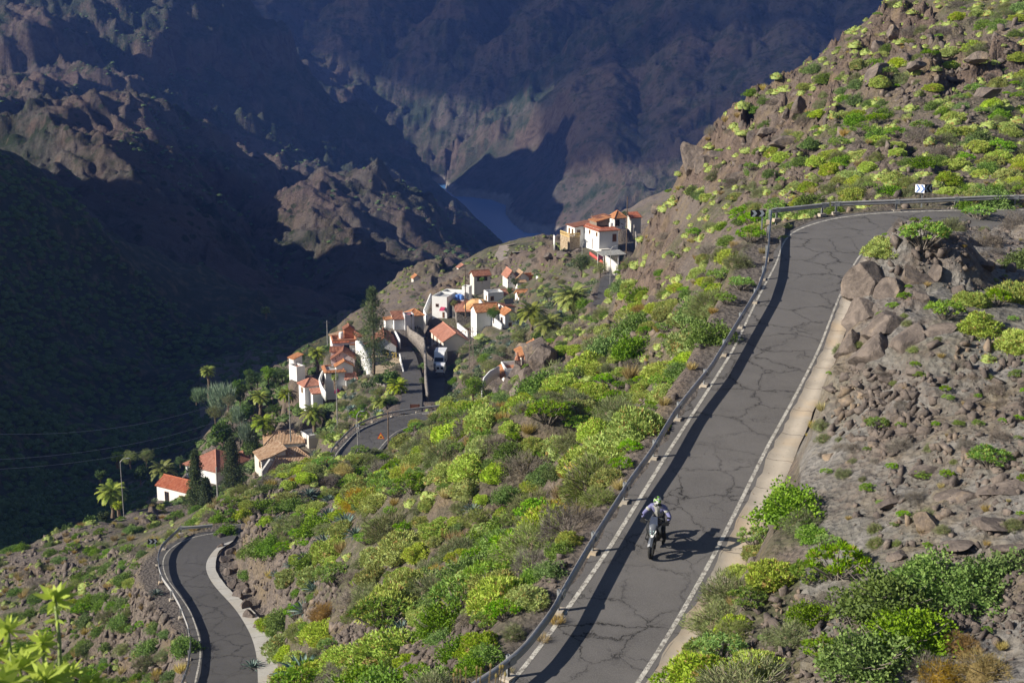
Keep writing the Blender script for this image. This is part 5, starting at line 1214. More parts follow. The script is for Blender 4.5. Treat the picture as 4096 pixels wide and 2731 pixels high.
def palm(px, py, Y, rpx, hpx, label, v=0):
    p = W(px, py, Y); zc = proj(*p)[2]; r = rpx * zc / F; h = hpx * zc / F / .96
    t = thing('palm_tree', label, 'palm tree', (p[0], p[1], p[2] - h), random.random() * 6, 'palms around the village')
    b = MB(); k = 9; b.tube([(.12 * math.sin(i), .1 * math.cos(i * 2), h * i / k - .8 * (i == 0)) for i in range(k + 1)], [.36] + [.27 + .03 * (i % 2) for i in range(k - 1)] + [.42], 9)
    b.build('trunk', M['palmtrunk'], t)
    c = add('crown', PALM[v % 3], t); c.location = (0, 0, h + .05); c.scale = (r * 1.05,) * 3
    keep.append((p[0], p[1], .8)); return t
for i, a in enumerate([(111.6, 493, 228, 17, 20, 'large palm with dense dark fronds beside the tall street lamp'), (163, 470, 256, 15, 18, 'palm behind the small red-roofed cottage'), (208, 371, 300, 8.5, 27, 'lone slender palm rising against the dark gorge'),
    (317, 353, 268, 10, 15, 'palm beside the terrace house at the village tip'), (288, 394, 262, 10, 13, 'palm in the thicket below the terrace house'), (260, 397, 266, 10, 13, 'palm at the upper left of the thicket'), (264, 423, 254, 14, 15, 'bushy palm behind the tan annex'),
    (314, 413, 243, 15, 14, 'big golden-tinged palm right of the tan roofs'), (572.6, 298, 226, 21, 17, 'tallest palm below the villa road bend'), (532, 313, 238, 17, 20, 'left palm of the pair below the cactus slope'), (549, 325, 230, 18, 16, 'right palm of the pair above the orange roof'),
    (397.8, 386, 226, 12, 14, 'palm shading the street below the plaza'), (380.6, 402, 214, 10, 10, 'low palm by the road below the plaza'), (335, 377, 250, 4.5, 8, 'small palm in the courtyard of the orange roofed house'), (265.6, 310, 400, 5.5, 6, 'small distant palm on the ridge tip across the gorge'),
    (333, 424, 236, 8, 7, 'small palm at the corner of the flat annex'), (117, 456, 268, 7, 8, 'small palm in the shade behind the large one'), (118, 505, 222, 6, 6, 'young palm at the foot of the large palm'), (161, 507, 222, 5, 5, 'short palm in the cottage garden')]): palm(*a, v=i)
def needle_clump(mb_parts, c, r_, n, sd, L=.22):
    d = unit(rng.normal(0, 1, (n, 3))); C = np.array(c) + d * r_ * rng.uniform(.3, 1, (n, 1)) * np.array((1, 1, .7)); mb_parts.append(leaves(C, d + np.array((0, 0, .25)), L, .05, .5, np.full(n, rng.random() * .5) + rng.random(n) * .5))
def conifer(px, py, Y, hpx, wpx, label, open_=0.0, name='pine_tree'):
    p = W(px, py, Y); zc = proj(*p)[2]; h = hpx * zc / F / .96; wd = wpx * zc / F / 2
    t = thing(name, label, 'pine tree', p, 0, 'tall conifers of the village')
    parts = []; n = int(150 * (1 - .3 * open_)); lb = MB(); lb.tube([(0, 0, -1), (.1, 0, h * .5), (0, 0, h * .97)], [.3, .2, .04], 8)
    for i in range(n):
        f = (i + .5) / n; z = h * (.12 + .86 * f); a = i * 2.399 + rng.normal(0, .3)
        R_ = wd * ((1 - f) ** .75 * 1.05 + .12) * rng.uniform(.55, 1.1) * (1 + open_ * .4 * math.sin(f * 19))
        c = (R_ * math.cos(a), R_ * math.sin(a), z - .15 * R_); needle_clump(parts, c, wd * (.22 + .16 * (1 - f)), 60, i, .36)
        needle_clump(parts, (c[0] * .5, c[1] * .5, z), wd * .3, 34, i, .36)
        if i % 3 == 0: lb.tube([(0, 0, z - .1), c], [.05, .02], 4, False)
    V, Q, T = join(parts); add('crown', mesh_np('crown', V, Q, M['pine'], False, [('tint', 'FACE', T)]), t); lb.build('trunk', M['trunk'], t); keep.append((p[0], p[1], 1.4))
conifer(374, 374, 250, 86, 31, 'very tall dark pine with an open crown rising over the church', 1.0)
conifer(198, 515, 222, 66, 19, 'tall narrow conifer standing in front of the hip-roofed house', .6); conifer(208, 523, 214, 46, 17, 'shorter conifer touching the taller one beside the hip-roofed house', .6); conifer(234, 497, 230, 60, 22, 'tall broad conifer between the red hip roof and the tan roofs', .5)
conifer(252, 455, 256, 30, 14, 'slim young conifer behind the tan roofed house')
def treemesh(seed, mat, n=34, leafs=70, ls=.085, lw=.034):
    r = np.random.default_rng(seed); parts = []; lb = MB()
    for i in range(n):
        d = unit(r.normal(0, 1, 3)); rr = r.uniform(.45, 1.0); c = d * rr * np.array((.82, .82, .62)) + np.array((0, 0, 1.05))
        k = unit(r.normal(0, 1, (leafs, 3))); q = c + k * r.uniform(.18, .34) * np.array((1, 1, .75)) * r.uniform(.6, 1.05, (leafs, 1)); parts.append(leaves(q, k, ls, lw, .8, np.full(leafs, r.random() * .55) + r.random(leafs) * .45))
        if i % 3 == 0: lb.tube([(0, 0, .3), tuple(c * .5 + np.array((0, 0, .25))), tuple(c)], [.06, .035, .012], 5, False)
    lb.tube([(0, 0, -.3), (.02, 0, .35), (0, 0, .8)], [.085, .065, .04], 7)
    V, Q, T = join(parts); return mesh_np('crown', V, Q, mat, False, [('tint', 'FACE', T)]), lb.mesh('trunk', M['trunk'])
TREE = {'tree': [treemesh(5 + i, M['tree']) for i in range(3)], 'bush': [treemesh(15 + i, M['bush'], 30, 80, .1, .03) for i in range(2)], 'olive': [treemesh(25, M['olive'], 30, 90, .12, .012)], 'fig': [treemesh(35, M['tree'], 26, 60, .16, .07)]}
def tree(px, py, Y, rpx, kind, label, hs=1.0, cat='tree', name='broadleaf_tree', group=None):
    """px,py = centre of the crown"""
    p = W(px, py, Y); zc = proj(*p)[2]; r = rpx * zc / F; me = random.choice(TREE[kind])
    t = thing(name, label, cat, (p[0], p[1], p[2] - 1.0 * r * hs), random.random() * 6, group); t.scale = (r, r, r * hs)
    add('crown', me[0], t); add('trunk', me[1], t); keep.append((p[0], p[1], r * .6)); return t
for a in [(581.5, 262, 258, 11.5, 'tree', 'round dark green tree left below the glass pavilion'), (600, 267, 252, 9.5, 'olive', 'dusty green tree beside the pavilion wall'), (493.7, 312, 258, 8.5, 'tree', 'dark olive tree in the courtyard of the arched white house'), (514, 317, 258, 7, 'olive', 'feathery grey-green tree right of the arched house'),
    (473, 386, 196, 15, 'bush', 'bright green tree at the end of the parked vans street'), (487, 366, 224, 11, 'olive', 'brownish olive tree left of the barbecue house'), (391, 376.5, 233, 10, 'fig', 'dark round tree on the plaza edge above the street palm'), (378, 378, 240, 7, 'fig', 'dark small tree left on the plaza edge'),
    (515, 281, 262, 5.5, 'tree', 'tree beside the stairs below the dotted chapel'), (510, 290, 262, 5, 'tree', 'lower tree beside the long stairs'), (625, 214, 305, 5, 'tree', 'small dark tree behind the pyramid hut'), (454, 303, 274, 4.5, 'olive', 'small tree beside the white cubic house'), (482, 279, 300, 3.5, 'tree', 'small round dark tree on the chapel terrace edge'),
    (423, 365, 244, 5.5, 'bush', 'green planting at the foot of the street wall'), (422, 380, 236, 5, 'bush', 'low green planting along the street wall'), (560, 222, 400, 0.1, 'tree', '')][:-1]: tree(*a)
# thicket below the village
q = random.Random(4); kinds = ['tree', 'bush', 'tree', 'olive', 'tree', 'fig']
TH_ = [(228, 400, 9, 'olive'), (240, 388, 10, 'tree'), (252, 378, 9, 'tree'), (268, 372, 9, 'bush'), (282, 372, 9, 'tree'), (275, 384, 8, 'tree'), (290, 381, 7, 'bush'), (215, 412, 10, 'olive'), (232, 416, 11, 'olive'), (247, 408, 9, 'tree'), (222, 432, 12, 'fig'), (240, 432, 9, 'bush'), (248, 445, 9, 'tree'), (228, 452, 10, 'fig'), (210, 458, 9, 'fig'), (192, 466, 8, 'fig'), (180, 460, 6, 'tree'), (250, 424, 8, 'bush'), (276, 408, 8, 'tree'), (284, 412, 7, 'olive'),
       (130, 457, 10, 'olive'), (146, 455, 9, 'olive'), (140, 472, 9, 'fig'), (100, 474, 7, 'fig'), (70, 530, 9, 'fig'), (88, 523, 9, 'fig'), (103, 516, 8, 'fig'), (112, 522, 6, 'bush'), (20, 562, 8, 'fig'), (40, 552, 6, 'olive'), (196, 397, 7, 'tree'), (300, 356, 6, 'tree'), (325, 365, 7, 'bush'), (318, 372, 6, 'bush'), (304, 378, 6, 'tree'), (335, 432, 8, 'tree'), (345, 440, 7, 'bush'), (330, 448, 6, 'bush'), (350, 425, 6, 'tree'), (362, 408, 7, 'tree'), (372, 412, 6, 'olive')]
Q2 = random.Random(8)
for _ in range(34):
    x_, y_ = Q2.uniform(205, 312), Q2.uniform(366, 446)
    if x_ < 240 - (y_ - 366) * .4 or (x_ > 262 and y_ > 425): continue
    TH_.append((x_, y_, Q2.uniform(6, 9.5), Q2.choice(['tree', 'tree', 'fig', 'bush', 'olive'])))
locs = ['at the top of the thicket below the village', 'in the middle of the thicket below the village', 'low in the thicket behind the red roofs', 'on the gorge edge at the lower left', 'beside the tan-roofed house']
cn = {}
for px, py, r_, kd in TH_:
    l = 3 if px < 125 else 2 if py > 440 and px < 260 else 4 if px > 320 and py > 400 else 0 if py < 392 else 1
    col = {'tree': 'dark green round tree', 'bush': 'brighter green tree', 'olive': 'grey-green feathery tree', 'fig': 'very dark broad-leaved tree'}[kd]
    cn.setdefault((kd, l), []).append((px, py, r_, kd, col, locs[l]))
ORD = ['first', 'second', 'third', 'fourth', 'fifth', 'sixth', 'seventh', 'eighth', 'ninth', 'tenth', 'eleventh', 'twelfth', 'thirteenth', 'fourteenth', 'fifteenth', 'sixteenth', 'seventeenth', 'eighteenth', 'nineteenth', 'twentieth']
for L in cn.values():
    L.sort()
    for k, (px, py, r_, kd, col, lc) in enumerate(L):
        Y = 262 if 120 < px < 310 and py > 400 else 272 if py < 400 else 250
        if px < 125 and py > 500: Y = 205 if px > 60 else 170
        if px > 320 and py > 400: Y = 225
        lab = ('%s %s' % (col, lc)) if len(L) == 1 else '%s %s, %s from left' % (col, lc, ORD[k]); tree(px, py, Y, r_, kd, lab, q.uniform(.85, 1.15), group='trees of the thicket')
# reeds
Vr = []; n = 900; a_ = rng.random(n) * 6.28; rr = np.sqrt(rng.random(n)) * .9
C = np.stack([rr * np.cos(a_), rr * np.sin(a_), rng.random(n) * .8], 1); D = np.stack([np.cos(a_) * .5, np.sin(a_) * .5, np.full(n, 1.)], 1)
reed = fmesh('blades', [leaves(C, D, .6, .025, .35)], M['reed'])
for px, py, Y, r_, lb in ((222, 397, 268, 13, 'tall pale reed clump at the upper left of the thicket'), (248, 432, 256, 9, 'blue-green reed clump in the middle of the thicket'), (200, 395, 272, 7, 'low reed clump left of the thicket'), (240, 415, 262, 9, 'reed clump between the dark trees')):
    p = W(px, py + r_, Y); s = r_ * Y * 1.03 / F; o = add('reed_clump', reed); o.location = [float(c) for c in p]; o.scale = (s, s, s * 1.7); tag(o, lb, 'reeds', 'reed clumps in the thicket')

# ------------------------------------------------------------------ boulders
BR = [rockmesh(40 + i, 1.15, 1.15, 1.15, 20, 4, .07, .42, .82) for i in range(9)]
for m_ in BR: m_.materials.append(M['boulder'])
def hit(px, py):
    a = (px - 512) / F; b = (341 - py) / F; ys = np.exp(np.linspace(math.log(17.5), math.log(650), 1500)); s = ys / (CT + b * ST)
    z = s * (-ST + b * CT); g = gz(a * s, ys); k = np.nonzero(z <= g)[0]
    if not len(k): return None
    return a * s[k[0]], ys[k[0]], g[k[0]]
nb = [0]
def boulder(px, py, rpx, label, sq=(1, 1, 1), Y=None, rot=None, group=None, sink=.25):
    if Y: p = W(px, py, Y)
    else:
        p = hit(px, py)
        if p is None: return
    zc = proj(*p)[2]; r = rpx * zc / F; o = add('boulder', BR[nb[0] % 9]); nb[0] += 1
    o.location = (float(p[0]), float(p[1]), float(p[2]) - sink * r * sq[2]); o.scale = (r * sq[0], r * sq[1], r * sq[2]); o.rotation_euler = rot or (q.uniform(-.4, .4), q.uniform(-.4, .4), q.random() * 6.28)
    tag(o, label, 'boulder', group)
OC = [(523, 366, 14, (.8, .8, 1.25)), (535, 358, 12, (.7, .9, 1.6)), (546, 365, 14, (.9, .9, 1.4)), (516, 379, 10, (1, 1, 1)), (531, 380, 12, (1, 1, .9)), (546, 384, 11, (1, 1, .8)), (508, 391, 9, (1, 1, .9)), (520, 393, 10, (1.1, 1, .9)), (536, 393, 10, (1, 1, .8)), (497, 396, 8, (1.1, 1, .8)), (556, 376, 10, (1, 1, 1)), (550, 393, 8, (1.2, 1, .7))]
for k, (x, y, r_, s_) in enumerate(OC): boulder(x, y, r_ * 1.35, ['tall dark crag block', 'huge upright split block', 'big shadowed block', 'squat block', 'brown cracked block', 'block', 'flat-faced block', 'lower middle block', 'lower right block', 'outermost left block', 'right shoulder block', 'lowest right block'][k] + ' of the outcrop before the barbecue terrace', s_, group='blocks of the boulder outcrop', sink=-.15)
# crags on the right skyline
for k, (x, y, r_, s_, Y) in enumerate([(695, 158, 19, (.9, 1, 1.4), 182), (708, 160, 18, (1.1, 1, 1.0), 178), (728, 158, 15, (1.5, 1, .8), 172), (753, 134, 7, (1, 1, 1.4), 163), (765, 126, 10, (1.3, 1, .7), 158), (786, 108, 6, (1, 1, 1.3), 153), (800, 98, 9, (1, 1, 1.1), 152), (851, 77, 8, (.7, 1, 1.6), 152), (862, 60, 9, (1, 1, 1.3), 154), (880, 44, 10, (1, 1, 1.2), 156), (893, 28, 9, (1, 1, 1.3), 160), (784, 137, 13, (1.6, 1, .6), 132), (875, 68, 14, (1.4, 1, .7), 136), (915, 60, 10, (1.3, 1, .7), 132), (975, 52, 12, (1.4, 1, .6), 128), (660, 203, 8, (1.4, 1, .8), 204), (845, 66, 6, (1, 1, 1.2), 158), (740, 170, 10, (1.5, 1, .7), 150), (985, 88, 10, (1.5, 1, .7), 117), (760, 155, 12, (1.6, 1, .6), 145)]):
    boulder(x, y + 5, r_, 'brown crag on the skyline ridge of the right hill, %s from the left' % ORD[min(k, 11)] if k < 11 else '%s rock ledge jutting out on the right hill' % ['tall left', 'dark cracked', 'broad brown', 'wide upper', 'small upper right', 'long topmost right', 'low far left', 'slim skyline', 'low central', 'far right', 'wide central', 'extra'][min(k - 11, 11)], s_, Y=Y - 2, group='crags of the right hill', sink=0.1)
# rocky bank inside the bend
BK = [(856, 290, 16, 1.2), (872, 282, 24, 1.0), (892, 292, 24, 1), (915, 280, 22, .8), (862, 318, 22, 1.1), (888, 322, 30, .9), (852, 345, 17, 1.2), (876, 352, 24, 1), (908, 340, 26, .7), (935, 330, 22, .5), (862, 366, 8, .8), (874, 376, 8, .8), (888, 380, 9, .7), (900, 388, 9, .6), (915, 372, 11, .6), (858, 386, 8, .6), (870, 396, 8, .6), (884, 402, 9, .5), (925, 300, 12, .8), (935, 275, 12, .7), (985, 265, 13, .6), (905, 430, 12, .5), (875, 440, 9, .5), (830, 456, 8, .6), (850, 462, 9, .5), (925, 470, 24, .35), (960, 496, 30, .35), (995, 524, 28, .32), (930, 528, 20, .4), (1008, 488, 26, .3), (900, 555, 14, .6), (1015, 550, 22, .35), (895, 500, 17, .4), (960, 545, 22, .3), (1000, 330, 12, .5), (975, 400, 10, .4), (1010, 420, 12, .4), (755, 560, 6, .8), (748, 575, 7, .7)]
BKn = {}
for x, y, r_, s_ in sorted(BK):
    lab = 'fractured brown rock face bulging over the gutter inside the bend' if x < 930 and y < 355 else 'angular broken slab in the rubble under the rock face' if x < 930 and y < 450 else 'flat weathered slab on the dusty bank at the right'
    BKn[lab] = BKn.get(lab, 0) + 1; gl = lab; lab = ORD[min(BKn[lab] - 1, 11)] + ' from left: ' + lab if BKn[lab] <= 12 else ['right-hand', 'lower right', 'outermost right', 'topmost right', 'isolated', 'small', 'rounded'][min(BKn[lab] - 13, 6)] + ' ' + lab
    boulder(x, y, r_, lab, (1.15, 1.0, s_), group={'f': 'rock faces inside the bend', 'a': 'broken slabs inside the bend'}.get(gl[0] if gl[:4] != 'flat' else 'x', 'slabs on the right bank'))
for x, y, r_, lb in [(498, 523, 9, 'upright tan slab leaning beside the umbrella-shaped shrub'), (500, 598, 14, 'long half-buried brown rock below the guardrail'), (520, 555, 8, 'pale slab on the slope by the guardrail'), (405, 552, 6, 'tan block among the domed bushes'), (79, 548, 6, 'pale standing block on the lower left slope'), (92, 545, 4, 'small brown block beside the pale one'), (411, 423, 5, 'tan rock at the bend of the village road'), (655, 300, 14, 'large brown crag beside the villa road'), (636, 298, 12, 'left brown crag beside the villa road'), (675, 302, 12, 'right brown crag among the shrubs'), (572, 325, 10, 'dark column rock right of the palm pair'), (595, 300, 8, 'rock spur above the palm pair'), (440, 330, 3, ''), (549, 256, 7, 'dark rocky knoll left of the villa'), (562, 255, 8, 'rock under the stone base of the villa'), (578, 252, 7, 'grey rock below the villa balustrade'), (462, 300, 11, 'grey cliff block behind the orange rock'), (478, 293, 12, 'grey cliff under the chapel terrace'), (494, 297, 11, 'right grey cliff block under the chapel terrace'), (424, 341, 6, 'grey rock hump between the village lanes')]:
    if lb: boulder(x, y, r_, lb, (1.1, 1, .85))
for k, (x, y, r_) in enumerate([(220, 549, 6), (224, 560, 7), (227, 572, 7), (232, 585, 8), (238, 597, 8), (245, 608, 8), (252, 618, 8), (259, 628, 8), (222, 538, 6), (229, 553, 7), (235, 570, 8), (243, 588, 9)]): boulder(x, y, r_, '%s grey-brown rock of the cut bank beside the concrete apron' % ORD[k], (1.0, 1.0, 1.3), group='rocks of the cut bank', sink=.1)
# loose stones: thousands, one object
def scree(name, regs, n, smin, smax, label, seed, mat):
    r = np.random.default_rng(seed); base = np.array([v.co for v in bpy.data.meshes.new_from_object(tmp_o).vertices]); fcs = np.array([tuple(p.vertices) for p in tmp_o.data.polygons])
    V = []; Q = []; o = 0
    for (x, y, rad, w_) in regs:
        for _ in range(int(n * w_)):
            a = r.random() * 6.28; k = math.sqrt(r.random()) * rad; h = (x + k * math.cos(a), y + k * math.sin(a) * .75); u_ = (h[0] - 512) / F
            p = HIT[int(np.clip(h[1] + 40, 0, 760)), int(np.clip(h[0] + 40, 0, 1100))]
            if not p[1]: continue
            X, Y = p[0] + r.normal(0, .25), p[1] + r.normal(0, .5)
            j = min(int(np.searchsorted(vg, math.log(Y))), len(vg) - 1); i = min(int(np.searchsorted(ug, X / Y)), len(ug) - 1)
            if roadm[j, i] > .35: continue
            s = smin * (smax / smin) ** (r.random() ** 1.8) * (Y / 70) ** .6
            A = unit(r.normal(0, 1, 3)); B = unit(np.cross(A, r.normal(0, 1, 3))); C_ = np.cross(A, B); Mx = np.stack([A, B, C_], 1) * np.array([1, .75, .38]) * s
            v = (base * (1 + r.normal(0, .28, base.shape))) @ Mx.T + np.array((X, Y, float(gz(X, Y)) + s * .1)); V.append(v); Q.append(fcs + o); o += len(base)
    tag(add(name, mesh_np(name, np.concatenate(V), np.concatenate(Q), mat)), label, 'stones', None, 'stuff')
ys_ = np.exp(np.linspace(math.log(17.5), math.log(460), 900)); HIT = np.zeros((762, 1102, 3))
for i in range(0, 1102, 2):
    a = (i - 40 - 512) / F
    # along one picture column the ground seen at each row
    g = None
    xs = a * ys_ * 1.04; zs = gz(xs, ys_); pxs, pys, _ = proj(xs, ys_, zs); mn = np.minimum.accumulate(pys); vis = pys <= mn + .01
    yy = pys[vis][::-1]; idx_ = np.interp(np.arange(762) - 40, yy, np.arange(len(yy))); kk = np.nonzero(vis)[0][::-1][np.clip(np.round(idx_).astype(int), 0, len(yy) - 1)]
    ok_ = (np.arange(762) - 40 >= yy[0] - 2)
    HIT[:, i, 0] = xs[kk]; HIT[:, i, 1] = np.where(ok_, ys_[kk], 0); HIT[:, i, 2] = zs[kk]; HIT[:, i + 1] = HIT[:, i]
import bmesh
bm = bmesh.new(); bmesh.ops.create_cube(bm, size=1.7); me_ = bpy.data.meshes.new('shard'); bm.to_mesh(me_); bm.free(); tmp_o = bpy.data.objects.new('shard', me_)
scree('loose_stones', [(420, 640, 60, 1.2), (380, 620, 45, .8), (470, 600, 40, .3), (520, 570, 40, .25), (880, 410, 50, .4), (950, 500, 90, .22), (985, 380, 60, .15), (960, 250, 60, .2), (900, 250, 50, .15), (1000, 450, 60, .2), (100, 620, 90, .9), (60, 580, 70, .5), (160, 600, 50, .4), (280, 560, 60, .6), (330, 620, 50, .5), (250, 500, 40, .4), (850, 130, 120, .5), (960, 100, 110, .5), (760, 180, 80, .25), (640, 360, 70, .2), (1000, 600, 60, .5), (800, 640, 60, .3)], 1000, .045, .34, 'loose grey and brown angular stones strewn over the slopes', 3, M['boulder'])
scree('gutter_grit', [(745, 580, 40, .12), (780, 520, 40, .1), (700, 640, 40, .1), (835, 380, 40, .1), (640, 560, 30, .1), (560, 640, 30, .1)], 500, .015, .05, 'brown grit and dead leaves lying along the road edges', 5, M['dry'])
bpy.data.objects.remove(tmp_o)

# ------------------------------------------------------------------ shrubs
SP = []
MAN = [('bush', 799, 500, 35), ('olive', 812, 520, 20), ('spurge', 778, 570, 27), ('kleinia', 848, 566, 32), ('kleinia', 820, 575, 22), ('bush', 897, 592, 44), ('bush', 942, 572, 38), ('bush', 986, 585, 38), ('bush', 1012, 570, 36), ('bush', 882, 650, 44), ('kleinia', 757, 600, 20), ('bush', 823, 612, 22), ('kleinia', 730, 652, 28), ('spurge', 771, 665, 30), ('kleinia', 838, 652, 24), ('olive', 803, 632, 22), ('olive', 745, 628, 18), ('rust', 983, 641, 17), ('rust', 966, 672, 22), ('rust', 1008, 664, 26), ('bush', 927, 628, 40), ('dry', 840, 600, 20), ('dry', 950, 665, 22), ('olive', 715, 625, 14),
 ('kleinia', 994, 458, 22), ('kleinia', 952, 474, 8), ('olive', 934, 515, 11), ('olive', 884, 527, 9), ('dry', 905, 445, 14), ('bush', 820, 533, 16), ('kleinia', 836, 545, 14), ('kleinia', 912, 238, 27), ('spurge', 874, 245, 19), ('spurge', 964, 297, 18), ('kleinia', 939, 312, 20), ('spurge', 972, 322, 22), ('spurge', 1009, 292, 27), ('kleinia', 990, 300, 16), ('spurge', 1016, 338, 24), ('bush', 1012, 260, 20), ('kleinia', 879, 424, 13), ('olive', 838, 348, 9), ('grass', 823, 408, 10), ('grass', 815, 425, 9), ('kleinia', 1015, 376, 9), ('kleinia', 918, 378, 7), ('kleinia', 945, 390, 6), ('kleinia', 961, 424, 7), ('grass', 868, 420, 8), ('dry', 975, 240, 16), ('olive', 938, 225, 14), ('bush', 979, 198, 19), ('kleinia', 965, 215, 16), ('bush', 950, 205, 12), ('dry', 1000, 222, 14), ('grass', 740, 600, 10), ('spurge', 985, 356, 8), ('kleinia', 880, 285, 6),
 ('kleinia', 748, 222, 16), ('kleinia', 736, 214, 13), ('kleinia', 744, 236, 15), ('olive', 719, 254, 13), ('olive', 733, 260, 13), ('kleinia', 736, 285, 14), ('bush', 708, 330, 23), ('bush', 681, 340, 17), ('spurge', 684, 357, 15), ('grass', 690, 367, 9), ('kleinia', 722, 300, 11), ('grass', 757, 250, 7), ('bush', 780, 226, 5), ('bush', 777, 236, 6), ('spurge', 787, 217, 4),
 ('spurge', 471, 466, 23), ('kleinia', 538, 516, 25), ('olive', 479, 515, 17), ('bush', 546, 472, 16), ('kleinia', 476, 560, 18), ('kleinia', 497, 572, 15), ('bush', 553, 567, 16), ('bush', 433, 602, 17), ('rust', 439, 572, 12), ('kleinia', 504, 612, 19), ('bush', 459, 648, 20), ('bush', 440, 636, 15), ('kleinia', 412, 676, 18), ('bush', 360, 676, 20), ('olive', 367, 592, 18), ('spurge', 375, 553, 18), ('kleinia', 412, 486, 20), ('spurge', 346, 496, 12), ('agave', 345, 520, 17), ('agave', 352, 532, 13), ('grass', 583, 497, 10), ('grass', 620, 485, 12), ('grass', 558, 620, 14), ('grass', 545, 640, 12), ('grass', 509, 672, 10), ('spurge', 537, 487, 10), ('spurge', 600, 428, 22), ('bush', 625, 430, 20), ('kleinia', 548, 415, 22), ('spurge', 560, 445, 20), ('grass', 665, 402, 11), ('spurge', 520, 555, 7), ('olive', 515, 630, 12),
 ('spurge', 275, 643, 20), ('spurge', 262, 622, 16), ('olive', 295, 630, 15), ('agave', 296, 606, 16), ('agave', 308, 585, 14), ('agave', 271, 573, 9), ('agave', 298, 555, 11), ('agave', 320, 538, 14), ('agave', 306, 491, 12), ('agave', 342, 517, 14), ('agave', 241, 665, 13), ('agave', 145, 592, 9), ('agave', 285, 562, 9), ('bush', 256, 548, 17), ('bush', 220, 530, 11), ('bush', 134, 647, 16), ('bush', 173, 645, 15), ('bush', 71, 620, 11), ('bush', 12, 613, 10), ('spurge', 282, 575, 16), ('spurge', 330, 560, 12), ('rust', 320, 612, 16), ('olive', 352, 612, 14), ('spurge', 320, 640, 12), ('bush', 290, 505, 14), ('spurge', 262, 520, 9), ('spurge', 245, 505, 10), ('spurge', 350, 480, 15), ('spurge', 385, 475, 16), ('agave', 326, 498, 9), ('spurge', 405, 440, 13), ('spurge', 430, 432, 15), ('spurge', 448, 445, 15), ('bush', 460, 430, 13), ('bush', 97, 567, 9), ('bush', 110, 578, 8), ('bush', 28, 662, 0), ('kleinia', 190, 567, 0)]
def inroad(X, Y, t=.35):
    j = min(int(np.searchsorted(vg, math.log(Y))), len(vg) - 1); i = min(int(np.searchsorted(ug, X / Y)), len(ug) - 1); return roadm[j, i] > t
for kd, px, py, r_ in MAN:
    if r_ < 2: continue
    low = .35 * r_ if kd not in ('grass', 'agave') else .3 * r_
    p = HIT[int(py + low) + 40 if py + low < 715 else 760, int(px) + 40]
    if not p[1]: continue
    zc = proj(*p)[2]; SP.append([kd, p[0], p[1], r_ * zc / F, 1.0, 1])
cell = {}
def addc(x, y, r): cell.setdefault((int(x // 3), int(y // 3)), []).append((x, y, r))
for s in SP: addc(s[1], s[2], s[3])
def free(x, y, r, ov):
    for i in (-1, 0, 1):
        for j in (-1, 0, 1):
            for a, b, c in cell.get((int(x // 3) + i, int(y // 3) + j), ()):
                if (x - a) ** 2 + (y - b) ** 2 < (ov * (r + c)) ** 2: return False
    for a, b, c in keep:
        if (x - a) ** 2 + (y - b) ** 2 < (c + r * .6) ** 2: return False
    return True
MIX = {'mid': (('spurge', .42), ('kleinia', .16), ('bush', .14), ('olive', .12), ('dry', .07), ('grass', .06), ('agave', .02), ('rust', .01)), 'hill': (('spurge', .44), ('bush', .2), ('olive', .12), ('kleinia', .08), ('dry', .06), ('grass', .1)),
       'low': (('bush', .36), ('kleinia', .08), ('spurge', .12), ('olive', .08), ('grass', .3), ('dry', .06)), 'vil': (('pear', .36), ('agave', .16), ('bush', .18), ('olive', .16), ('spurge', .1), ('dry', .04)), 'ridge': (('olive', .4), ('bush', .24), ('pear', .16), ('grass', .08), ('dry', .12)), 'bank': (('kleinia', .3), ('dry', .3), ('olive', .2), ('grass', .2))}
def pick(mix, t):
    for k, w_ in MIX[mix]:
        t -= w_
        if t <= 0: return k
    return MIX[mix][0][0]
dens = fbm(GX / 14, GY / 14, 3, 55)
Rr = random.Random(99)
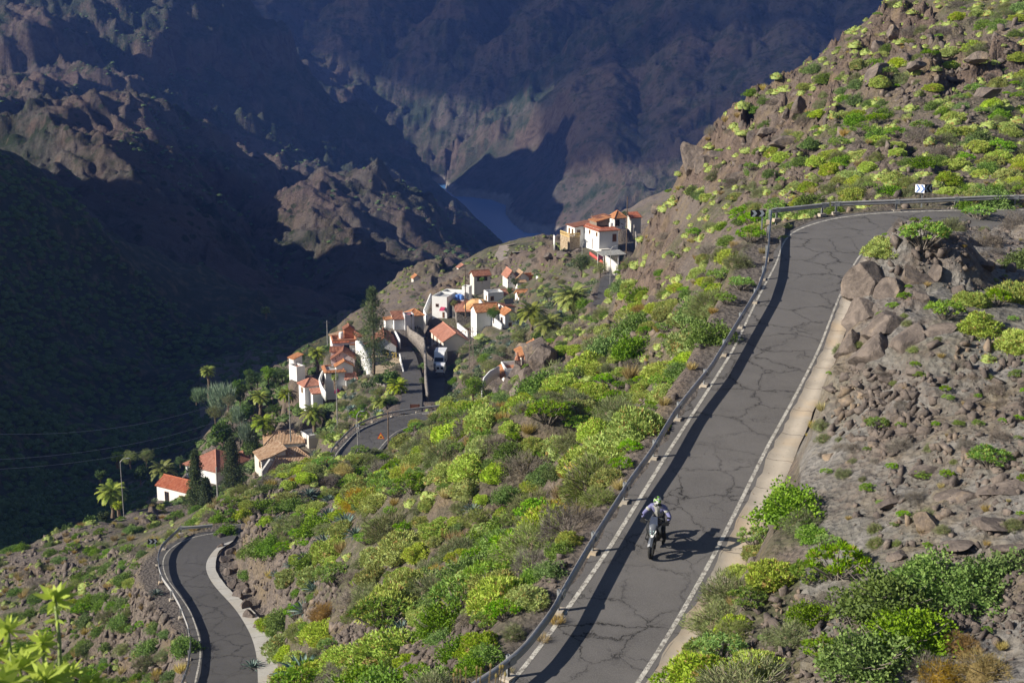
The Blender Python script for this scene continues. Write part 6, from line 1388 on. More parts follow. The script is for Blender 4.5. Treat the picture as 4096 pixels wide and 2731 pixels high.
for it_ in range(27500):
    px, py = (Rr.uniform(-30, 1054), Rr.uniform(-20, 705)) if it_ < 22000 else (Rr.uniform(200, 640), Rr.uniform(240, 480)); p = HIT[int(py) + 40, int(px) + 40]
    if not p[1]: continue
    x, y = p[0] + Rr.uniform(-.3, .3), p[1] * Rr.uniform(.995, 1.005)
    if inroad(x, y, .3): continue
    left_of = None
    if px < 340 and y > 232 and not (px > 60 and py > 470 and y < 262): continue      # the shaded slope is covered separately
    d = float(bil(ug, vg, dens, np.array(x / y), np.array(math.log(y)))); rk = float(bil(ug, vg, rockm, np.array(x / y), np.array(math.log(y))))
    if y > 88 and px > 640: mix, r, ov, pr = 'hill', Rr.choice((.35, .45, .55, .7, .85, 1.0)), .68, 1.0 + d - .45 * rk
    elif px > 760 and y < 88: mix, r, ov, pr = 'bank', Rr.choice((.15, .22, .3)), 1.3, .13
    elif x < -9 and y < 235 and (px < 215 + max(0, (520 - py)) * .0): mix, r, ov, pr = 'low', Rr.choice((.3, .45, .6, .8, 1.0)), .62, .85 + d * .9
    elif y < 215: mix, r, ov, pr = 'mid', Rr.choice((.5, .7, .9, 1.1, 1.3, 1.55)), .62, .95 + d * .9 - .4 * rk
    elif py < 285 or y > 300: mix, r, ov, pr = 'ridge', Rr.choice((.35, .5, .7, .9)), .9, .35 + d
    else: mix, r, ov, pr = 'vil', Rr.choice((.5, .7, .9, 1.1, 1.4)), .6, .9 - .3 * rk
    if math.hypot((px - 400) / 1.5, py - 645) < 46 or math.hypot(px - 430, (py - 655) / .7) < 46: pr *= .12
    if math.hypot(px - 500, (py - 575) * .8) < 34: pr *= .3
    if Rr.random() > pr: continue
    kd = pick(mix, Rr.random())
    if kd == 'grass': r *= .8
    if kd in ('agave',): r = max(r, .7)
    if inroad(x + r * .5, y, .3) or inroad(x - r * .5, y, .3): continue
    if not free(x, y, r, ov): continue
    addc(x, y, r); SP.append([kd, x, y, r, Rr.uniform(.8, 1.15), 0])
SP = [s + [s[3] / s[2]] for s in SP]; SP.sort(key=lambda s: -s[6])
cnt = {}; rest = []; rows = []
for s in SP:
    z = float(gz(s[1], s[2])); px, py, zc = proj(s[1], s[2], z)
    if not (-60 < px < 1084 and -40 < py < 740): continue
    if cnt.get(s[0], 0) >= 290 or s[3] * F / zc < 2.6: rest.append((s, z)); continue
    cnt[s[0]] = cnt.get(s[0], 0) + 1; rows.append((s, z, px, py, zc))
print('shrubs', cnt, 'rest', len(rest))
# labels: kind, size, zone and order from the left
PL = dict(spurge='domed yellow-green spurges', kleinia='vivid umbrella-shaped succulents', bush='leafy green bushes', olive='olive green brooms', rust='rusty orange shrubs', dry='bare grey shrubs', grass='straw-coloured grass tufts', agave='blue-green agaves', pear='prickly pear clumps')
ZS = [(870, 1100, 470, 800, 0, 70, 'in the lower right corner'), (700, 870, 440, 800, 0, 70, 'beside the gutter'), (760, 1100, 200, 470, 0, 91, 'inside the bend'), (600, 840, 190, 700, 38, 92, 'along the upper guardrail'), (640, 1100, -50, 60, 88, 400, 'on the right hilltop'), (640, 1100, 60, 130, 88, 400, 'on the upper right hillside'), (640, 1100, 130, 240, 88, 400, 'above the hairpin'),
      (-70, 215, 560, 800, 90, 230, 'left of the lower road'), (-70, 215, 480, 560, 90, 245, 'near the lower hairpin'), (200, 340, 590, 800, 60, 170, 'above the lower road'), (200, 340, 470, 590, 60, 200, 'above the cut bank'), (340, 470, 590, 800, 40, 110, 'around the stone slide'), (470, 640, 540, 800, 38, 110, 'left of the motorcycle'), (340, 470, 470, 590, 40, 140, 'in the middle foreground'), (470, 640, 420, 540, 40, 140, 'below the boulder outcrop'),
      (340, 560, 380, 470, 60, 232, 'beside the village hairpin'), (560, 720, 300, 420, 60, 232, 'right of the outcrop'), (560, 760, 190, 300, 60, 232, 'right of the villa'), (520, 640, 240, 420, 180, 420, 'below the villa'), (430, 520, 290, 400, 180, 420, 'beside the parked vans'), (180, 430, 330, 520, 180, 420, 'among the village houses'), (330, 640, 200, 340, 200, 460, 'on the village ridge')]
lab = {}
for k, (s, z, px, py, zc) in enumerate(rows):
    zn = next((t for a, b, c, d, y0, y1, t in ZS if a <= px < b and c <= py < d and y0 <= s[2] <= y1), 'on the open slope')
    sz = 'big' if s[3] > 1.0 else 'small' if s[3] < .55 else 'mid-sized'; lab.setdefault((s[0], sz, zn), []).append((px, k))
LB = {}
for (kd, sz, zn), L in lab.items():
    L.sort()
    for i, (_, k) in enumerate(L):
        base = '%s %s %s' % (sz, PL[kd], zn)
        if len(L) > 12:
            nb_ = -(-len(L) // 12); order = sorted(L, key=lambda q_: rows[q_[1]][0][2]); ch = order.index(L[i]) * nb_ // len(L)
            band = sorted([q_ for w_, q_ in enumerate(order) if w_ * nb_ // len(L) == ch]); nm_ = (['nearest', 'farther'] if nb_ == 2 else ['nearest', 'second', 'third', 'fourth', 'fifth', 'sixth', 'seventh', 'eighth'])[min(ch, 7)]
            LB[k] = ('%s from left, %s band of %s' % (ORD[min(band.index(L[i]), 11)], nm_, base), '%s %s' % (PL[kd], zn)); continue
        LB[k] = (('one of the ' + base if len(L) > 12 else '%s from left of the %s' % (ORD[i], base)) if len(L) > 1 else 'only one of the ' + base, '%s %s' % (PL[kd], zn))
for k, (s, z, px, py, zc) in enumerate(rows):
    shrub(s[0], s[1], s[2], s[3], z, LB[k][0], hs=s[4], group=LB[k][1])
# the smallest shrubs, far too many to count, as cover
def lowdome(seed, n=70):
    P, D = dome_pts(n, seed, .75, -.05, .3); p, qd = core(seed, .75, .88, lump=.3); r = np.random.default_rng(seed)
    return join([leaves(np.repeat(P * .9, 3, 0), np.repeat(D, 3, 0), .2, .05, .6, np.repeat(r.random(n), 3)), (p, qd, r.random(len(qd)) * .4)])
LD = [lowdome(60 + i) for i in range(4)]
def cover(name, items, mat, label, cat='scrub'):
    V = []; Q = []; T = []; o = 0
    for (x, y, z, r, h) in items:
        v, qd, t = LD[Rr.randrange(4)]; a = Rr.random() * 6.28; c_, s_ = math.cos(a), math.sin(a); tt = Rr.random()
        X = v[:, 0] * c_ - v[:, 1] * s_; Y = v[:, 0] * s_ + v[:, 1] * c_; V.append(np.stack([x + X * r, y + Y * r, z + v[:, 2] * r * h - .1 * r], 1)); Q.append(qd + o); T.append(np.clip(t * .5 + tt * .3, 0, 1)); o += len(v)
    if V: tag(add(name, mesh_np(name, np.concatenate(V), np.concatenate(Q), mat, False, [('tint', 'FACE', np.concatenate(T))])), label, cat, None, 'stuff')
G_ = {}
for s, z in rest: G_.setdefault('spurge' if s[0] in ('spurge', 'kleinia') else 'olive', []).append((s[1], s[2], z, s[3], s[4]))
cover('small_spurge_cover', G_.get('spurge', []), M['spurge'], 'carpet of small yellow-green bushes over the hillsides'); cover('small_shrub_cover', G_.get('olive', []), M['olive'], 'carpet of small dull green shrubs over the hillsides')
it = []
for _ in range(9000):
    px, py = Rr.uniform(-40, 345), Rr.uniform(150, 560); p = HIT[int(py) + 40, int(px) + 40]
    if p[1] < 232: continue
    x, y = p[0] + Rr.uniform(-1, 1), p[1] * Rr.uniform(.985, 1.015)
    d = float(bil(ug, vg, dens, np.array(x / y), np.array(math.log(y))))
    if Rr.random() > .75 + d or any((x - a) ** 2 + (y - b) ** 2 < (c + 1) ** 2 for a, b, c in keep): continue
    it.append((x, y, float(gz(x, y)), Rr.choice((.7, .9, 1.2, 1.5)), Rr.uniform(.7, 1)))
cover('gorge_scrub', it, M['scrub'], 'dense dark green scrub covering the shaded side of the gorge')
it = []
far_g = lambda x, y: float(bil(fu, fy, FZ, np.array(x / y), np.array(y)))
for _ in range(5600):
    u_ = Rr.uniform(-.42, .02); y = math.exp(Rr.uniform(math.log(640), math.log(1350))); x = u_ * y; z = far_g(x, y)
    if z > WL + 25 and float(fbm(np.array(x / 70), np.array(y / 70), 3, 151)) > .0 + Rr.uniform(-.12, .12): it.append((x, y, z, Rr.choice((.9, 1.3, 1.9)), Rr.uniform(.6, .9)))
cover('mountain_scrub', it, M['scrub'], 'scattered dark bushes over the far ridges')
# ------------------------------------------------------------------ guardrails
def guardrail(name, label, P, step_post=4.0, flip=1, mat=None, ph=.75, start=0.0):
    P = smooth(resample(P, .4), 2); T = np.gradient(P[:, :2], axis=0); T /= np.linalg.norm(T, axis=1)[:, None]; N = np.stack([T[:, 1], -T[:, 0], np.zeros(len(T))], 1) * flip
    prof = [(0, 0), (.035, -.03), (.08, -.055), (.08, -.095), (.02, -.14), (.02, -.17), (.08, -.215), (.08, -.255), (.035, -.28), (0, -.31), (-.012, -.31), (.02, -.275), (.062, -.25), (.062, -.22), (.004, -.175), (.004, -.135), (.062, -.09), (.062, -.06), (.02, -.035), (-.012, 0)]
    o = P[len(P) // 2].copy(); t = thing(name, label, 'guardrail', o)
    V = np.stack([P - o + N * a + np.array((0, 0, b)) for a, b in prof], 1); k = len(prof); i = np.arange(len(P) * k).reshape(-1, k)
    Q = np.concatenate([np.stack([i[:-1, j], i[:-1, (j + 1) % k], i[1:, (j + 1) % k], i[1:, j]], -1) for j in range(k)])
    add('rail', mesh_np('rail', V.reshape(-1, 3), Q, mat or rail_m), t)
    b = MB(); b.box(-.06, .06, -.03, -.022, -1.1, 0); b.box(-.06, -.052, -.022, .03, -1.1, 0); b.box(.052, .06, -.022, .03, -1.1, 0); b.box(-.04, .04, .03, .1, -.3, -.02); pm = b.mesh('post', galv)
    sp = MB(); sp.box(-.17, .17, .094, .1, -.29, -.02)
    for bx_ in (-.12, .12):
        for bz_ in (-.08, -.23): sp.box(bx_ - .015, bx_ + .015, .1, .115, bz_ - .015, bz_ + .015)
    spm = sp.mesh('splice_plate', galv)
    f = MB(); f.box(-.22, .22, -.16, .18, -.9, -.68); fm = f.mesh('footing', conc)
    d = np.r_[0, np.cumsum(np.linalg.norm(np.diff(P, axis=0), axis=1))]
    for s in np.arange(start, d[-1], step_post):
        j = int(np.searchsorted(d, s)); j = min(j, len(P) - 1); q_ = P[j] - o - N[j] * .1
        x = add('post', pm, t); x.location = [float(c) for c in q_]; x.rotation_euler = (0, 0, math.atan2(T[j][1], T[j][0]) + (0 if flip < 0 else math.pi)); x.location.z += .0
        y = add('footing', fm, x); z_ = add('splice_plate', spm, x); z_.rotation_euler = (0, 0, math.pi if False else 0); z_.location = (0, .09, 0)
    return t
galv = simple('galvanised_posts', (.40, .42, .43), .5, .25, 5, metal=.6)
m = NT('weathered_rail', .55); p_ = m.obj()
c = m.ramp(m.noise(1.3, 6, .7, p_), [(.3, (.27, .26, .25)), (.7, (.46, .45, .43))]); c = m.mix(m.math('MULTIPLY', m.rf(m.noise(7, 5, .8, p_), .6, .72), .5), c, (.2, .15, .11))
m.col(c); m.b.inputs['Metallic'].default_value = .3; rail_m = m.m
g1 = [(430, 725), (468, 683), (494, 668), (523.5, 644.5), (552, 607), (561, 589.5), (590.5, 539), (631, 475), (650, 449.5), (674, 409.5), (689, 390), (711, 363.5), (733.5, 326), (757, 287.5), (764.7, 266.7), (768, 246), (769.5, 225), (771, 209)]
guardrail('guardrail', 'long weathered steel guardrail curving down the left edge of the upper road', np.array([U(x, y, .75) for x, y in g1]), 4.0, 1)
g2 = [(772, 208), (800, 205.2), (829, 202)]
guardrail('guardrail', 'short dull guardrail section at the corner of the hairpin', np.array([U(x, y, .75) for x, y in g2]), 3.6, 1, start=.1)
g3 = [(831, 201.5), (870, 200), (937, 197.5), (995, 195), (1060, 194), (1150, 193)]
guardrail('guardrail', 'bright guardrail running right from the hairpin behind the bushes', np.array([U(x, y, .75) for x, y in g3]), 4.0, 1, start=.3)
g4 = s4([(700, 2800), (723, 2731), (750, 2661), (761, 2566), (752, 2500), (720, 2417), (687, 2357), (648, 2304), (634, 2262), (631, 2215), (643, 2179), (672, 2149), (716, 2108)])
LwR = lambda x, y, dz: Wplane(x, y, -44.0 + dz, -.026)
guardrail('guardrail', 'pale guardrail snaking along the outer edge of the lower road', np.array([LwR(x, y, .75) for x, y in g4]), 4.0, 1)
guardrail('guardrail', 'straight guardrail across the top of the lower hairpin', np.array([LwR(x, y, .75) for x, y in s4([(722, 2103), (780, 2100), (850, 2093)])]), 4.0, 1)
T3 = np.gradient(r3[:, :2], axis=0); T3 /= np.linalg.norm(T3, axis=1)[:, None]; N3 = np.stack([T3[:, 1], -T3[:, 0], np.zeros(len(T3))], 1)
kk_ = np.nonzero(r3[:, 1] > 172)[0]
guardrail('guardrail', 'grey guardrail around the outside of the village hairpin', r3[kk_] - N3[kk_] * 3.3 + np.array((0, 0, .75)), 4.0, 1)

# ------------------------------------------------------------------ signs
blk = simple('sign_black', (.015, .016, .018), .5, .1, 3); gry = simple('sign_grey', (.38, .42, .45), .4, .1, 3); wht = simple('sign_white', (.80, .82, .85), .4, .05, 3); blu = simple('sign_blue', (.10, .18, .42), .4, .1, 3); redp = simple('sign_red', (.62, .05, .03), .5, .1, 3); yel_ = simple('sign_orange', (.85, .40, .06), .5, .1, 3); backm = simple('sign_back', (.35, .36, .37), .5, .1, 3, metal=.5)
def chevrons(t, w_, h_, n, dirn, bgm, fg, rz=0, off=(0, 0, 0), z=1.6):
    p = MB(); p.box(-w_ / 2, w_ / 2, 0, .03, 0, h_); o = p.build('panel', bgm, t); o.location = (off[0], off[1], z); o.rotation_euler = (0, 0, rz)
    c = MB(); cw = w_ / n
    for i in range(n):
        x0 = -w_ / 2 + cw * (i + .12); a = cw * .42; d = h_ / 2 * .75
        for (za, zb) in ((.02, h_ / 2), (h_ / 2, h_ - .02)):
            xa, xb = (x0, x0 + d) if za < .1 else (x0 + d, x0)
            if dirn < 0: xa, xb = (x0 + d, x0) if za < .1 else (x0, x0 + d)
            c.poly([(xa, -.006, za), (xa + a, -.006, za), (xb + a, -.006, zb), (xb, -.006, zb)])
    c.build('chevron', fg, o); return o
def sign(px, py, Y, label, w_, h_, n, dirn, bgm, fg, hpost, rz=0, two=None):
    t = thing('chevron_sign', label, 'road sign', W(px, py, Y), R(rz)); MB().box(-.04, .04, .03, .09, -.9, hpost + h_).build('post', galv, t)
    if two:
        a = chevrons(t, w_, h_, n, 1, wht, blu, R(-38), (-w_ * .42, -.2, 0), hpost); b = chevrons(t, w_, h_, n, -1, blk, gry, R(22), (w_ * .5, -.1, 0), hpost)
    else: chevrons(t, w_, h_, n, dirn, bgm, fg, 0, (-w_ * .3, 0, 0), hpost)
    return t
def plane_xy(px, py, dz=0): return U(px, py, dz)
yy = U(764, 236)[1]; sign(762, 229, yy, 'black chevron sign with grey arrows left of the upper hairpin corner', .92, .42, 2, 1, blk, gry, .75, 6)
sign(922, 203, 90.6, 'double chevron sign, one panel blue and white, one black, behind the bright guardrail', .62, .52, 2, 1, blk, gry, .72, 0, True)
sign(156, 553, 119, 'black chevron sign beside the lower hairpin guardrail', .8, .5, 2, 1, blk, gry, .95, 8)
sign(359, 430, 188, 'small black chevron sign outside the village hairpin', .8, .45, 2, 1, blk, gry, .5, 0)
t = thing('warning_sign', 'orange triangular warning sign with a car symbol inside the village hairpin', 'road sign', W(381, 446, 180)); MB().box(-.04, .04, .03, .08, -1, 1.2).build('post', galv, t)
MB().prism([(0, 0), (.0001, 0), (0, .0001)], 0, .001)
b = MB(); b.poly([(-.5, 0, 1.1), (.5, 0, 1.1), (0, 0, 1.98)]); b.poly([(-.5, .02, 1.1), (0, .02, 1.98), (.5, .02, 1.1)]); o = b.build('panel', redp, t)
b = MB(); b.poly([(-.37, -.008, 1.17), (.37, -.008, 1.17), (0, -.008, 1.82)]); b.build('field', yel_, o)
b = MB(); b.box(-.16, .16, -.02, -.012, 1.28, 1.38).box(-.09, .09, -.02, -.012, 1.38, 1.46); b.build('symbol', blk, o)
t = thing('information_board', 'brown information board beside the junction below the streets', 'sign', W(415, 412, 205)); MB().box(-.75, .75, 0, .05, .5, 1.3).build('panel', simple('board_brown', (.12, .05, .03), .7), t); MB().box(-.65, -.57, 0, .06, -.6, 1.35).box(.57, .65, 0, .06, -.6, 1.35).build('post', M['trunk'], t)
# road writing
cu_c = bpy.data.curves.new('stop', 'FONT'); cu_c.body = 'STOP'; cu_c.size = 1.7; cu_c.align_x = 'CENTER'
tmp = bpy.data.objects.new('t', cu_c); me = bpy.data.meshes.new_from_object(tmp); bpy.data.objects.remove(tmp); me.materials.append(paint)
k_ = int(np.argmin(np.abs(r3[:, 1] - 198.3) + np.abs(r3[:, 0] + 8))); pz = r3[k_][2] + .05
o = add('stop_lettering', me); o.location = (float(r3[k_][0]), float(r3[k_][1]), float(pz)); o.rotation_euler = (0, 0, R(180 + 12)); tag(o, 'white STOP lettering painted on the village road', 'road writing')
b = MB(); b.box(-2.4, 2.4, -.15, .15, 0, .004); o = b.build('stop_line', paint); o.location = (float(r3[k_][0]) - 3.2, float(r3[k_][1]) + .2, float(pz)); o.rotation_euler = (0, 0, R(8)); tag(o, kind='structure')

# ------------------------------------------------------------------ motorcycle and rider
Fp = U(651.6, 556.5); Rp = U(660.8, 536.8); mid_ = (Fp + Rp) / 2; fw = Vector([float(c) for c in (Fp - Rp)]).normalized(); wb_ = 1.48
nrm = Vector((0, -UG, 1)).normalized(); rt = fw.cross(nrm).normalized(); nrm = rt.cross(fw)
lean = R(2.5)
Mx = Matrix(((rt.x, fw.x, nrm.x), (rt.y, fw.y, nrm.y), (rt.z, fw.z, nrm.z))).to_4x4()
def placed_thing(nm, label, cat):
    t = bpy.data.objects.new(nm, None); COL.objects.link(t); t.matrix_world = Matrix.Translation([float(c) for c in mid_]) @ Mx @ Matrix.Scale(1.08, 4); return tag(t, label, cat)
bike = placed_thing('motorcycle', 'black and white adventure motorcycle riding down the upper road', 'motorcycle')
rub = simple('tyre_rubber', (.022, .022, .022), .85, .2, 20, bump=.4); bp = simple('black_plastic', (.018, .019, .021), .35, .1, 5); wp = simple('white_plastic', (.72, .72, .70), .3, .05, 5); mp = simple('dark_metal', (.09, .09, .09), .4, .2, 8, metal=.7); gp = simple('grey_fairing', (.10, .11, .13), .35, .1, 5); scr = simple('smoked_screen', (.05, .06, .09), .08, .1, 3)
def wheelx(y, r_, w_, nm):
    t = []; n = 30; prof = [(-w_ * .3, -.42 * w_ * 0 + 0)]
    b = MB(); ring = []
    cs = [(-.5, 0), (-.46, .55), (-.25, .92), (0, 1.0), (.25, .92), (.46, .55), (.5, 0), (0, -.05)]
    for i in range(n):
        a = 2 * math.pi * i / n
        ring.append(b.P([(u * w_, y + math.cos(a) * (r_ - .085 + .085 * v), r_ + math.sin(a) * (r_ - .085 + .085 * v)) for u, v in cs]))
    for i in range(n):
        for k in range(8): b.f.append((ring[i] + k, ring[i] + (k + 1) % 8, ring[(i + 1) % n] + (k + 1) % 8, ring[(i + 1) % n] + k))
    o = b.build(nm, rub, bike, True)
    b = MB(); c8 = [(-.32, 0), (-.32, .02), (.32, .02), (.32, 0)]; ring = []
    for i in range(n):
        a = 2 * math.pi * i / n; ring.append(b.P([(u * w_, y + math.cos(a) * (r_ - .1 + v), r_ + math.sin(a) * (r_ - .1 + v)) for u, v in c8]))
    for i in range(n):
        for k in range(4): b.f.append((ring[i] + k, ring[i] + (k + 1) % 4, ring[(i + 1) % n] + (k + 1) % 4, ring[(i + 1) % n] + k))
    for i in range(20):
        a = 2 * math.pi * i / 20; s = 1 if i % 2 else -1; b.tube([(s * .035, y + math.cos(a + .25 * s) * .04, r_ + math.sin(a + .25 * s) * .04), (0, y + math.cos(a) * (r_ - .1), r_ + math.sin(a) * (r_ - .1))], .004, 3)
    b.tube([(-.06, y, r_), (.06, y, r_)], .045, 8); b.tube([(-.075, y, r_), (-.07, y, r_)], .13, 14); b.build('rim', mp, o); return o
wheelx(.74, .345, .11, 'front_wheel'); wheelx(-.74, .325, .15, 'rear_wheel')
for s in (-1, 1): MB().tube([(s * .1, .74, .33), (s * .1, .56, .72), (s * .1, .42, 1.02)], [.03, .032, .028], 8).build('fork', mp, bike, True)
b = MB()
for i in range(9):
    a = R(35 + 12 * i); y0, z0 = .74 + math.cos(a) * .39, .345 + math.sin(a) * .39; a2 = R(35 + 12 * (i + 1)); y1, z1 = .74 + math.cos(a2) * .39, .345 + math.sin(a2) * .39
    b.poly([(-.07, y0, z0 - .02), (0, y0, z0 + .015), (0, y1, z1 + .015), (-.07, y1, z1 - .02)]); b.poly([(0, y0, z0 + .015), (.07, y0, z0 - .02), (.07, y1, z1 - .02), (0, y1, z1 + .015)])
b.build('front_fender', gp, bike)
b = MB(); b.poly([(-.1, .62, 1.02), (.1, .62, 1.02), (.12, .72, .92), (.03, .77, .74), (-.03, .77, .74), (-.12, .72, .92)]); b.poly([(-.1, .6, 1.02), (-.12, .68, .9), (-.03, .72, .72), (.03, .72, .72), (.12, .68, .9), (.1, .6, 1.02)]); b.build('headlight', wp, bike)
b = MB()
for s in (-1, 1):
    for z_ in (.93, .85): b.ell((s * .045, .745 - (z_ - .85) * .25, z_), (.025, .014, .028), 8, 5)
b.build('headlight_lens', simple('lamp_glass', (.35, .5, .48), .1, .1, 5), bike)
def loft(name, secs, mat, smooth_=True, parent=None):
    b = MB(); n = 12; rs = []
    for (y, z, w_, h_) in secs: rs.append(b.P([(w_ * math.copysign(abs(math.cos(a)) ** .8, math.cos(a)), y, z + h_ * math.copysign(abs(math.sin(a)) ** .8, math.sin(a))) for a in [2 * math.pi * k / n for k in range(n)]]))
    for i in range(len(rs) - 1):
        for k in range(n): b.f.append((rs[i] + k, rs[i] + (k + 1) % n, rs[i + 1] + (k + 1) % n, rs[i + 1] + k))
    b.f.append(tuple(rs[0] + n - 1 - k for k in range(n))); b.f.append(tuple(rs[-1] + k for k in range(n)))
    return b.build(name, mat, parent or bike, smooth_)
loft('front_fairing', [(.76, .86, .03, .04), (.68, .93, .12, .09), (.58, 1.02, .14, .1), (.46, 1.05, .13, .08)], gp)
b = MB(); b.poly([(-.13, .6, 1.08), (.13, .6, 1.08), (.1, .48, 1.32), (-.1, .48, 1.32)]); b.poly([(-.13, .59, 1.08), (-.1, .47, 1.32), (.1, .47, 1.32), (.13, .59, 1.08)]); b.build('windscreen', scr, bike)
loft('fuel_tank', [(.4, .98, .1, .08), (.3, .98, .17, .13), (.1, .95, .18, .13), (-.08, .9, .1, .09)], bp)
for s in (-1, 1):
    b = MB(); b.poly([(s * .15, .58, .98), (s * .22, .5, .78), (s * .2, .36, .58), (s * .17, .2, .62), (s * .19, .15, .9)][::s]); b.poly([(s * .13, .58, .98), (s * .19, .5, .78), (s * .17, .36, .58), (s * .14, .2, .62), (s * .16, .15, .9)][::-s]); b.build('side_panel', wp, bike)
loft('seat', [(-.02, .86, .1, .04), (-.25, .86, .15, .05), (-.5, .9, .15, .05), (-.75, .95, .1, .04)], bp)
loft('engine', [(.38, .55, .1, .13), (.25, .52, .17, .18), (.0, .48, .18, .18), (-.2, .5, .12, .14)], mp)
b = MB()
for s in (-1, 1): b.tube([(s * .08, .4, .95), (s * .13, .1, .7), (s * .12, -.25, .6), (s * .12, -.74, .325)], .024, 6); b.tube([(s * .12, -.1, .8), (s * .12, -.7, .92)], .016, 6)
b.build('frame', mp, bike)
MB().tube([(.12, .1, .3), (.16, -.3, .4), (.2, -.5, .62), (.2, -.85, .78)], [.025, .03, .06, .055], 10).build('exhaust', mp, bike, True)
b = MB(); b.tube([(.26, .28, .6), (.3, .3, .4), (.26, .15, .3)], .014, 6); b.tube([(-.26, .28, .6), (-.3, .3, .4), (-.26, .15, .3)], .014, 6); b.tube([(-.3, .3, .42), (.3, .3, .42)], .014, 6); b.build('crash_bar', bp, bike)
MB().tube([(-.44, .33, 1.1), (-.3, .38, 1.12), (-.1, .42, 1.07), (.1, .42, 1.07), (.3, .38, 1.12), (.44, .33, 1.1)], .014, 8).build('handlebar', mp, bike, True)
for s in (-1, 1):
    b = MB(); b.tube([(s * .46, .32, 1.1), (s * .44, .47, 1.1), (s * .26, .5, 1.1), (s * .2, .42, 1.09)], .012, 6); b.poly([(s * .46, .46, 1.06), (s * .26, .51, 1.05), (s * .26, .5, 1.17), (s * .45, .45, 1.16)]); b.poly([(s * .46, .45, 1.06), (s * .45, .44, 1.16), (s * .26, .49, 1.17), (s * .26, .5, 1.05)]); b.build('hand_guard', bp, bike)
    b = MB(); b.tube([(s * .3, .38, 1.12), (s * .4, .42, 1.28)], .007, 5); b.ell((s * .43, .42, 1.31), (.055, .015, .04), 10, 6); b.build('mirror', bp, bike)
b = MB(); b.M = Matrix.Translation((0, .38, 1.18)) @ Matrix.Rotation(R(35), 4, 'X'); b.box(-.09, .09, -.06, .06, 0, .02); o = b.build('navigation_screen', bp, bike)
b = MB(); b.M = Matrix.Translation((0, .38, 1.18)) @ Matrix.Rotation(R(35), 4, 'X'); b.box(-.08, .08, -.05, .05, .021, .024); b.build('display', simple('pale_display', (.45, .68, .72), .15, .05, 3), o)
MB().box(-.13, .13, -.95, -.7, .97, 1.0).build('luggage_rack', mp, bike)

rider = placed_thing('person', 'motorcyclist in a white and green helmet and lilac-grey jacket, hands on the handlebar', 'person')
def skinned(name, V, E, Rd, mat, parent, root=0, sub=2):
    me = bpy.data.meshes.new(name); me.from_pydata(V, E, []); me.update(); o = add(name, me, parent); md = o.modifiers.new('Skin', 'SKIN'); md.use_smooth_shade = True
    for i, r_ in enumerate(Rd):
        d = me.skin_vertices[0].data[i]; d.radius = (r_, r_) if not hasattr(r_, '__len__') else r_; d.use_root = (i == root)
    s = o.modifiers.new('Sub', 'SUBSURF'); s.levels = sub; s.render_levels = sub; me.materials.append(mat); return o
jk = NT('lilac_jacket', .8); p_ = jk.obj(); c = jk.ramp(jk.noise(9, 4, .6, p_), [(.3, (.12, .12, .25)), (.7, (.21, .21, .36))]); jk.col(c); jk.bump(jk.noise(14, 5, .6, p_), .5, .01)
pants = simple('dark_trousers', (.03, .032, .036), .85, .25, 12, bump=.4); glv = simple('black_gloves', (.02, .02, .022), .7, .2, 20)
# body: pelvis, spine, arms and legs as one skin
V = [(0, -.22, .97), (0, -.16, 1.12), (0, -.08, 1.28), (0, -.02, 1.43), (0, .03, 1.54), (0, .06, 1.62)]
E = [(0, 1), (1, 2), (2, 3), (3, 4), (4, 5)]; Rd = [(.16, .12), (.15, .11), (.17, .12), (.16, .1), (.06, .06), (.065, .07)]
for s in (-1, 1):
    n = len(V); V += [(s * .2, -.01, 1.43), (s * .33, .04, 1.29), (s * .42, .12, 1.18), (s * .41, .24, 1.13), (s * .39, .32, 1.11)]; E += [(3, n), (n, n + 1), (n + 1, n + 2), (n + 2, n + 3), (n + 3, n + 4)]; Rd += [.075, .062, .052, .042, .034]
    n = len(V); V += [(s * .12, -.16, .93), (s * .2, .05, .88), (s * .25, .24, .8), (s * .25, .12, .56), (s * .24, -.02, .36), (s * .24, .12, .29)]; E += [(0, n), (n, n + 1), (n + 1, n + 2), (n + 2, n + 3), (n + 3, n + 4), (n + 4, n + 5)]; Rd += [.11, .09, .075, .062, .052, .045]
skinned('body', V, E, Rd, pants, rider)
V = [(0, -.2, 1.02), (0, -.14, 1.14), (0, -.07, 1.29), (0, -.02, 1.42), (0, .03, 1.5)]; E = [(0, 1), (1, 2), (2, 3), (3, 4)]; Rd = [(.17, .13), (.165, .125), (.185, .135), (.17, .115), (.085, .085)]
for s in (-1, 1): n = len(V); V += [(s * .2, -.01, 1.43), (s * .33, .04, 1.29), (s * .42, .12, 1.18), (s * .41, .22, 1.14), (s * .405, .28, 1.125)]; E += [(3, n), (n, n + 1), (n + 1, n + 2), (n + 2, n + 3), (n + 3, n + 4)]; Rd += [.09, .075, .066, .055, .048]
skinned('jacket', V, E, Rd, jk.m, rider)
vest = simple('pale_chest_panel', (.36, .36, .33), .7, .25, 9, bump=.3); b = MB()
prof = [(-.17, 1.47), (-.1, 1.5), (0, 1.47), (.1, 1.5), (.17, 1.47), (.165, 1.3), (.15, 1.12), (0, 1.06), (-.15, 1.12), (-.165, 1.3)]
fy_ = lambda x, z: .12 - (1.47 - z) * .42 - abs(x) * .28 + (.015 if z < 1.45 else 0)
n = b.P([(x, fy_(x, z), z) for x, z in prof] + [(0, fy_(0, 1.28) + .03, 1.28)] + [(x * .95, fy_(x, z) - .06, z) for x, z in prof])
for i in range(10): j = (i + 1) % 10; b.f.append((n + i, n + j, n + 10)); b.f.append((n + 11 + i, n + 11 + j, n + j, n + i))
b.build('chest_panel', vest, rider)
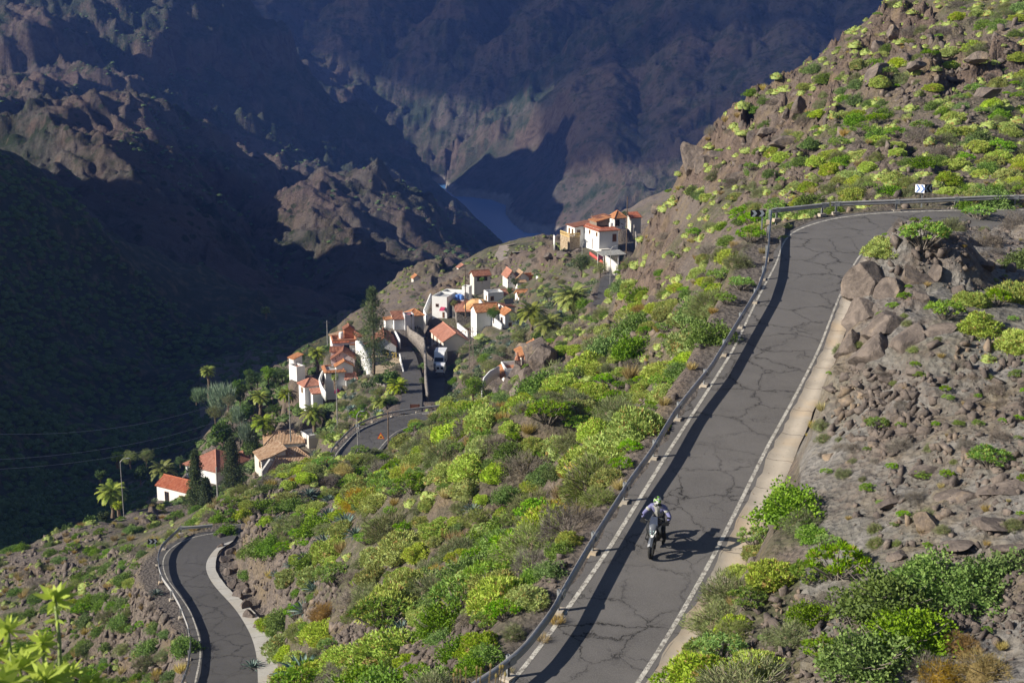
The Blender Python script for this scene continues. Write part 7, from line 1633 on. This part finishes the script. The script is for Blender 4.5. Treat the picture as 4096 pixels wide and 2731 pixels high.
for s in (-1, 1):
    b = MB(); b.M = Matrix.Translation((s * .29, .03, 1.34)); b.ell((0, 0, 0), (.09, .085, .075), 10, 6); b.build('sleeve_panel', vest, rider)
# helmet
hm = NT('helmet_paint', .2); p_ = hm.obj(); v = hm.n('ShaderNodeTexVoronoi', {'Vector': p_, 'Scale': 13}, feature='F1').outputs['Color']; sx = hm.n('ShaderNodeSeparateColor', {0: v}).outputs[0]
hm.col(hm.ramp(sx, [(0, (.6, .6, .58)), (.3, (.02, .02, .02)), (.62, (.16, .34, .05)), (.76, (.55, .55, .52)), (.88, (.03, .03, .03))], 'CONSTANT'))
def hel(b, sc=1.0):
    b.M = Matrix.Translation((0, .09, 1.68)) @ Matrix.Rotation(R(-14), 4, 'X'); b.ell((0, 0, .01), (.125 * sc, .155 * sc, .14 * sc), 18, 12); b.ell((0, .1, -.07), (.075 * sc, .09 * sc, .055 * sc), 14, 8); return b
hel(MB()).build('helmet', hm.m, rider, True)
b = MB(); b.M = Matrix.Translation((0, .09, 1.68)) @ Matrix.Rotation(R(-14), 4, 'X'); b.ell((0, .075, .0), (.1, .095, .048), 16, 8); b.build('visor', scr, rider, True)
b = MB(); b.M = Matrix.Translation((0, .09, 1.68)) @ Matrix.Rotation(R(-14), 4, 'X'); b.poly([(-.09, .1, .08), (.09, .1, .08), (.06, .24, .075), (-.06, .24, .075)]); b.poly([(-.09, .1, .095), (-.06, .24, .085), (.06, .24, .085), (.09, .1, .095)]); b.build('helmet_peak', hm.m, rider)
for s in (-1, 1):
    b = MB(); b.ell((s * .385, .325, 1.125), (.045, .05, .028), 10, 6)
    for k in range(4): x = s * (.35 + .022 * k); b.tube([(x, .34, 1.145), (x, .385 - .004 * k, 1.135), (x, .392 - .004 * k, 1.1), (x, .365, 1.085)], [.011, .0105, .01, .008], 6)
    b.tube([(s * .345, .31, 1.115), (s * .325, .335, 1.095), (s * .325, .36, 1.085)], [.012, .011, .009], 6); b.build('glove', glv, rider, True)
    b = MB(); b.tube([(s * .24, -.05, .3), (s * .24, .02, .29), (s * .24, .14, .27), (s * .24, .2, .265)], [.05, .055, .05, .035], 9); b.tube([(s * .24, -.02, .52), (s * .24, -.03, .3)], [.062, .055], 9); b.build('boot', glv, rider, True)

# ------------------------------------------------------------------ close foreground
lr = add('ledge_rock', rockmesh(77, 1.3, 1.0, .7, 12, 3, .1), loc=(-2.3, 6.2, -4.6)); lr.data.materials.append(M['boulder']); tag(lr, 'rock ledge just below the lower left corner of the photo', 'rock')
fg_ = thing('succulent_plant', 'bright yellow-green succulent stems out of focus in the lower left corner', 'plant', (-2.3, 6.1, -4.1))
base_ = np.array((-2.3, 6.1, -4.1)); st = MB(); parts = []
for k, (px, py, Y, s) in enumerate([(55, 598, 6.0, 1.05), (42, 643, 6.1, .85), (8, 630, 5.9, 1.0), (20, 668, 5.7, 1.2), (68, 674, 6.0, 1.0), (-12, 655, 6.0, 1.2), (45, 680, 5.6, 1.2), (90, 684, 6.1, .9), (0, 685, 5.5, 1.3), (30, 655, 6.3, .8), (112, 690, 6.0, .8)]):
    p = W(px, py, Y) - base_; st.tube([(p[0] * .4, p[1] * .4, -.2), (p[0] * .8 + .01, p[1] * .8, p[2] * .5), (p[0] + .005, p[1], p[2] * .85), tuple(p)], [.014, .011, .009, .007], 7)
    for ring, (nn, el, L) in enumerate(((9, -.15, .085), (8, .45, .08), (6, .95, .06))):
        a = np.arange(nn) * 6.283 / nn + ring + rng.normal(0, .15, nn); D = np.stack([np.cos(a) * math.cos(el), np.sin(a) * math.cos(el), np.full(nn, math.sin(el))], 1)
        v, qd, tt = leaves(np.repeat(p[None], nn, 0), D, L * s * 1.35, .016 * s, .12); parts.append((v, qd, tt * .5 + .3))
    for z_ in (.05, .1):
        a = rng.random(4) * 6.28; v, qd, tt = leaves(np.repeat((p - np.array((0, 0, z_)))[None], 4, 0), np.stack([np.cos(a), np.sin(a), np.full(4, -.2)], 1), .06 * s, .008, .2); parts.append((v, qd, tt * .4))
st.build('stems', simple('green_stem', (.24, .30, .10), .6, .2, 20), fg_, True); V, Q, T = join(parts); add('leaves', mesh_np('leaves', V, Q, M['succulent'], False, [('tint', 'FACE', T)]), fg_)
tw = thing('dry_stalks', 'brown blurred seed stalks poking up at the bottom edge below the guardrail', 'plant', (-.3, 7.0, -4.4)); b = MB(); hb = MB()
for k in range(11):
    px = 450 + 62 * rng.random(); py = 664 + 14 * rng.random(); p = W(px, py, 7.0) - np.array((-.3, 7.0, -4.4)); b.tube([(p[0] * .4, 0, 0), (p[0] * .8, .02, p[2] * .6), tuple(p)], [.005, .004, .003], 5); hb.ell(tuple(p), (.008, .008, .014), 6, 5)
b.build('stalks', M['straw'], tw); hb.build('seed_heads', M['rust'], tw)
lr2 = add('ledge_rock', rockmesh(78, 1.5, 1.1, .6, 12, 3, .1), loc=(-.3, 7.1, -4.9)); lr2.data.materials.append(M['boulder']); tag(lr2, 'rock ledge below the bottom edge of the photo', 'rock')
